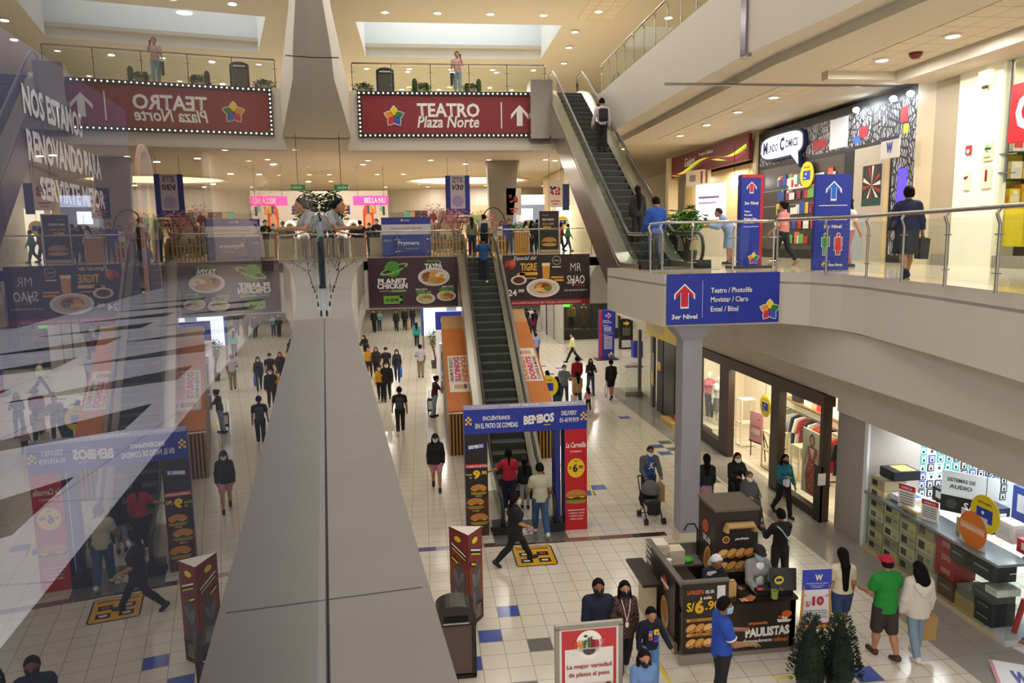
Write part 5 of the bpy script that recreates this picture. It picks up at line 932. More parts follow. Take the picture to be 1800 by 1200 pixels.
for i in range(7): box_thing('pastry_box', 'cream pastry box, %s from the top of the kiosk stack' % ORD[6-i], 'box', (4.2+(.02 if i % 2 else 0), 12.72, .945+i*.055), (.34, .34, .053), mat('#d8c8ac' if i % 2 else '#e4d8c2', .7), .05*(i % 3), 'pastry boxes')
for i in range(5): box_thing('pastry_box', 'cream pastry box, %s from the top of the shorter stack' % ORD[4-i], 'box', (4.52, 12.65, .945+i*.055), (.30, .30, .053), mat('#e0d2b8', .7), .08*(i % 2), 'pastry boxes')
q = MB(); q.lathe([(.02, 0), (.06, 0), (.06, .26), (.02, .26)], PWHITE, 14); tag(q.build('paper_roll', None, (4.28, 12.28, .91)), 'white kitchen paper roll on the kiosk worktop', 'paper roll')
q = MB(); q.ell((0, 0, .04), (.13, .09, .05), mat('#4ad028', .6), 10, 6); tag(q.build('green_cloth', None, (4.75, 12.6, .945)), 'bright green cloth on the kiosk sink', 'cloth')
t = thing('till_screen', 'black till screen with yellow sticker on the front counter', 'till', (5.88, 11.12, 1.005)); q = MB(); q.add([(-.22, -.02, .05), (.2, -.1, .05), (.25, .02, .38), (-.17, .1, .38), (-.22, .01, .05), (.2, -.07, .05), (.25, .05, .38), (-.17, .13, .38)], [(0, 1, 2, 3), (7, 6, 5, 4), (0, 4, 5, 1), (1, 5, 6, 2), (2, 6, 7, 3), (3, 7, 4, 0)], BLACK); q.box((0, .02, .025), (.3, .22, .05), BLACK); q.build('screen', t); q = MB(); q.disc(-.08, .22, .085, .075, -.03, mat('#e8d424'), 16); q.rect(-.13, .20, -.03, .25, -.034, NAVY); q.build('sticker', t)
q = MB(); q.box((0, 0, .06), (.24, .2, .10), BLACK); q.add([(-.10, -.08, .112), (.0, -.08, .112), (.0, -.01, .112), (-.1, -.01, .112)], [(0, 1, 2, 3)], mat('#d83a3a')); tag(q.build('card_terminal', None, (5.5, 11.1, 1.0)), 'black card terminal with red key on the front counter', 'card terminal')
q = MB(); q.lathe([(.055, 0), (.06, .13), (.05, .13), (.045, .01)], mat('#8fa048', .3), 14); tag(q.build('tip_jar', None, (5.64, 10.92, 1.005)), 'green glass jar beside the till screen', 'jar')
q = MB(); q.box((0, 0, .12), (.17, .12, .24), mat('#c8a468', .8)); q.box((0, 0, .25), (.16, .06, .04), mat('#b8935a', .8)); tag(q.build('paper_bag', None, (4.95, 11.12, 1.005), .2), 'brown paper bag on the front counter of the kiosk', 'bag')
q = MB()
for i in range(4): q.box((i*.03, i*.012, .004+i*.004), (.2, .1, .004), mat(['#d8a04a', '#c86a3a', '#e0c080', '#a85a2a'][i]), rz=.2*i)
tag(q.build('flyers', None, (5.15, 10.93, 1.005)), 'fanned orange leaflets on the front counter', 'leaflets', kind='stuff')
# wooden easel with the S/10 board
b = Board('easel_board', 'blue and white ten soles board on a wooden easel', 'sign', (6.33, 10.83, .52), .50, .98, mat('#ece9ec', .45), .015, -.06); b.rect(0, .64, 1, 1, mat('#3442b8', .4)); b.rect(0, 0, 1, .035, mat('#c8283c')); b.tx('W', .55, .86, .26, .11, PWHITE, bold=.05); b.tx('ADQUIERE NUESTRA TARJETA', .5, .755, .75, .022, PWHITE); b.tx('y disfruta de todos', .5, .72, .5, .02, PWHITE); b.tx('los beneficios', .5, .69, .36, .02, PWHITE)
b.tx('S/', .22, .39, .17, .10, mat('#c02038')); b.tx('10', .56, .44, .40, .17, mat('#c02038'), bold=.05); b.tx('.00', .85, .53, .16, .04, mat('#8a8a96')); b.tx('A', .12, .55, .06, .04, mat('#c02038')); fine(b, .1, .9, .12, .28, 4, mat('#8a8a9a'), 9); b.done()
q = MB(); EW = mat('#d09a54', .5)
for pts in ([(-.20, .03, .95), (-.3, -.05, -.52)], [(.20, .03, .95), (.3, -.05, -.52)], [(0, .06, .8), (.03, .5, -.52)]): q.tube(pts, .022, EW, 6)
q.box((0, -.03, -.02), (.66, .09, .045), EW); q.tube([(-.26, -.02, -.2), (.26, -.02, -.2)], .015, EW, 6); q.build('easel', b.t)
# white W sign on the floor at lower right
b = Board('floor_board', 'white board with blue letter on the grey floor, lower right', 'sign', (8.85, 9.3, .02), .6, .8, mat('#eceaf0', .4), .02, 0); b.tx('W', .6, .5, .4, .4, NAVY, bold=.05); b.rect(0, 0, .08, 1, mat('#d88a94')); b.done(); b.t.rotation_euler = (-1.5, 0, -.5)
flat('floor_mat', 'white floor mat at the end of the glass counter', 'mat', [(9.7, 10.5), (10.9, 10.5), (10.9, 9.5), (10.1, 9.5)], mat('#e8e8ea', .5), .006)
# ------------------------------------------------------------------ people
def surface(fn, lo, hi, h):
    """surface nets: the zero surface of fn(points) on a grid of step h, as (vertices, quads)"""
    lo = np.array(lo, np.float32)-1.5*h; n = np.maximum(np.ceil((np.array(hi)+1.5*h-lo)/h).astype(int)+1, 4)
    ax = [lo[i]+h*np.arange(n[i], dtype=np.float32) for i in range(3)]
    P = np.stack(np.meshgrid(*ax, indexing='ij'), -1).reshape(-1, 3); F = fn(P).reshape(n).astype(np.float32)
    C = [F[i:n[0]-1+i, j:n[1]-1+j, k:n[2]-1+k] for i in (0, 1) for j in (0, 1) for k in (0, 1)]
    neg = sum((c < 0).astype(np.int8) for c in C); act = (neg > 0) & (neg < 8); ids = np.full(act.shape, -1, np.int64); cells = np.argwhere(act); ids[act] = np.arange(len(cells))
    if len(cells) == 0: return np.zeros((0, 3)), []
    V = np.stack([c[act] for c in C], 1); off = np.array([(i, j, k) for i in (0, 1) for j in (0, 1) for k in (0, 1)], np.float32)
    acc = np.zeros((len(cells), 3), np.float32); cnt = np.zeros(len(cells), np.float32)
    for a in range(8):
        for b in range(a+1, 8):
            if np.abs(off[a]-off[b]).sum() != 1: continue
            fa, fb = V[:, a], V[:, b]; x = (fa < 0) != (fb < 0); t = np.where(x, fa/np.where(x, fa-fb, 1), 0)
            p = off[a]+(off[b]-off[a])*t[:, None]; acc += p*x[:, None]; cnt += x
    verts = lo+h*(cells+acc/cnt[:, None]); S = F < 0; quads = []
    for axx in range(3):
        u, v = [(1, 2), (2, 0), (0, 1)][axx]
        sl0 = [slice(1, n[i]-1) for i in range(3)]; sl1 = list(sl0); sl0[axx] = slice(0, n[axx]-1); sl1[axx] = slice(1, n[axx])
        A, B = S[tuple(sl0)], S[tuple(sl1)]; e = np.argwhere(A != B)
        if len(e) == 0: continue
        flip = A[tuple(e.T)]; base = e.copy(); base[:, u] += 1; base[:, v] += 1
        def cid(du, dv): q = base.copy(); q[:, u] += du; q[:, v] += dv; return ids[tuple(q.T)]
        q = np.stack([cid(-1, -1), cid(0, -1), cid(0, 0), cid(-1, 0)], 1); q[~flip] = q[~flip][:, ::-1]; quads.append(q)
    return verts, np.concatenate(quads)
def capd(P, c):
    a, b, ra, rb, fl = c; a = np.array(a, np.float32); b = np.array(b, np.float32); S = np.array([1, 1/fl, 1], np.float32)
    A, B = a*S, b*S; d = B-A; Q = P*S-A; t = np.clip(Q@d/max(float(d@d), 1e-9), 0, 1)
    return (np.linalg.norm(Q-t[:, None]*d, axis=1)-(ra+(rb-ra)*t))*(fl if fl < 1 else 1)
def smin(a, b, k): h = np.clip(.5+.5*(b-a)/k, 0, 1); return b+(a-b)*h-k*h*(1-h)
def union(P, caps, k=.03, inf=0.0):
    d = None
    for c in caps: e = capd(P, c); d = e if d is None else smin(d, e, k)
    return d-inf
def bounds(caps, inf=.03):
    a = np.array([c[0] for c in caps]+[c[1] for c in caps]); r = max(max(c[2], c[3]) for c in caps)+inf; return a.min(0)-r, a.max(0)+r
def mesh_obj(name, V, Q, m, parent, extra=None):
    me = bpy.data.meshes.new(name); v = V.tolist(); f = [list(map(int, q)) for q in Q]
    if extra:
        for ev, ef in extra: n = len(v); v += [tuple(p) for p in ev]; f += [[n+i for i in q] for q in ef]
    me.from_pydata(v, [], f); me.update(); me.polygons.foreach_set('use_smooth', [True]*len(me.polygons)); me.materials.append(m)
    o = bpy.data.objects.new(name, me); COL.objects.link(o); o.parent = parent; return o
SKIN = mat('#a9785a', .55); SKIN2 = mat('#c09072', .55)
def person(label, x, y, z=0.0, rz=0.0, H=1.66, sex='m', skin=None, top=('#222222', 'short'), bot=('pants', '#20242e'), shoes='#1a1a1a', hair=('short', '#15100e'), mask=None, cap=None, leg=None, arm=None, lean=0.0, hp=0.0, hy=0.0, res=.02, fat=1.0, hs=1.0, face=True, coat=0.0, group=None, name='person', cat='person', over=None):
    """leg = (left thigh, left knee, right thigh, right knee); arm = (left swing, abduct, elbow, inward, right ...)"""
    t = thing(name, label, cat, (x, y, z), rz, group); s = H/1.72; R = math.radians; skin = skin or SKIN
    la, lk, ra, rk = [R(v) for v in (leg or (3, 4, -3, 4))]; A = [R(v) for v in (arm or (4, 9, 14, 4, 4, 9, 14, 4))]
    fm = sex == 'f'; sw = .158 if fm else .182; hipx = .092
    pel = np.array([0, 0, .93]); J = {}
    for sd, sx, a, k in (('l', -1, la, lk), ('r', 1, ra, rk)):
        h = pel+[sx*hipx, 0, -.02]; kn = h+np.array([0, math.sin(a), -math.cos(a)])*.425; an = kn+np.array([0, math.sin(a-k), -math.cos(a-k)])*.405
        J[sd+'h'], J[sd+'k'], J[sd+'a'] = h, kn, an; J[sd+'f'] = a-k
    dz = .085-min(J['la'][2], J['ra'][2])
    cl, sl_ = math.cos(lean), math.sin(lean)
    def up(p): p = np.array(p, float)-pel; return pel+np.array([p[0], p[1]*cl+p[2]*sl_, -p[1]*sl_+p[2]*cl])
    wa, ch, nb, nk = up((0, .0, 1.10)), up((0, .005, 1.28)), up((0, -.01, 1.43)), up((0, .015, 1.52))
    hc = up((0, .03, 1.625)); ax = []
    for sd, sx, i in (('l', -1, 0), ('r', 1, 4)):
        sh = up((sx*sw, -.005, 1.38)); a, ab, el, inw = A[i:i+4]
        d1 = np.array([sx*math.sin(ab), math.cos(ab)*math.sin(a+lean*.0), -math.cos(ab)*math.cos(a)]); e = sh+d1*.285
        d2 = np.array([sx*(math.sin(ab)*.6-math.sin(inw)), math.cos(ab)*math.sin(a+el), -math.cos(ab)*math.cos(a+el)]); d2 /= np.linalg.norm(d2); w = e+d2*.245
        J[sd+'s'], J[sd+'e'], J[sd+'w'], J[sd+'d'] = sh, e, w, d2
    D = lambda p: tuple(((np.array(p)+[0, 0, dz])*s).tolist())
    c = lambda a, b, r1, r2, fl=1.0: (D(a), D(b), r1*s, r2*s, fl)
    F = fat; hw_ = .118 if fm else .108
    torso = [c(pel+[-.045, 0, 0], pel+[.045, 0, 0], hw_*F, hw_*F, .86), c(pel+[0, 0, .03], wa, .122*F, .112*F, .80), c(wa, ch, .115*F, .128*F, .80), c(ch+[-.04, 0, .02], ch+[.04, 0, .02], .118*F, .118*F, .84), c(J['ls']*.82+nb*.18, J['rs']*.82+nb*.18, .062*F, .062*F)]
    if fm: torso += [c(ch+[-.07, .075*F, -.01], ch+[-.068, .08*F, -.01], .062, .06), c(ch+[.07, .075*F, -.01], ch+[.068, .08*F, -.01], .062, .06)]
    legs = {}; arms = {}
    for sd in 'lr':
        legs[sd] = [c(J[sd+'h'], J[sd+'k'], .088*F, .056*F), c(J[sd+'k'], J[sd+'k']*.6+J[sd+'a']*.4+[0, -.012, 0], .055*F, .054*F), c(J[sd+'k']*.6+J[sd+'a']*.4+[0, -.012, 0], J[sd+'a'], .052*F, .037)]
        arms[sd] = [c(J[sd+'s'], J[sd+'e'], .052*F, .040*F), c(J[sd+'e'], J[sd+'w'], .040*F, .027)]
    torso += [c(nb*.8+nk*.2, J[sd+'s']*.75+nb*.25, .045, .045) for sd in 'lr']
    neck = [c(nb, nk, .052, .050)]; hr = hs*1.10
    # the head has its own frame: nod by hp, turn by hy
    hcs = np.array(D(hc)); ch_, sh_, cy_, sy_ = math.cos(hp+lean*.3), math.sin(hp+lean*.3), math.cos(hy), math.sin(hy)
    RH = np.array([[cy_, -sy_, 0], [sy_, cy_, 0], [0, 0, 1]]) @ np.array([[1, 0, 0], [0, ch_, sh_], [0, -sh_, ch_]])
    hq = lambda P: (P-hcs.astype(np.float32)) @ RH.astype(np.float32)/np.float32(s*hr)   # into head units
    toW = lambda p: hcs+RH @ (np.array(p)*s*hr)
    def skull(Q, inf=0.0):
        d = (np.linalg.norm(Q/np.array([.076+inf, .096+inf, .112+inf], np.float32), axis=1)-1)*.085
        d = smin(d, capd(Q, ((0, .05, -.075), (0, .062, -.088), .042+inf, .034+inf, 1)), .03); return d
    def headd(P):
        Q = hq(P); d = skull(Q); d = smin(d, capd(Q, ((0, .092, .012), (0, .112, -.022), .010, .015, 1)), .012)
        for sx in (-1, 1): d = smin(d, capd(Q, ((sx*.079, -.005, .012), (sx*.078, -.002, -.022), .014, .010, 1)), .008)
        for sx in (-1, 1): d = np.maximum(d, -(np.linalg.norm(Q-np.array([sx*.033, .103, .016], np.float32), axis=1)-.016))
        return d*s*hr
    hands = [x_ for sd in 'lr' for x_ in [c(J[sd+'w'], J[sd+'w']+J[sd+'d']*.075, .026, .034, .8)]]
    feet = {}
    for sd in 'lr':
        a = J[sd+'a']; pt = min(0, J[sd+'f'])*.9; dy = np.array([0, math.cos(pt), math.sin(pt)]); dn = np.array([0, math.sin(pt)*-1, math.cos(pt)])
        heel = a-dn*.045-dy*.035; toe = a-dn*.05+dy*.155; feet[sd] = [c(heel, toe, .038, .034), c(a, heel+dn*.02, .036, .036)]
    allc = torso+legs['l']+legs['r']+arms['l']+arms['r']+neck+hands
    footc = feet['l']+feet['r']
    def bodyf(P): return smin(union(P, allc+footc, .022), headd(P), .02)
    lo, hi = bounds(allc+footc, .0); hi = np.maximum(hi, hcs+.13*s*hr); lo = np.minimum(lo, hcs-.13*s*hr)
    V, Q = surface(bodyf, lo, hi, res); ex = []
    for sd, sx in (('l', -1), ('r', 1)):
        w = np.array(D(J[sd+'w'])); d = J[sd+'d']; side = np.array([1.0, 0, 0])-d*d[0]; side /= max(np.linalg.norm(side), 1e-6); pn = np.cross(d, side)*sx
        if abs(d[2]) > .6: side, pn = np.array([0, 1.0, 0])-d*d[1], np.array([-sx*1.0, 0, 0])
        side /= max(np.linalg.norm(side), 1e-6)
        for i, (o, L) in enumerate(((-.027, .062), (-.009, .075), (.009, .078), (.027, .068))):
            p0 = w+(d*.078+side*o)*s; p1 = p0+(d*L*.5+pn*.006)*s; p2 = p1+(d*L*.42+pn*.024)*s; q = MB(); q.tube([p0, p1, p2], .009*s, skin, 5, rads=[.0095*s, .0088*s, .0065*s]); ex.append((q.v, q.f))
        p0 = w+(d*.025+side*.026)*s; p1 = p0+(d*.03+side*.022+pn*.008)*s; p2 = p1+(d*.026+side*.004+pn*.012)*s; q = MB(); q.tube([p0, p1, p2], .01*s, skin, 5, rads=[.0125*s, .0105*s, .007*s]); ex.append((q.v, q.f))
    mesh_obj('body', V, Q, skin, t, ex)
    def part(nm, fn, caps, hx, inf=.03, rough=.8, rs=None, lohi=None, mm=None):
        l_, h_ = lohi if lohi else bounds(caps, inf); V, Q = surface(fn, l_, h_, rs or res)
        if len(V): return mesh_obj(nm, V, Q, mm or (mat(hx, rough) if isinstance(hx, str) else hx), t)
    # clothes
    hem = top[2] if len(top) > 2 else .02; wz = D(pel+[0, 0, min(.10, max(hem+.08, -.01))])[2]
    kind, hxb = bot; off = .014*s+(.008 if res > .024 else 0)
    if kind in ('pants', 'shorts', 'capri'):
        bc = torso[:1]+[c(pel+[0, 0, .0], pel+[0, 0, .12], .115*F, .112*F, .84)]
        for sd in 'lr':
            if kind == 'pants': bc += [legs[sd][0], (legs[sd][1][0], legs[sd][1][1], .060*s*F, .058*s*F, 1), (legs[sd][2][0], D(J[sd+'a']*.93+J[sd+'k']*.07), .056*s*F, .046*s*F, 1)]
            else: f_ = 1.0 if kind == 'capri' else .72; bc += [c(J[sd+'h'], J[sd+'h']*(1-f_)+J[sd+'k']*f_, .092*F, .074*F)]
        part('trousers' if kind == 'pants' else 'shorts', lambda P: np.maximum(union(P, bc, .02, off), P[:, 2]-wz), bc, hxb)
    elif kind == 'skirt':
        bc = torso[:1]+[legs['l'][0], legs['r'][0], c(pel+[0, 0, .10], (J['lk']+J['rk'])/2+[0, 0, .02], .135*F, .19*F, .86)]; hz = D((J['lk']+J['rk'])/2+[0, 0, -.02])[2]
        part('skirt', lambda P: np.maximum(np.maximum(union(P, bc, .03, off), P[:, 2]-wz), hz-P[:, 2]), bc, hxb, .08)
    hxt, sl = top[0], top[1]; hem = top[2] if len(top) > 2 else .02
    tc = torso+([arms['l'][0], arms['r'][0]] if sl == 'long' else [(a[0], tuple(np.array(a[0])*.45+np.array(a[1])*.55), a[2]+.004, a[3]+.010, 1) for a in (arms['l'][0], arms['r'][0])] if sl == 'short' else [])
    if sl == 'long': tc += [(a[0], tuple(np.array(a[0])*.06+np.array(a[1])*.94), a[2], a[3]+.006, 1) for a in (arms['l'][1], arms['r'][1])]
    tc += [c(pel+[0, 0, hem], pel+[0, 0, .15], (hw_+.018)*F, .124*F, .86)]
    tz = D(pel+[0, 0, hem-.02])[2]; offt = off+.006*s+coat
    if sl != 'bare': part('jacket' if coat else 'shirt', lambda P: np.maximum(union(P, tc, .022, offt), tz-P[:, 2]), tc, hxt, .06+coat)
    for sd in 'lr':
        fc = feet[sd]; zmin = min(fc[0][0][2], fc[0][1][2])-.036*s
        part('shoe', lambda P: np.maximum(union(P, fc, .02, .010), zmin-P[:, 2]), fc, shoes, .03, .6, min(res, .016))
    # hair, cap, mask
    b = .17*s*hr; box = (hcs-b, hcs+b)
    if hair:
        st, hx = hair; ex_ = []
        bk = lambda p: tuple(toW(p))
        if st in ('long', 'verylong', 'bob', 'curly'):
            L = {'bob': -.14, 'long': -.30, 'verylong': -.48, 'curly': -.27}[st]; wd = .075 if st != 'curly' else .115
            e0 = np.array(toW((0, -.055, -.03))); dn_ = RH[:, 1]*s*hr; e1 = e0-dn_*.075+[0, 0, -.11*s*hr]; e2 = e0-dn_*.105+[0, 0, min(L, -.12)*s*hr]; ex_ = [(tuple(e0), tuple(e1), wd*s*hr, wd*.95*s*hr, .75), (tuple(e1), tuple(e2), wd*.95*s*hr, wd*.6*s*hr, .6)]
            if face and st != 'bob':
                for sx in (-1, 1): ex_.append((bk((sx*.078, -.02, .0)), tuple(np.array(bk((sx*.098, .0, .0)))+[0, 0, L*.62*s*hr]), .028*s*hr, .026*s*hr, 1))
        if st == 'pony': ex_ = [(bk((0, -.10, .02)), tuple(np.array(bk((0, -.135, .0)))+[0, 0, -.26*s*hr]), .036*s*hr, .020*s*hr, 1)]
        if st == 'bun': ex_ = [(bk((0, -.10, .05)), bk((0, -.115, .05)), .045*s*hr, .045*s*hr, 1)]
        lo_, hi_ = box
        if ex_: l2, h2 = bounds(ex_, .03); lo_, hi_ = np.minimum(lo_, l2), np.maximum(hi_, h2)
        thick = .020 if st == 'short' else .008 if st == 'crop' else .020
        def hf(P):
            Q = hq(P); d = skull(Q, thick)*s*hr; cut = Q[:, 1]*.75-Q[:, 2]*.66+.002
            low = (-.045 if st in ('short', 'crop') else -.10)-Q[:, 2]; fr = np.maximum(Q[:, 1]-.060, (Q[:, 1]*.35-Q[:, 2]+.062))
            d = d-(.004*np.sin(85*Q[:, 0]+20*Q[:, 2])*np.sin(60*Q[:, 1]+50*Q[:, 2]))*s*hr; cut = cut+.008*np.sin(55*Q[:, 0]+1.3)
            d = np.maximum(d, np.minimum(np.maximum(cut, low), np.maximum(fr, -1))*s*hr)
            if ex_: d = smin(d, union(P, ex_, .02), .02)
            return d
        part('hair', hf, None, hx, lohi=(lo_, hi_), mm=mat(hx, .75, spec=.15), rs=min(res, .018))
    if cap:
        def cf(P):
            Q = hq(P); d = np.maximum(skull(Q, .026), .035-Q[:, 2]-Q[:, 1]*.12); br = np.maximum(np.linalg.norm((Q-np.array([0, .11, .048], np.float32))/np.array([.075, .085, .012], np.float32), axis=1)-1, -9)*.012
            return np.minimum(d, br)*s*hr
        part('cap', cf, None, cap, lohi=(hcs-.2*s*hr, hcs+.22*s*hr), rs=min(res, .014))
    if mask:
        def mf(P):
            Q = hq(P); d = skull(Q, .013); d = np.minimum(d, capd(Q, ((0, .10, -.03), (0, .095, -.075), .024, .024, 1))); return np.maximum(np.maximum(d, .012-Q[:, 1]), np.maximum(Q[:, 2]+.006, -.108-Q[:, 2]))*s*hr
        part('face_mask', mf, None, mask, lohi=box, rs=min(res, .013))
    if face and res < .021:
        for sx in (-1, 1): q = MB(); q.ell(tuple(toW((sx*.032, .084, .016))), (.011*s, .010*s, .008*s), mat('#1c1210', .3), 8, 6); q.build('eye', t)
        if not mask: q = MB(); q.ell(tuple(toW((0, .094, -.052))), (.024*s, .008*s, .006*s), mat('#8a4a42', .5), 8, 6); q.build('mouth', t)
    t['_'] = 0; del t['_']
    return t, dict(J={k: D(v) for k, v in J.items() if not isinstance(v, float) and k[1] != 'd' and k[1] != 'f'}, head=tuple(hcs), s=s, rz=rz, loc=(x, y, z), chest=D(ch), pel=D(pel))
def wpt(info, p):
    c, s = math.cos(info['rz']), math.sin(info['rz']); x, y, z = info['loc']; return (x+p[0]*c-p[1]*s, y+p[0]*s+p[1]*c, z+p[2])
def rbox(V0, d, r, h):
    d = np.array(d)/2-r; c0 = np.array(V0)
    def f(P): q = np.abs(P-c0.astype(np.float32))-d.astype(np.float32); return np.linalg.norm(np.maximum(q, 0), axis=1)+np.minimum(q.max(1), 0)-r
    return surface(f, c0-d-r, c0+d+r, h)
def backpack(info, label, hx, size=(.30, .17, .42)):
    p = wpt(info, (info['chest'][0], info['chest'][1]-.20*info['s'], info['chest'][2]-.10)); t = thing('backpack', label, 'backpack', p, info['rz']); k = info['s']
    V, Q = rbox((0, 0, 0), [a*k for a in size], .06*k, .022); mesh_obj('bag_body', V, Q, mat(hx, .7), t); V, Q = rbox((0, -.085*k, -.06*k), [.22*k, .08*k, .2*k], .03*k, .02); mesh_obj('pocket', V, Q, mat(hx, .7), t)
    for sx in (-1, 1): q = MB(); q.tube([(sx*.1*k, .06*k, .17*k), (sx*.105*k, .19*k, .235*k), (sx*.115*k, .335*k, .12*k), (sx*.12*k, .32*k, -.06*k), (sx*.13*k, .1*k, -.16*k)], .018*k, mat(hx, .7), 6, flat=(1.3, .5)); q.build('strap', t)
    return t
def hand_bag(info, side, label, hx, size=(.26, .1, .34), name='shopping_bag', rough=.7, drop=.12, rz=0.0):
    w = info['J'][side+'w']; p = wpt(info, (w[0], w[1], w[2]-.10*info['s'])); t = thing(name, label, 'bag', (p[0], p[1], p[2]-drop-size[2]), info['rz']+math.pi/2+rz); m = mat(hx, rough)
    q = MB(); a, b, h = size[0]/2, size[1]/2, size[2]; q.add([(-a*.92, -b*.8, 0), (a*.92, -b*.8, 0), (a*.92, b*.8, 0), (-a*.92, b*.8, 0), (-a, -b, h), (a, -b, h), (a, b, h), (-a, b, h), (-a*.93, -b*.86, h-.01), (a*.93, -b*.86, h-.01), (a*.93, b*.86, h-.01), (-a*.93, b*.86, h-.01)], [(0, 3, 2, 1), (0, 1, 5, 4), (1, 2, 6, 5), (2, 3, 7, 6), (3, 0, 4, 7), (8, 9, 10, 11), (4, 5, 9, 8), (5, 6, 10, 9), (6, 7, 11, 10), (7, 4, 8, 11)], m); q.build('bag_body', t)
    for yy in (-b*.9, b*.9): q = MB(); q.tube([(-a*.45, yy, h), (-a*.3, yy*.4, h+drop*.8), (0, 0, h+drop+.02), (a*.3, yy*.4, h+drop*.8), (a*.45, yy, h)], .007, m, 5); q.build('handle', t)
    return t
PI = math.pi
WALK = (17, 6, -14, 24); WALK2 = (-14, 24, 17, 6); MINI = (9, 4, -8, 14); MINI2 = (-8, 14, 9, 4); WARM = (-14, 8, 18, 3, 14, 8, 18, 3); WARM2 = (14, 8, 18, 3, -14, 8, 18, 3); PHONE = (30, 10, 95, 30, 5, 8, 15, 4); HOLD = (32, 14, 70, 28, 32, 14, 70, 28)
# ------------------------------------------------------------------ everybody in the hall
NR, MR, FR = .0155, .021, .03
DH = '#0e0b0a'; JEAN = '#3b4d6c'; LJ = '#8fa3b8'
def plaid(a, b, k=28):
    m = bpy.data.materials.new('plaid_cloth'); m.use_nodes = True; nt = m.node_tree; bs = nt.nodes['Principled BSDF']; bs.inputs['Roughness'].default_value = .85; tc = nt.nodes.new('ShaderNodeTexCoord'); n = nt.nodes.new('ShaderNodeTexChecker'); n.inputs['Scale'].default_value = k; n.inputs['Color1'].default_value = (*hexc(a), 1); n.inputs['Color2'].default_value = (*hexc(b), 1)
    nt.links.new(tc.outputs['Object'], n.inputs['Vector']); nt.links.new(n.outputs['Color'], bs.inputs['Base Color']); return m
SK = [mat('#9a6a4c', .55), mat('#b98262', .55), mat('#8a5c42', .55), mat('#c29274', .55)]
# near the foot of the lower escalator
person('woman in black hoodie, cap and pink shorts walking towards the viewer', .19, 20.2, 0, PI, 1.62, 'f', SK[1], ('#17171b', 'long', -.08), ('shorts', '#c98a94'), '#1a1a1c', ('long', DH), '#e6e2de', '#141416', WALK, (-8, 10, 25, 6, 8, 10, 25, 6), res=NR, fat=1.05, coat=.014)
a, i = person('man in black shirt and black trousers walking away with a grey backpack', -1.0, 26.5, 0, .05, 1.75, 'm', SK[0], ('#15161a', 'short'), ('pants', '#17181c'), '#d8d6d0', ('short', DH), None, None, WALK2, (8, 12, 18, 2, -8, 10, 18, 2), res=MR, face=False)
backpack(i, 'dark grey backpack on the man in black walking away', '#34343a')
person('woman in mustard top and cream jacket behind the ledge', -2.05, 32.5, 0, PI, 1.58, 'f', SK[3], ('#d9a51e', 'long'), ('pants', '#16161a'), '#2a2a2a', ('short', DH), '#f2f0ee', None, WALK, WARM, res=MR)
person('man in open black jacket and mask walking beside the mustard top', -1.74, 32.4, 0, PI, 1.74, 'm', SK[1], ('#1d1c20', 'long', -.05), ('pants', '#1a1a1e'), '#1a1a1c', ('short', DH), '#f0eeec', None, WALK2, WARM2, res=MR, coat=.012)
a, i = person('woman with long curly hair in navy clothes carrying a blue bag', -1.45, 36.9, 0, PI, 1.62, 'f', SK[2], ('#1b2233', 'long'), ('pants', '#27324a'), '#1a1a1c', ('curly', DH), '#b9b2aa', None, WALK, WARM, res=MR)
hand_bag(i, 'l', 'bright blue bag carried by the curly haired woman in navy', '#1f6fd0', (.36, .12, .40), drop=.08)
person('man in black t-shirt with cap and mask left of the curly haired woman', -2.0, 37.2, 0, PI, 1.7, 'm', SK[1], ('#18181b', 'short'), ('pants', '#1b1c22'), '#222', ('short', DH), '#cfcac4', '#141416', WALK2, WARM, res=MR)
person('woman with long black hair and dark jacket, third row beyond the ledge', -2.55, 38.1, 0, PI, 1.6, 'f', SK[1], ('#232026', 'long'), ('pants', '#1c1c24'), '#222', ('long', DH), None, None, WALK, WARM, res=FR, coat=.01)
person('woman in mustard and brown jacket at the edge of the ledge', -2.95, 38.4, 0, PI, 1.6, 'f', SK[1], ('#c89a2a', 'long'), ('pants', '#3a2a2a'), '#222', ('bob', DH), '#b0a8a0', None, WALK2, WARM2, res=FR)
a, i = person('woman in black coat bending over a white bag, beyond the ledge', -3.45, 43.4, 0, PI*.8, 1.62, 'f', SK[1], ('#1c191c', 'long', -.25), ('pants', '#1c1c20'), '#222', ('long', DH), None, None, WALK, HOLD, .25, res=FR, coat=.015)
hand_bag(i, 'r', 'white bag held by the woman in the black coat', '#e8e2dc', (.3, .12, .3), drop=.04)
person('man in pale blue shirt and khaki trousers seen from behind', -.27, 37.7, 0, 0, 1.68, 'm', SK[2], ('#b9b7c0', 'short', -.02), ('pants', '#8f7c56'), '#2a241e', ('short', DH), None, None, (4, 6, -5, 6), (18, 14, 60, 20, 12, 12, 30, 10), res=MR, face=False, fat=1.08)
a, i = person('woman with long hair in teal jacket walking away', -.55, 49.1, 0, 0, 1.6, 'f', SK[1], ('#1f8f86', 'long', -.06), ('pants', '#23283a'), '#222', ('long', DH), None, None, WALK, WARM, res=FR, face=False, coat=.012)
person('woman in black walking towards the viewer, far left aisle', -2.2, 58, 0, PI, 1.65, 'f', SK[1], ('#1d1b1e', 'long', -.1), ('pants', '#201e22'), '#222', ('long', DH), None, None, WALK, WARM, res=FR, coat=.01)
a, i = person('man in black in the far left aisle carrying a yellow bag', -1.55, 58.6, 0, PI, 1.75, 'm', SK[0], ('#16161a', 'long'), ('pants', '#17171c'), '#222', ('short', DH), None, None, WALK, WARM, res=FR)
hand_bag(i, 'l', 'yellow bag carried in the far left aisle', '#d09a28', (.34, .14, .45), drop=.05)
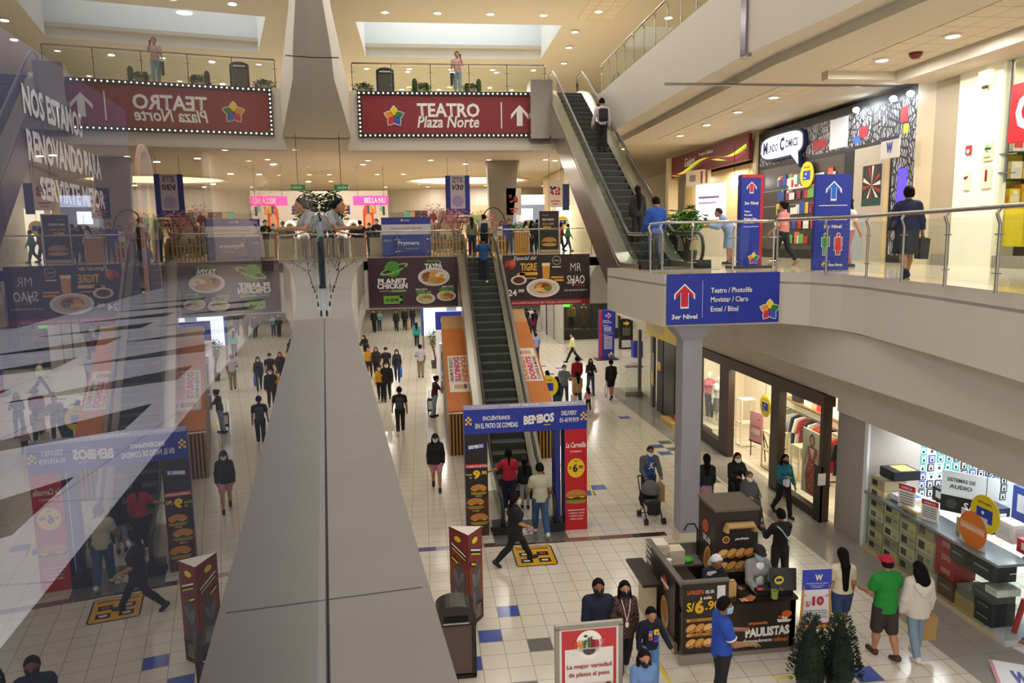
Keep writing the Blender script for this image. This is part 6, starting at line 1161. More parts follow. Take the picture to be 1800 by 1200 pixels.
person('woman in dark blue and black beside the man with the yellow bag', -.95, 60, 0, PI, 1.66, 'f', SK[1], ('#1d2230', 'long'), ('pants', '#232c44'), '#222', ('long', DH), None, None, WALK2, WARM2, res=FR)
person('man in dark clothes standing by the far left wall', -3.9, 57.8, 0, PI*.9, 1.74, 'm', SK[1], ('#1d2126', 'long'), ('pants', '#1a1c22'), '#222', ('short', DH), None, None, None, None, res=FR)
person('woman in pale teal beside the man at the far left wall', -3.55, 58.6, 0, PI*1.1, 1.6, 'f', SK[3], ('#6f9a98', 'long'), ('pants', '#2c4a50'), '#222', ('long', DH), None, None, None, HOLD, res=FR)
a, i = person('woman in maroon top and pale jeans ordering at the left donut kiosk', .30, 28.9, 0, -1.25, 1.64, 'f', SK[1], ('#4a2030', 'short', -.04), ('pants', LJ), '#1a1a1c', ('bun', DH), None, None, (2, 4, -8, 10), (40, 12, 50, 8, 35, 12, 55, 8), .12, .2, res=MR)
t = thing('suitcase', 'black and white suitcase beside the woman at the donut kiosk', 'suitcase', (.18, 29.55, 0)); V, Q = rbox((0, 0, .36), (.36, .24, .55), .05, .03); mesh_obj('shell', V, Q, mat('#1a1a1e', .5), t); q = MB(); q.rect(-.14, .2, .02, .55, -.126, PWHITE); q.build('white_panel', t); q = MB(); q.tube([(-.1, .08, .6), (-.1, .08, .95), (.1, .08, .95), (.1, .08, .6)], .012, DSTEEL, 5); q.build('pull_handle', t)
for sx in (-1, 1): q = MB(); q.ell((sx*.14, 0, .045), (.03, .045, .045), BLACK, 10, 6); q.build('wheel', t)
person('woman in red t-shirt with a ponytail stepping onto the escalator', 2.02, 18.1, .03, 0, 1.62, 'f', SK[1], ('#c01f38', 'short', .0), ('pants', '#151c34'), '#d8d4d0', ('pony', DH), None, None, (6, 6, -6, 8), (18, 42, 40, -20, 6, 12, 25, 6), res=NR, face=False, fat=1.12)
person('girl in black hoodie and grey trousers at the escalator foot', 2.46, 18.3, .03, 0, 1.32, 'f', SK[1], ('#15161c', 'long', -.06), ('pants', '#a7a6aa'), '#17171a', ('long', DH), None, '#141418', None, None, res=NR, face=False, hs=1.08, coat=.008)
person('man in pale beige t-shirt and blue jeans walking onto the escalator', 2.58, 16.5, .02, .05, 1.74, 'm', SK[0], ('#b6b39c', 'short', -.06), ('pants', '#33507a'), '#d4d2cc', ('short', DH), None, None, WALK, (14, 12, 30, 2, 4, 12, 30, 6), res=NR, face=False, fat=1.16)
person('woman in black with cropped trousers striding past the escalator foot', 1.80, 15.1, 0, -1.35, 1.63, 'f', SK[1], ('#141317', 'short', -.22), ('pants', '#121216'), '#1a1a1c', ('pony', '#1a1412'), '#d8d2cc', None, (32, 6, -26, 22), (-10, 10, 45, 2, 14, 8, 50, 4), res=NR, fat=1.1, coat=.02)
# right of the escalator
person('woman in denim jacket with long black hair behind the blue arch', 4.95, 29.3, 0, .3, 1.6, 'f', SK[1], ('#33609c', 'long'), ('pants', '#2a4a80'), '#222', ('long', DH), None, None, None, HOLD, res=MR, face=False, coat=.01)
person('woman in dark striped top and green trousers behind the blue arch', 5.1, 28.0, 0, .5, 1.58, 'f', SK[0], ('#1d1d22', 'long'), ('pants', '#2f5156'), '#222', ('bob', '#1a1412'), None, None, None, HOLD, res=MR, face=False, fat=1.15)
person('man in grey checked jacket and mask facing the viewer', 5.8, 30.1, 0, PI, 1.7, 'm', SK[1], (plaid('#8a969a', '#566268', 20), 'long', -.06), ('pants', '#3c4a63'), '#222', ('short', DH), '#e8e6e2', None, WALK, HOLD, res=MR, coat=.014)
person('man in black and red sports jacket walking away', 6.78, 32.1, 0, 0, 1.7, 'm', SK[0], ('#9c1226', 'long', -.04), ('pants', '#17171b'), '#222', ('short', DH), None, None, WALK2, WARM, res=MR, face=False, coat=.01)
person('woman in black top and jeans with beige cardigan walking towards the viewer', 7.36, 31.9, 0, PI, 1.62, 'f', SK[3], ('#231b20', 'long'), ('pants', '#3a4a66'), '#222', ('long', '#241812'), '#1a1a1c', None, WALK, HOLD, res=MR)
a, i = person('woman in tan coat walking away with a cream bag', 6.14, 29.0, 0, .15, 1.6, 'f', SK[1], ('#b3905e', 'long', -.10), ('pants', '#2a3c5a'), '#222', ('long', DH), None, None, WALK, WARM, res=MR, face=False, coat=.016)
hand_bag(i, 'l', 'cream handbag of the woman in the tan coat', '#d8c39a', (.42, .14, .34), drop=.06)
person('small child in pink top and black leggings', 6.5, 28.6, 0, .1, .98, 'f', SK[1], ('#d68fa0', 'long'), ('pants', '#17171b'), '#e8e4e0', ('bob', DH), None, None, (10, 8, -10, 14), (10, 16, 10, 0, 40, 30, 10, 0), res=MR, face=False, hs=1.32)
a, i = person('man in black long sleeves and black shorts walking away', 8.02, 30.8, 0, 0, 1.72, 'm', SK[1], ('#1b191c', 'long', -.04), ('shorts', '#141418'), '#17171a', ('short', DH), None, None, WALK2, WARM, res=MR, face=False)
t = thing('hand_strap', 'long black strap loop hanging from the hand of the man in shorts', 'strap', wpt(i, (i['J']['lw'][0], i['J']['lw'][1], i['J']['lw'][2]-.12))); q = MB(); q.tube([(.05*math.sin(k*PI/8), 0, -.32+.32*math.cos(k*PI/8)) for k in range(16)], .012, BLACK, 5, closed=True); q.build('loop', t)
t_, i = person('guard in yellow safety vest walking to the left', 8.35, 40.7, 0, PI/2, 1.72, 'm', SK[1], ('#d9dcd8', 'long'), ('pants', '#16181f'), '#1a1a1c', ('short', DH), None, None, (30, 6, -26, 16), WARM, res=MR)
q = [(( 0, 0, i['pel'][2]+.02), (0, 0, i['chest'][2]+.08), .165, .175, .80)]; V, Q = surface(lambda P: np.maximum(np.maximum(union(P, q, .02, .0), i['pel'][2]-.02-P[:, 2]), P[:, 2]-i['chest'][2]-.12), *bounds(q), .02); mesh_obj('safety_vest', V, Q, mat('#d6dc2e', .6), t_)
person('man in pale blue shirt walking near the right donut kiosk', 6.3, 41.2, 0, 0, 1.66, 'm', SK[0], ('#7f8cbc', 'short', -.04), ('pants', '#1b2236'), '#222', ('short', DH), None, None, WALK, WARM, res=FR, face=False)
cc = ['#1c1c20', '#5a1a24', '#22262e', '#c8c4c0', '#1a1a1e', '#6a5a4c', '#1e2028', '#7a1c30']
cl = ['man in black', 'woman in dark red', 'man in charcoal', 'woman in white', 'man in dark grey', 'woman in brown', 'man in black jacket', 'woman with wine red backpack']
for k, (x, y) in enumerate([(6.9, 55.2), (7.5, 57), (7.85, 55.9), (8.35, 56.7), (8.4, 55.2), (6.55, 50.6), (7.1, 50.5), (7.65, 51.5)]):
    person('%s in the far crowd under the noodle banner' % cl[k], x, y, 0, (PI if k in (1, 3, 5) else 0)+.2*(k % 3), 1.62+.03*(k % 4), 'f' if 'woman' in cl[k] else 'm', SK[k % 4], (cc[k], 'long'), ('pants', ['#1c2232', '#23252c', '#1a1a1e'][k % 3]), '#222', ('long' if 'woman' in cl[k] else 'short', DH), None, None, WALK if k % 2 else WALK2, WARM, res=FR, face=k in (1, 3, 5), group='far crowd under the bridge')
# around the column and the kiosk
t_, i = person('man in grey sleeves and blue t-shirt pushing a stroller', 5.62, 17.75, 0, PI, 1.72, 'm', SK[2], ('#56575c', 'long', -.04), ('pants', '#20222a'), '#1a1a1c', ('crop', '#3a2c24'), '#f2f2f0', None, WALK, (24, 10, 40, 12, 24, 10, 40, 12), .12, .25, res=NR, fat=1.08)
P_ = i['chest']; q = [((0, P_[1]+.045, i['pel'][2]+.0), (0, P_[1]+.05, P_[2]+.06), .115, .115, .75)]; V, Q = surface(lambda P: np.maximum(union(P, q, .02), .04+P_[1]-P[:, 1]), *bounds(q), .018); mesh_obj('blue_shirt_front', V, Q, mat('#1c4f9c', .8), t_)
q = MB(); zc = P_[2]-.06; yy = P_[1]+.155
for pts in ([(-.02, .07), (.015, .075), (.02, .03), (-.01, .02)], [(-.01, .03), (.02, .03), (.075, -.045), (.055, -.06), (.0, -.01)], [(0, .02), (-.05, -.03), (-.085, -.035), (-.08, -.05), (-.03, -.05), (.02, .0)], [(.01, .06), (.055, .10), (.065, .09), (.02, .04)], [(-.02, .06), (-.06, .03), (-.055, .02), (-.01, .04)]): q.add([(-x, yy+.012, zc+z) for x, z in pts], [tuple(range(len(pts)))], PWHITE)
q.ell((0, yy+.008, zc+.095), (.018, .006, .018), PWHITE, 8, 6); q.build('shirt_logo', t_)
t = thing('stroller', 'black and grey baby stroller with folded hood left of the column', 'stroller', (5.45, 17.02, 0), PI); SF = mat('#17181b', .6); SG = mat('#5c5c60', .7)
q = MB(); q.tube([(-.2, -.45, 1.0), (-.2, -.30, .72), (-.2, .15, .30), (-.2, .33, .10)], .016, SF, 6); q.tube([(.2, -.45, 1.0), (.2, -.30, .72), (.2, .15, .30), (.2, .33, .10)], .016, SF, 6); q.tube([(-.2, .05, .42), (-.2, -.25, .10)], .016, SF, 6); q.tube([(.2, .05, .42), (.2, -.25, .10)], .016, SF, 6); q.tube([(-.2, -.45, 1.0), (.2, -.45, 1.0)], .02, SF, 6); q.tube([(-.22, -.25, .1), (.22, -.25, .1)], .012, SF, 6); q.build('frame', t)
V, Q = rbox((0, .05, .48), (.36, .34, .14), .05, .025); mesh_obj('seat', V, Q, SF, t); V, Q = rbox((0, .26, .40), (.34, .10, .36), .05, .025); mesh_obj('leg_rest', V, Q, SF, t); V, Q = rbox((0, -.14, .66), (.36, .10, .42), .04, .025); mesh_obj('backrest', V, Q, SF, t)
V, Q = surface(lambda P: np.maximum(np.linalg.norm((P-np.array([0, -.02, .78], np.float32))/np.array([.23, .26, .24], np.float32), axis=1)-1, -9)*.2+np.maximum(0, 0) if False else np.maximum((np.linalg.norm((P-np.array([0, -.02, .76], np.float32))/np.array([.23, .27, .25], np.float32), axis=1)-1)*.22, .70-P[:, 2]), (-.25, -.3, .68), (.25, .27, 1.03), .025); mesh_obj('hood', V, Q, SG, t); V, Q = rbox((0, .16, .55), (.38, .08, .07), .03, .02); mesh_obj('bumper_bar', V, Q, SG, t)
for sx in (-1, 1):
    for yy in (.34, -.26):
        for o in (-.03, .03): q = MB(); q.tube([(sx*.22+o-.012, yy, .085), (sx*.22+o+.012, yy, .085)], .082, BLACK, 12); q.build('wheel', t)
a = thing('shopping_bag', 'brown paper bag hanging on the stroller handle', 'bag', (5.78, 17.3, .38), .2); q = MB(); q.box((0, 0, .22), (.14, .24, .44), mat('#a8865a', .8)); q.build('bag_body', a); q = MB(); q.tube([(0, -.08, .44), (0, 0, .58), (0, .08, .44)], .008, mat('#8a6a42', .8), 5); q.build('handle', a)
a, i = person('woman in dark top with pink jacket at the waist behind the column', 6.86, 16.95, 0, -.25, 1.62, 'f', SK[1], ('#1c1f2a', 'long'), ('pants', '#3f5a82'), '#8a8a90', ('long', DH), None, None, WALK, WARM, res=NR, face=False)
c_ = [((0, -.0, i['pel'][2]+.06), (0, -.02, i['pel'][2]-.34), .15, .20, .8)]; V, Q = surface(lambda P: np.maximum(np.maximum(union(P, c_, .02), P[:, 2]-i['pel'][2]-.06), i['pel'][2]-.36-P[:, 2]), *bounds(c_), .02); mesh_obj('tied_jacket', V, Q, mat('#b0848a', .8), a)
person('woman in black with white mask pushing a wheelchair', 7.66, 17.05, 0, PI, 1.62, 'f', SK[1], ('#161518', 'long', -.1), ('pants', '#1a1a1e'), '#1a1a1c', ('long', '#241814'), '#f4f2f0', None, WALK, HOLD, .1, res=NR, coat=.012)
t = thing('wheelchair', 'dark wheelchair in front of the woman in black', 'wheelchair', (7.66, 16.35, 0), PI); q = MB()
for sx in (-1, 1):
    q.tube([(sx*.25, -.25, .95), (sx*.25, -.22, .5), (sx*.25, .25, .5), (sx*.25, .38, .12)], .014, SF, 6); q.tube([(sx*.25, -.22, .5), (sx*.25, -.2, .3), (sx*.25, .28, .28)], .014, SF, 6); q.tube([(sx*.25, -.25, .95), (sx*.25, -.38, .95)], .018, SF, 6)
q.build('frame', t); q = MB(); q.box((0, .0, .49), (.46, .46, .04), SF); q.build('seat', t); q = MB(); q.box((0, -.24, .72), (.46, .03, .42), SF); q.build('backrest', t); q = MB(); q.box((0, .42, .10), (.4, .16, .02), DSTEEL); q.build('footrest', t)
for sx in (-1, 1): q = MB(); q.tube([(sx*.30, -.12+.29*math.cos(k*PI/12), .30+.29*math.sin(k*PI/12)) for k in range(24)], .014, BLACK, 6, closed=True); q.build('wheel', t); q = MB(); q.tube([(sx*.25-.015, .33, .09), (sx*.25+.015, .33, .09)], .085, BLACK, 10); q.build('caster', t)
a, i = person('seated person in grey shawl and white mask in the wheelchair', 7.66, 16.30, .05, PI, 1.58, 'f', SK[1], ('#4b4d50', 'long'), ('pants', '#2a2a2e'), '#1a1a1c', ('bun', '#5a544c'), '#f4f2f0', None, (82, 78, 78, 76), (30, 14, 70, 30, 30, 14, 70, 30), res=NR, fat=1.1)
c_ = [(tuple(np.array(i['chest'])+[0, 0, .12]), tuple(np.array(i['pel'])+[0, .06, .02]), .16, .28, .9)]; V, Q = surface(lambda P: np.maximum(union(P, c_, .02), i['pel'][2]-.08-P[:, 2]), *bounds(c_), .02); mesh_obj('shawl', V, Q, mat('#55585a', .9), a)
a, i = person('woman in teal top with long hair and mask beside the shop window', 8.8, 16.75, 0, PI*1.02, 1.58, 'f', SK[1], ('#1c6f80', 'long'), ('pants', '#15151a'), '#1a1a1c', ('verylong', DH), '#1a1a1c', None, WALK, (10, 10, 25, 6, 30, 14, 80, 30), res=NR)
hand_bag(i, 'r', 'small white bag held by the woman in teal', '#e6e6ea', (.16, .1, .18), 'small_bag', drop=-.06)
a, i = person('person in black with pale sling strap walking away behind the kiosk', 6.85, 13.1, 0, .1, 1.62, 'm', SK[0], ('#141416', 'long', -.05), ('pants', '#26272c'), '#1a1a1c', ('short', DH), None, None, (8, 6, -8, 12), HOLD, res=NR, face=False, fat=1.05)
q = MB(); sp = np.array(i['J']['ls']); q.tube([tuple(sp+[.03, -.02, .07]), tuple(sp+[.10, -.16, -.02]), (0, -.15, i['chest'][2]-.02), (.14, -.13, i['pel'][2]+.12)], .022, mat('#a8b8c4', .7), 6, flat=(1, .5)); q.build('sling_strap', a)
person('woman in cream t-shirt and denim shorts with very long hair', 6.98, 11.15, 0, -.12, 1.64, 'f', SK[1], ('#e0d3b4', 'short', .04), ('shorts', '#33466f'), '#b85a66', ('verylong', DH), None, None, MINI2, (10, 10, 40, 10, 4, 12, 20, 2), res=NR, face=False, fat=1.06)
person('man in green shirt, red cap and dark shorts seen from behind', 7.42, 10.6, 0, .05, 1.72, 'm', SK[1], ('#1c8a34', 'short', -.1), ('capri', '#38322f'), '#4a3028', ('short', '#1a1414'), None, '#b81c3a', MINI, (20, 12, 55, 16, 18, 12, 55, 16), res=NR, face=False, fat=1.2, coat=.006)
t_, i = person('woman in white hooded jacket and pale jeans carrying a brown bag', 7.92, 10.5, 0, -.05, 1.62, 'f', SK[1], ('#d8cfc4', 'long', -.12), ('pants', '#7f94a8'), '#e2d8d2', ('curly', DH), None, None, MINI2, (2, 14, 15, 2, 4, 14, 15, 2), res=NR, face=False, coat=.03, fat=1.05)
c_ = [((-.09, -.13, i['chest'][2]+.10), (.09, -.13, i['chest'][2]+.10), .07, .07, .6), ((0, -.15, i['chest'][2]+.02), (0, -.15, i['chest'][2]-.03), .09, .06, .5)]; V, Q = surface(lambda P: union(P, c_, .04), *bounds(c_), .02); mesh_obj('hood', V, Q, mat('#e0d8cc', .8), t_)
hand_bag(i, 'r', 'tall brown paper bag carried by the woman in white', '#b08c54', (.30, .13, .42), rough=.8, drop=.05, rz=PI/2)
person('person in purple clothes at the right edge of the picture', 8.98, 8.95, 0, PI/2, 1.55, 'f', SK[2], ('#3a1f8a', 'long', -.1), ('pants', '#2a1c6a'), '#1c1640', ('short', DH), None, None, (30, 40, -10, 20), HOLD, .1, res=NR, coat=.012)
# kiosk staff and customers
person('kiosk worker with clear hair net bending over the worktop', 4.78, 11.62, 0, PI*1.08, 1.60, 'f', SK[0], ('#151a2c', 'long'), ('pants', '#1a1a22'), '#1a1a1c', ('bob', '#d9d9d6'), None, None, None, (35, 16, 60, 4, 32, 22, 45, -6), .28, .35, res=NR)
c_ = thing('apron', 'white apron of the kiosk worker with the hair net', 'apron', (4.74, 11.42, .95), PI*1.08); q = MB(); q.add([(-.13, -.03, 0), (.13, -.03, 0), (.09, .02, .36), (-.09, .02, .36), (-.13, -.045, 0), (.13, -.045, 0), (.09, .005, .36), (-.09, .005, .36)], [(3, 2, 1, 0), (4, 5, 6, 7), (0, 1, 5, 4), (1, 2, 6, 5), (2, 3, 7, 6), (3, 0, 4, 7)], PWHITE); q.build('cloth', c_)
t_, i = person('kiosk cashier in grey cardigan, black cap and blue mask', 5.62, 11.55, 0, PI, 1.66, 'f', SK[0], ('#8b8a86', 'long', -.1), ('pants', '#1a1a1e'), '#1a1a1c', ('short', DH), '#a8c8e4', '#141414', None, (28, 10, 55, 4, 28, 10, 55, 4), .08, .2, res=NR, coat=.012)
c_ = [((0, i['chest'][1]+.055, i['pel'][2]), (0, i['chest'][1]+.06, i['chest'][2]+.08), .085, .095, .8)]; V, Q = surface(lambda P: np.maximum(union(P, c_, .02), .02+i['chest'][1]-P[:, 1]), *bounds(c_), .018); mesh_obj('white_shirt_front', V, Q, mat('#eceae6', .8), t_)
t_, i = person('man in royal blue polo and mask in front of the kiosk, facing right', 4.22, 9.72, 0, -PI/2-.1, 1.7, 'm', SK[0], ('#1f49b0', 'short', -.08), ('pants', '#16171c'), '#1a1a1c', ('short', DH), '#9cc4dc', None, (4, 6, -4, 8), (20, 10, 70, 12, 26, 8, 62, 8), res=NR, fat=1.22)
for sd in 'lr': sh_, el_ = np.array(i['J'][sd+'s']), np.array(i['J'][sd+'e']); q = MB(); p0 = sh_*.36+el_*.64; q.tube([tuple(p0), tuple(p0+(el_-sh_)*.06)], .072*i['s']*1.2, PWHITE, 14); q.build('sleeve_band', t_)
person('man in navy tracksuit top and black mask beside the woman', 2.57, 10.65, 0, PI*.98, 1.68, 'm', SK[2], ('#141b36', 'long', -.06), ('pants', '#15171f'), '#1a1a1c', ('short', DH), '#14151c', None, MINI, WARM, res=NR, fat=1.15)
t_, i = person('woman in brown plaid shirt with white lanyard and black mask', 3.0, 10.68, 0, PI, 1.60, 'f', SK[1], (plaid('#6a4a44', '#2a1e1e'), 'long', -.14), ('pants', '#141622'), '#e4e0da', ('long', DH), '#121216', None, MINI2, (-4, 10, 15, 4, 6, 12, 15, 4), res=NR, fat=1.04)
q = MB(); yy = i['chest'][1]+.14
for sx in (-1, 1): q.tube([(sx*.07, yy-.04, i['chest'][2]+.17), (sx*.04, yy+.02, i['chest'][2]+.02), (0, yy+.025, i['chest'][2]-.16)], .009, mat('#e6c8c4', .6), 5)
q.box((0, yy+.03, i['chest'][2]-.21), (.05, .01, .08), PWHITE); q.build('lanyard', t_)
t_, i = person('boy in navy sweatshirt with coloured squares print', 3.33, 10.35, 0, PI*1.02, 1.30, 'm', SK[1], ('#10142a', 'long', -.04), ('pants', '#5c86b8'), '#e0e0e0', ('short', DH), None, None, MINI, (14, 22, 20, -6, -4, 12, 20, 2), hp=.25, res=NR, hs=1.12)
q = MB(); yy = i['chest'][1]+.118
for k, (x, z, w, h, hx) in enumerate([(.05, .03, .08, .09, '#e8c832'), (-.04, .04, .07, .05, '#6a6ac8'), (-.045, -.01, .06, .05, '#e89a4a'), (.05, -.06, .08, .06, '#3a3aa0'), (-.04, -.07, .07, .06, '#9a5a6a'), (.055, .02, .03, .03, '#3a2a1a'), (.05, -.12, .08, .04, '#5a4ab0')]): q.rect(-x-w/2, i['chest'][2]+z-h/2-.02, -x+w/2, i['chest'][2]+z+h/2-.02, 0, mat(hx, .7))
o = q.build('shirt_print', t_, (0, yy, 0)); o.scale = (1, -1, 1)
person('girl in pale denim jacket and black mask at the bottom edge', 2.85, 9.15, 0, PI*1.02, 1.36, 'f', SK[1], ('#6a8cc0', 'long', -.06), ('pants', '#2a3550'), '#e0e0e0', ('long', '#1c1512'), '#15161c', None, WALK, WARM, hp=.15, res=NR, hs=1.1, coat=.012)
# middle floor, right gallery
t_, i = person('woman in navy top and dark skirt walking along the gallery railing', 8.55, 12.2, L2, -.35, 1.60, 'f', SK[1], ('#1c2440', 'long', .02), ('skirt', '#33343c'), '#15151a', ('bun', DH), None, None, WALK2, (8, 14, 20, 0, 2, 16, 22, -4), res=NR, face=False, fat=1.22, coat=.006)
hand_bag(i, 'r', 'grey shopping bag carried by the woman in the dark skirt', '#3c3b3a', (.4, .16, .36), drop=.02)
person('woman in coral top and black trousers walking left on the gallery', 9.35, 18.3, L2, .6, 1.64, 'f', SK[3], ('#cf7f7c', 'short', .02), ('pants', '#1c1c20'), '#b09070', ('bun', DH), None, None, WALK, (10, 12, 40, 8, 4, 10, 30, 4), res=NR, face=False, fat=1.05)
person('woman in white and yellow blouse half hidden behind the restroom totem', 10.1, 16.6, L2, -1.3, 1.62, 'f', SK[1], ('#e0d4c0', 'short'), ('pants', '#a06a72'), '#2a2a2e', ('long', DH), None, None, WALK, WARM, res=MR)
person('person in pale blue robe bending forward behind the gallery railing', 8.7, 20.2, L2, 1.2, 1.62, 'f', SK[1], ('#8fa3c8', 'long', -.3), ('skirt', '#8fa3c8'), '#2a2a2e', ('short', '#3a2a26'), None, None, None, HOLD, .45, res=MR, face=False, coat=.02)
person('person in black hood with white mask behind the gallery plant', 7.75, 22.2, L2, PI*.95, 1.45, 'f', SK[3], ('#1c1418', 'long'), ('pants', '#1c1418'), '#2a2a2e', ('bob', '#1c1418'), '#eeeeee', None, None, HOLD, res=MR)
person('man in bright blue hoodie and black waistcoat at the upper escalator foot', 5.75, 17.75, L2+.02, .1, 1.72, 'm', SK[1], ('#1f4fa8', 'long', -.08), ('pants', '#5c6a86'), '#2a2a2e', ('short', DH), None, None, (6, 6, -6, 8), (10, 12, 35, 6, 10, 12, 35, 6), res=NR, face=False, coat=.012)
person('woman with long dark hair riding the upper escalator', 6.18, 20.75, L2+zf2(20.75-17.3)+.02, 0, 1.62, 'f', SK[1], ('#2c2a2e', 'long', -.1), ('pants', '#26262c'), '#222', ('verylong', '#1c120e'), None, None, None, None, res=MR, face=False, coat=.01)
a, i = person('man in white shirt with backpack riding high on the upper escalator', 6.45, 26.1, L2+zf2(26.1-17.3)+.02, 0, 1.84, 'm', SK[1], ('#d8d2d8', 'long', -.02), ('pants', '#1b1a1e'), '#1a1a1c', ('short', DH), None, None, None, (10, 14, 20, 2, 10, 14, 20, 2), res=MR, face=False)
backpack(i, 'black backpack of the man on the upper escalator', '#26262c')
person('man in blue t-shirt riding near the top of the lower escalator', 2.36, 28.55, zf1(28.55-16.35)+.02, 0, 1.78, 'm', SK[0], ('#244f7c', 'short', -.06), ('pants', '#1b2138'), '#c8c8c8', ('short', DH), None, None, (6, 6, -6, 8), (12, 24, 20, -8, 12, 24, 20, -8), res=MR, face=False, fat=1.1)
person('woman with long brown hair in olive top at the escalator landing', 2.15, 31.9, LB, .05, 1.60, 'f', SK[3], ('#8c8a6a', 'long'), ('pants', '#26324c'), '#222', ('long', '#3a241a'), None, None, None, None, res=MR, face=False)
a, i = person('man in white t-shirt at the escalator landing', 2.68, 31.8, LB, 0, 1.70, 'm', SK[1], ('#d2d0cc', 'short'), ('pants', '#1c222c'), '#222', ('short', DH), None, None, None, None, res=MR, face=False)
backpack(i, 'dark green backpack of the man at the escalator landing', '#1c2c2e')
person('man in grey t-shirt leaning on the curved railing at left', -1.76, 13.3, L2, -1.75, 1.62, 'm', SK[0], ('#8d8f92', 'short', -.04), ('pants', '#2a3040'), '#222', ('short', DH), None, None, (2, 4, -6, 8), (40, 14, 50, 16, 34, 14, 60, 16), .52, -.2, res=NR)
for k, (x, y, h, col, s_, fc) in enumerate([(-3.3, 37, 1.5, '#1a1a20', 'm', 1), (-2.95, 36.6, 1.66, '#17181e', 'm', 0), (-2.55, 37.2, 1.55, '#1c1c22', 'f', 1), (-2.15, 36.5, 1.72, '#1a1c28', 'm', 1), (-1.7, 37.3, 1.55, '#26262c', 'm', 0)]):
    person('person in dark clothes behind the bridge rail, %s from the left' % ORD[k], x, y, LB, PI*.9 if fc else .2, h, s_, SK[k % 4], (col, 'long'), ('pants', '#1c1d24'), '#222', ('short', DH), '#d8d8d8' if fc and k else None, None, None, HOLD, res=FR, face=bool(fc))
for k, (x, y, lab, col, s_, fc, h) in enumerate([(3.95, 36.5, 'person in white behind the bridge rail by the round column', '#d8d4ce', 'f', 1, 1.55), (4.4, 37.2, 'man in black behind the wooden kiosk on the bridge', '#1a1a1e', 'm', 1, 1.66), (5.35, 38, 'woman in white top walking behind the sandwich poster', '#d8d0cc', 'f', 0, 1.58), (5.75, 38.6, 'woman in black top left of the sandwich poster', '#1c1c20', 'f', 0, 1.62), (6.0, 38.2, 'man in dark blue left of the sandwich poster', '#232a3a', 'm', 0, 1.66), (7.5, 37.6, 'child in green top walking right of the sandwich poster', '#4a8a50', 'm', 1, 1.4), (7.25, 38.2, 'person in red carried behind the child in green', '#8a2430', 'f', 1, 1.5)]):
    person(lab, x, y, LB, [PI, PI, -1.2, -.6, -.2, -1.5, -1.5][k], h, s_, SK[k % 4], (col, 'long'), ('pants', '#23262e'), '#222', ('long' if s_ == 'f' else 'short', DH), None, None, WALK, WARM, res=FR, face=bool(fc))
# top floor
a, i = person('man in pink t-shirt raising a phone behind the upper rail', 1.70, 31.75, L3, PI, 1.70, 'm', SK[1], ('#c99a96', 'short', -.04), ('pants', '#8fa3ae'), '#d8d8d8', ('short', '#15100e'), None, None, None, (42, 8, 108, 22, 4, 10, 20, 2), res=MR)
w = i['J']['lw']; q = MB(); q.box((0, 0, 0), (.075, .015, .15), BLACK); tag(q.build('phone', None, wpt(i, (w[0]+.04, w[1]+.06, w[2]+.12)), PI), 'black phone held up by the man on the top floor', 'phone')
hand_bag(i, 'l' if False else 'r', 'dark jacket hanging from the arm of the man with the phone', '#26262c', (.22, .12, .5), 'folded_jacket', drop=-.1)
# shop window figures
MANQ = mat('#efe9e0', .4); GOLD = mat('#b08a4a', .4, .5)
person('white mannequin in pink patterned blouse in the first shop window', 10.25, 25.2, .35, PI*.75, 1.75, 'f', MANQ, ('#cf6a78', 'long'), ('pants', '#4a4a4e'), '#efe9e0', None, None, None, None, (4, 14, 30, 8, 4, 14, 30, 8), res=MR, face=False, name='mannequin', cat='mannequin')
person('white mannequin in white shirt in the first shop window', 10.3, 24.45, .35, PI*.8, 1.72, 'f', MANQ, ('#f0ece4', 'long'), ('skirt', '#8a8a80'), '#efe9e0', None, None, None, None, None, res=MR, face=False, name='mannequin', cat='mannequin')
person('gold dressed mannequin in the far dark shop window, left one', 10.35, 50.9, .65, PI, 1.75, 'm', GOLD, ('#8a6a3a', 'long', -.1), ('pants', '#2a2420'), '#222', None, None, None, None, None, res=FR, face=False, name='mannequin', cat='mannequin', coat=.02)
person('gold dressed mannequin in the far dark shop window, right one', 11.25, 50.9, .65, PI, 1.75, 'm', GOLD, ('#5a4a34', 'long', -.1), ('pants', '#6a5a40'), '#222', None, None, None, None, None, res=FR, face=False, name='mannequin', cat='mannequin', coat=.02)
q = MB(); q.box((0, 0, .16), (.9, 1.9, .32), mat('#efe4cc')); tag(q.build('display_plinth', None, (10.3, 24.85, 0)), 'low cream plinth under the white mannequins', 'plinth')
q = MB(); q.box((0, 0, .32), (2.2, .7, .64), DGREY); tag(q.build('display_plinth', None, (10.8, 50.9, 0)), 'dark plinth under the gold mannequins', 'plinth')
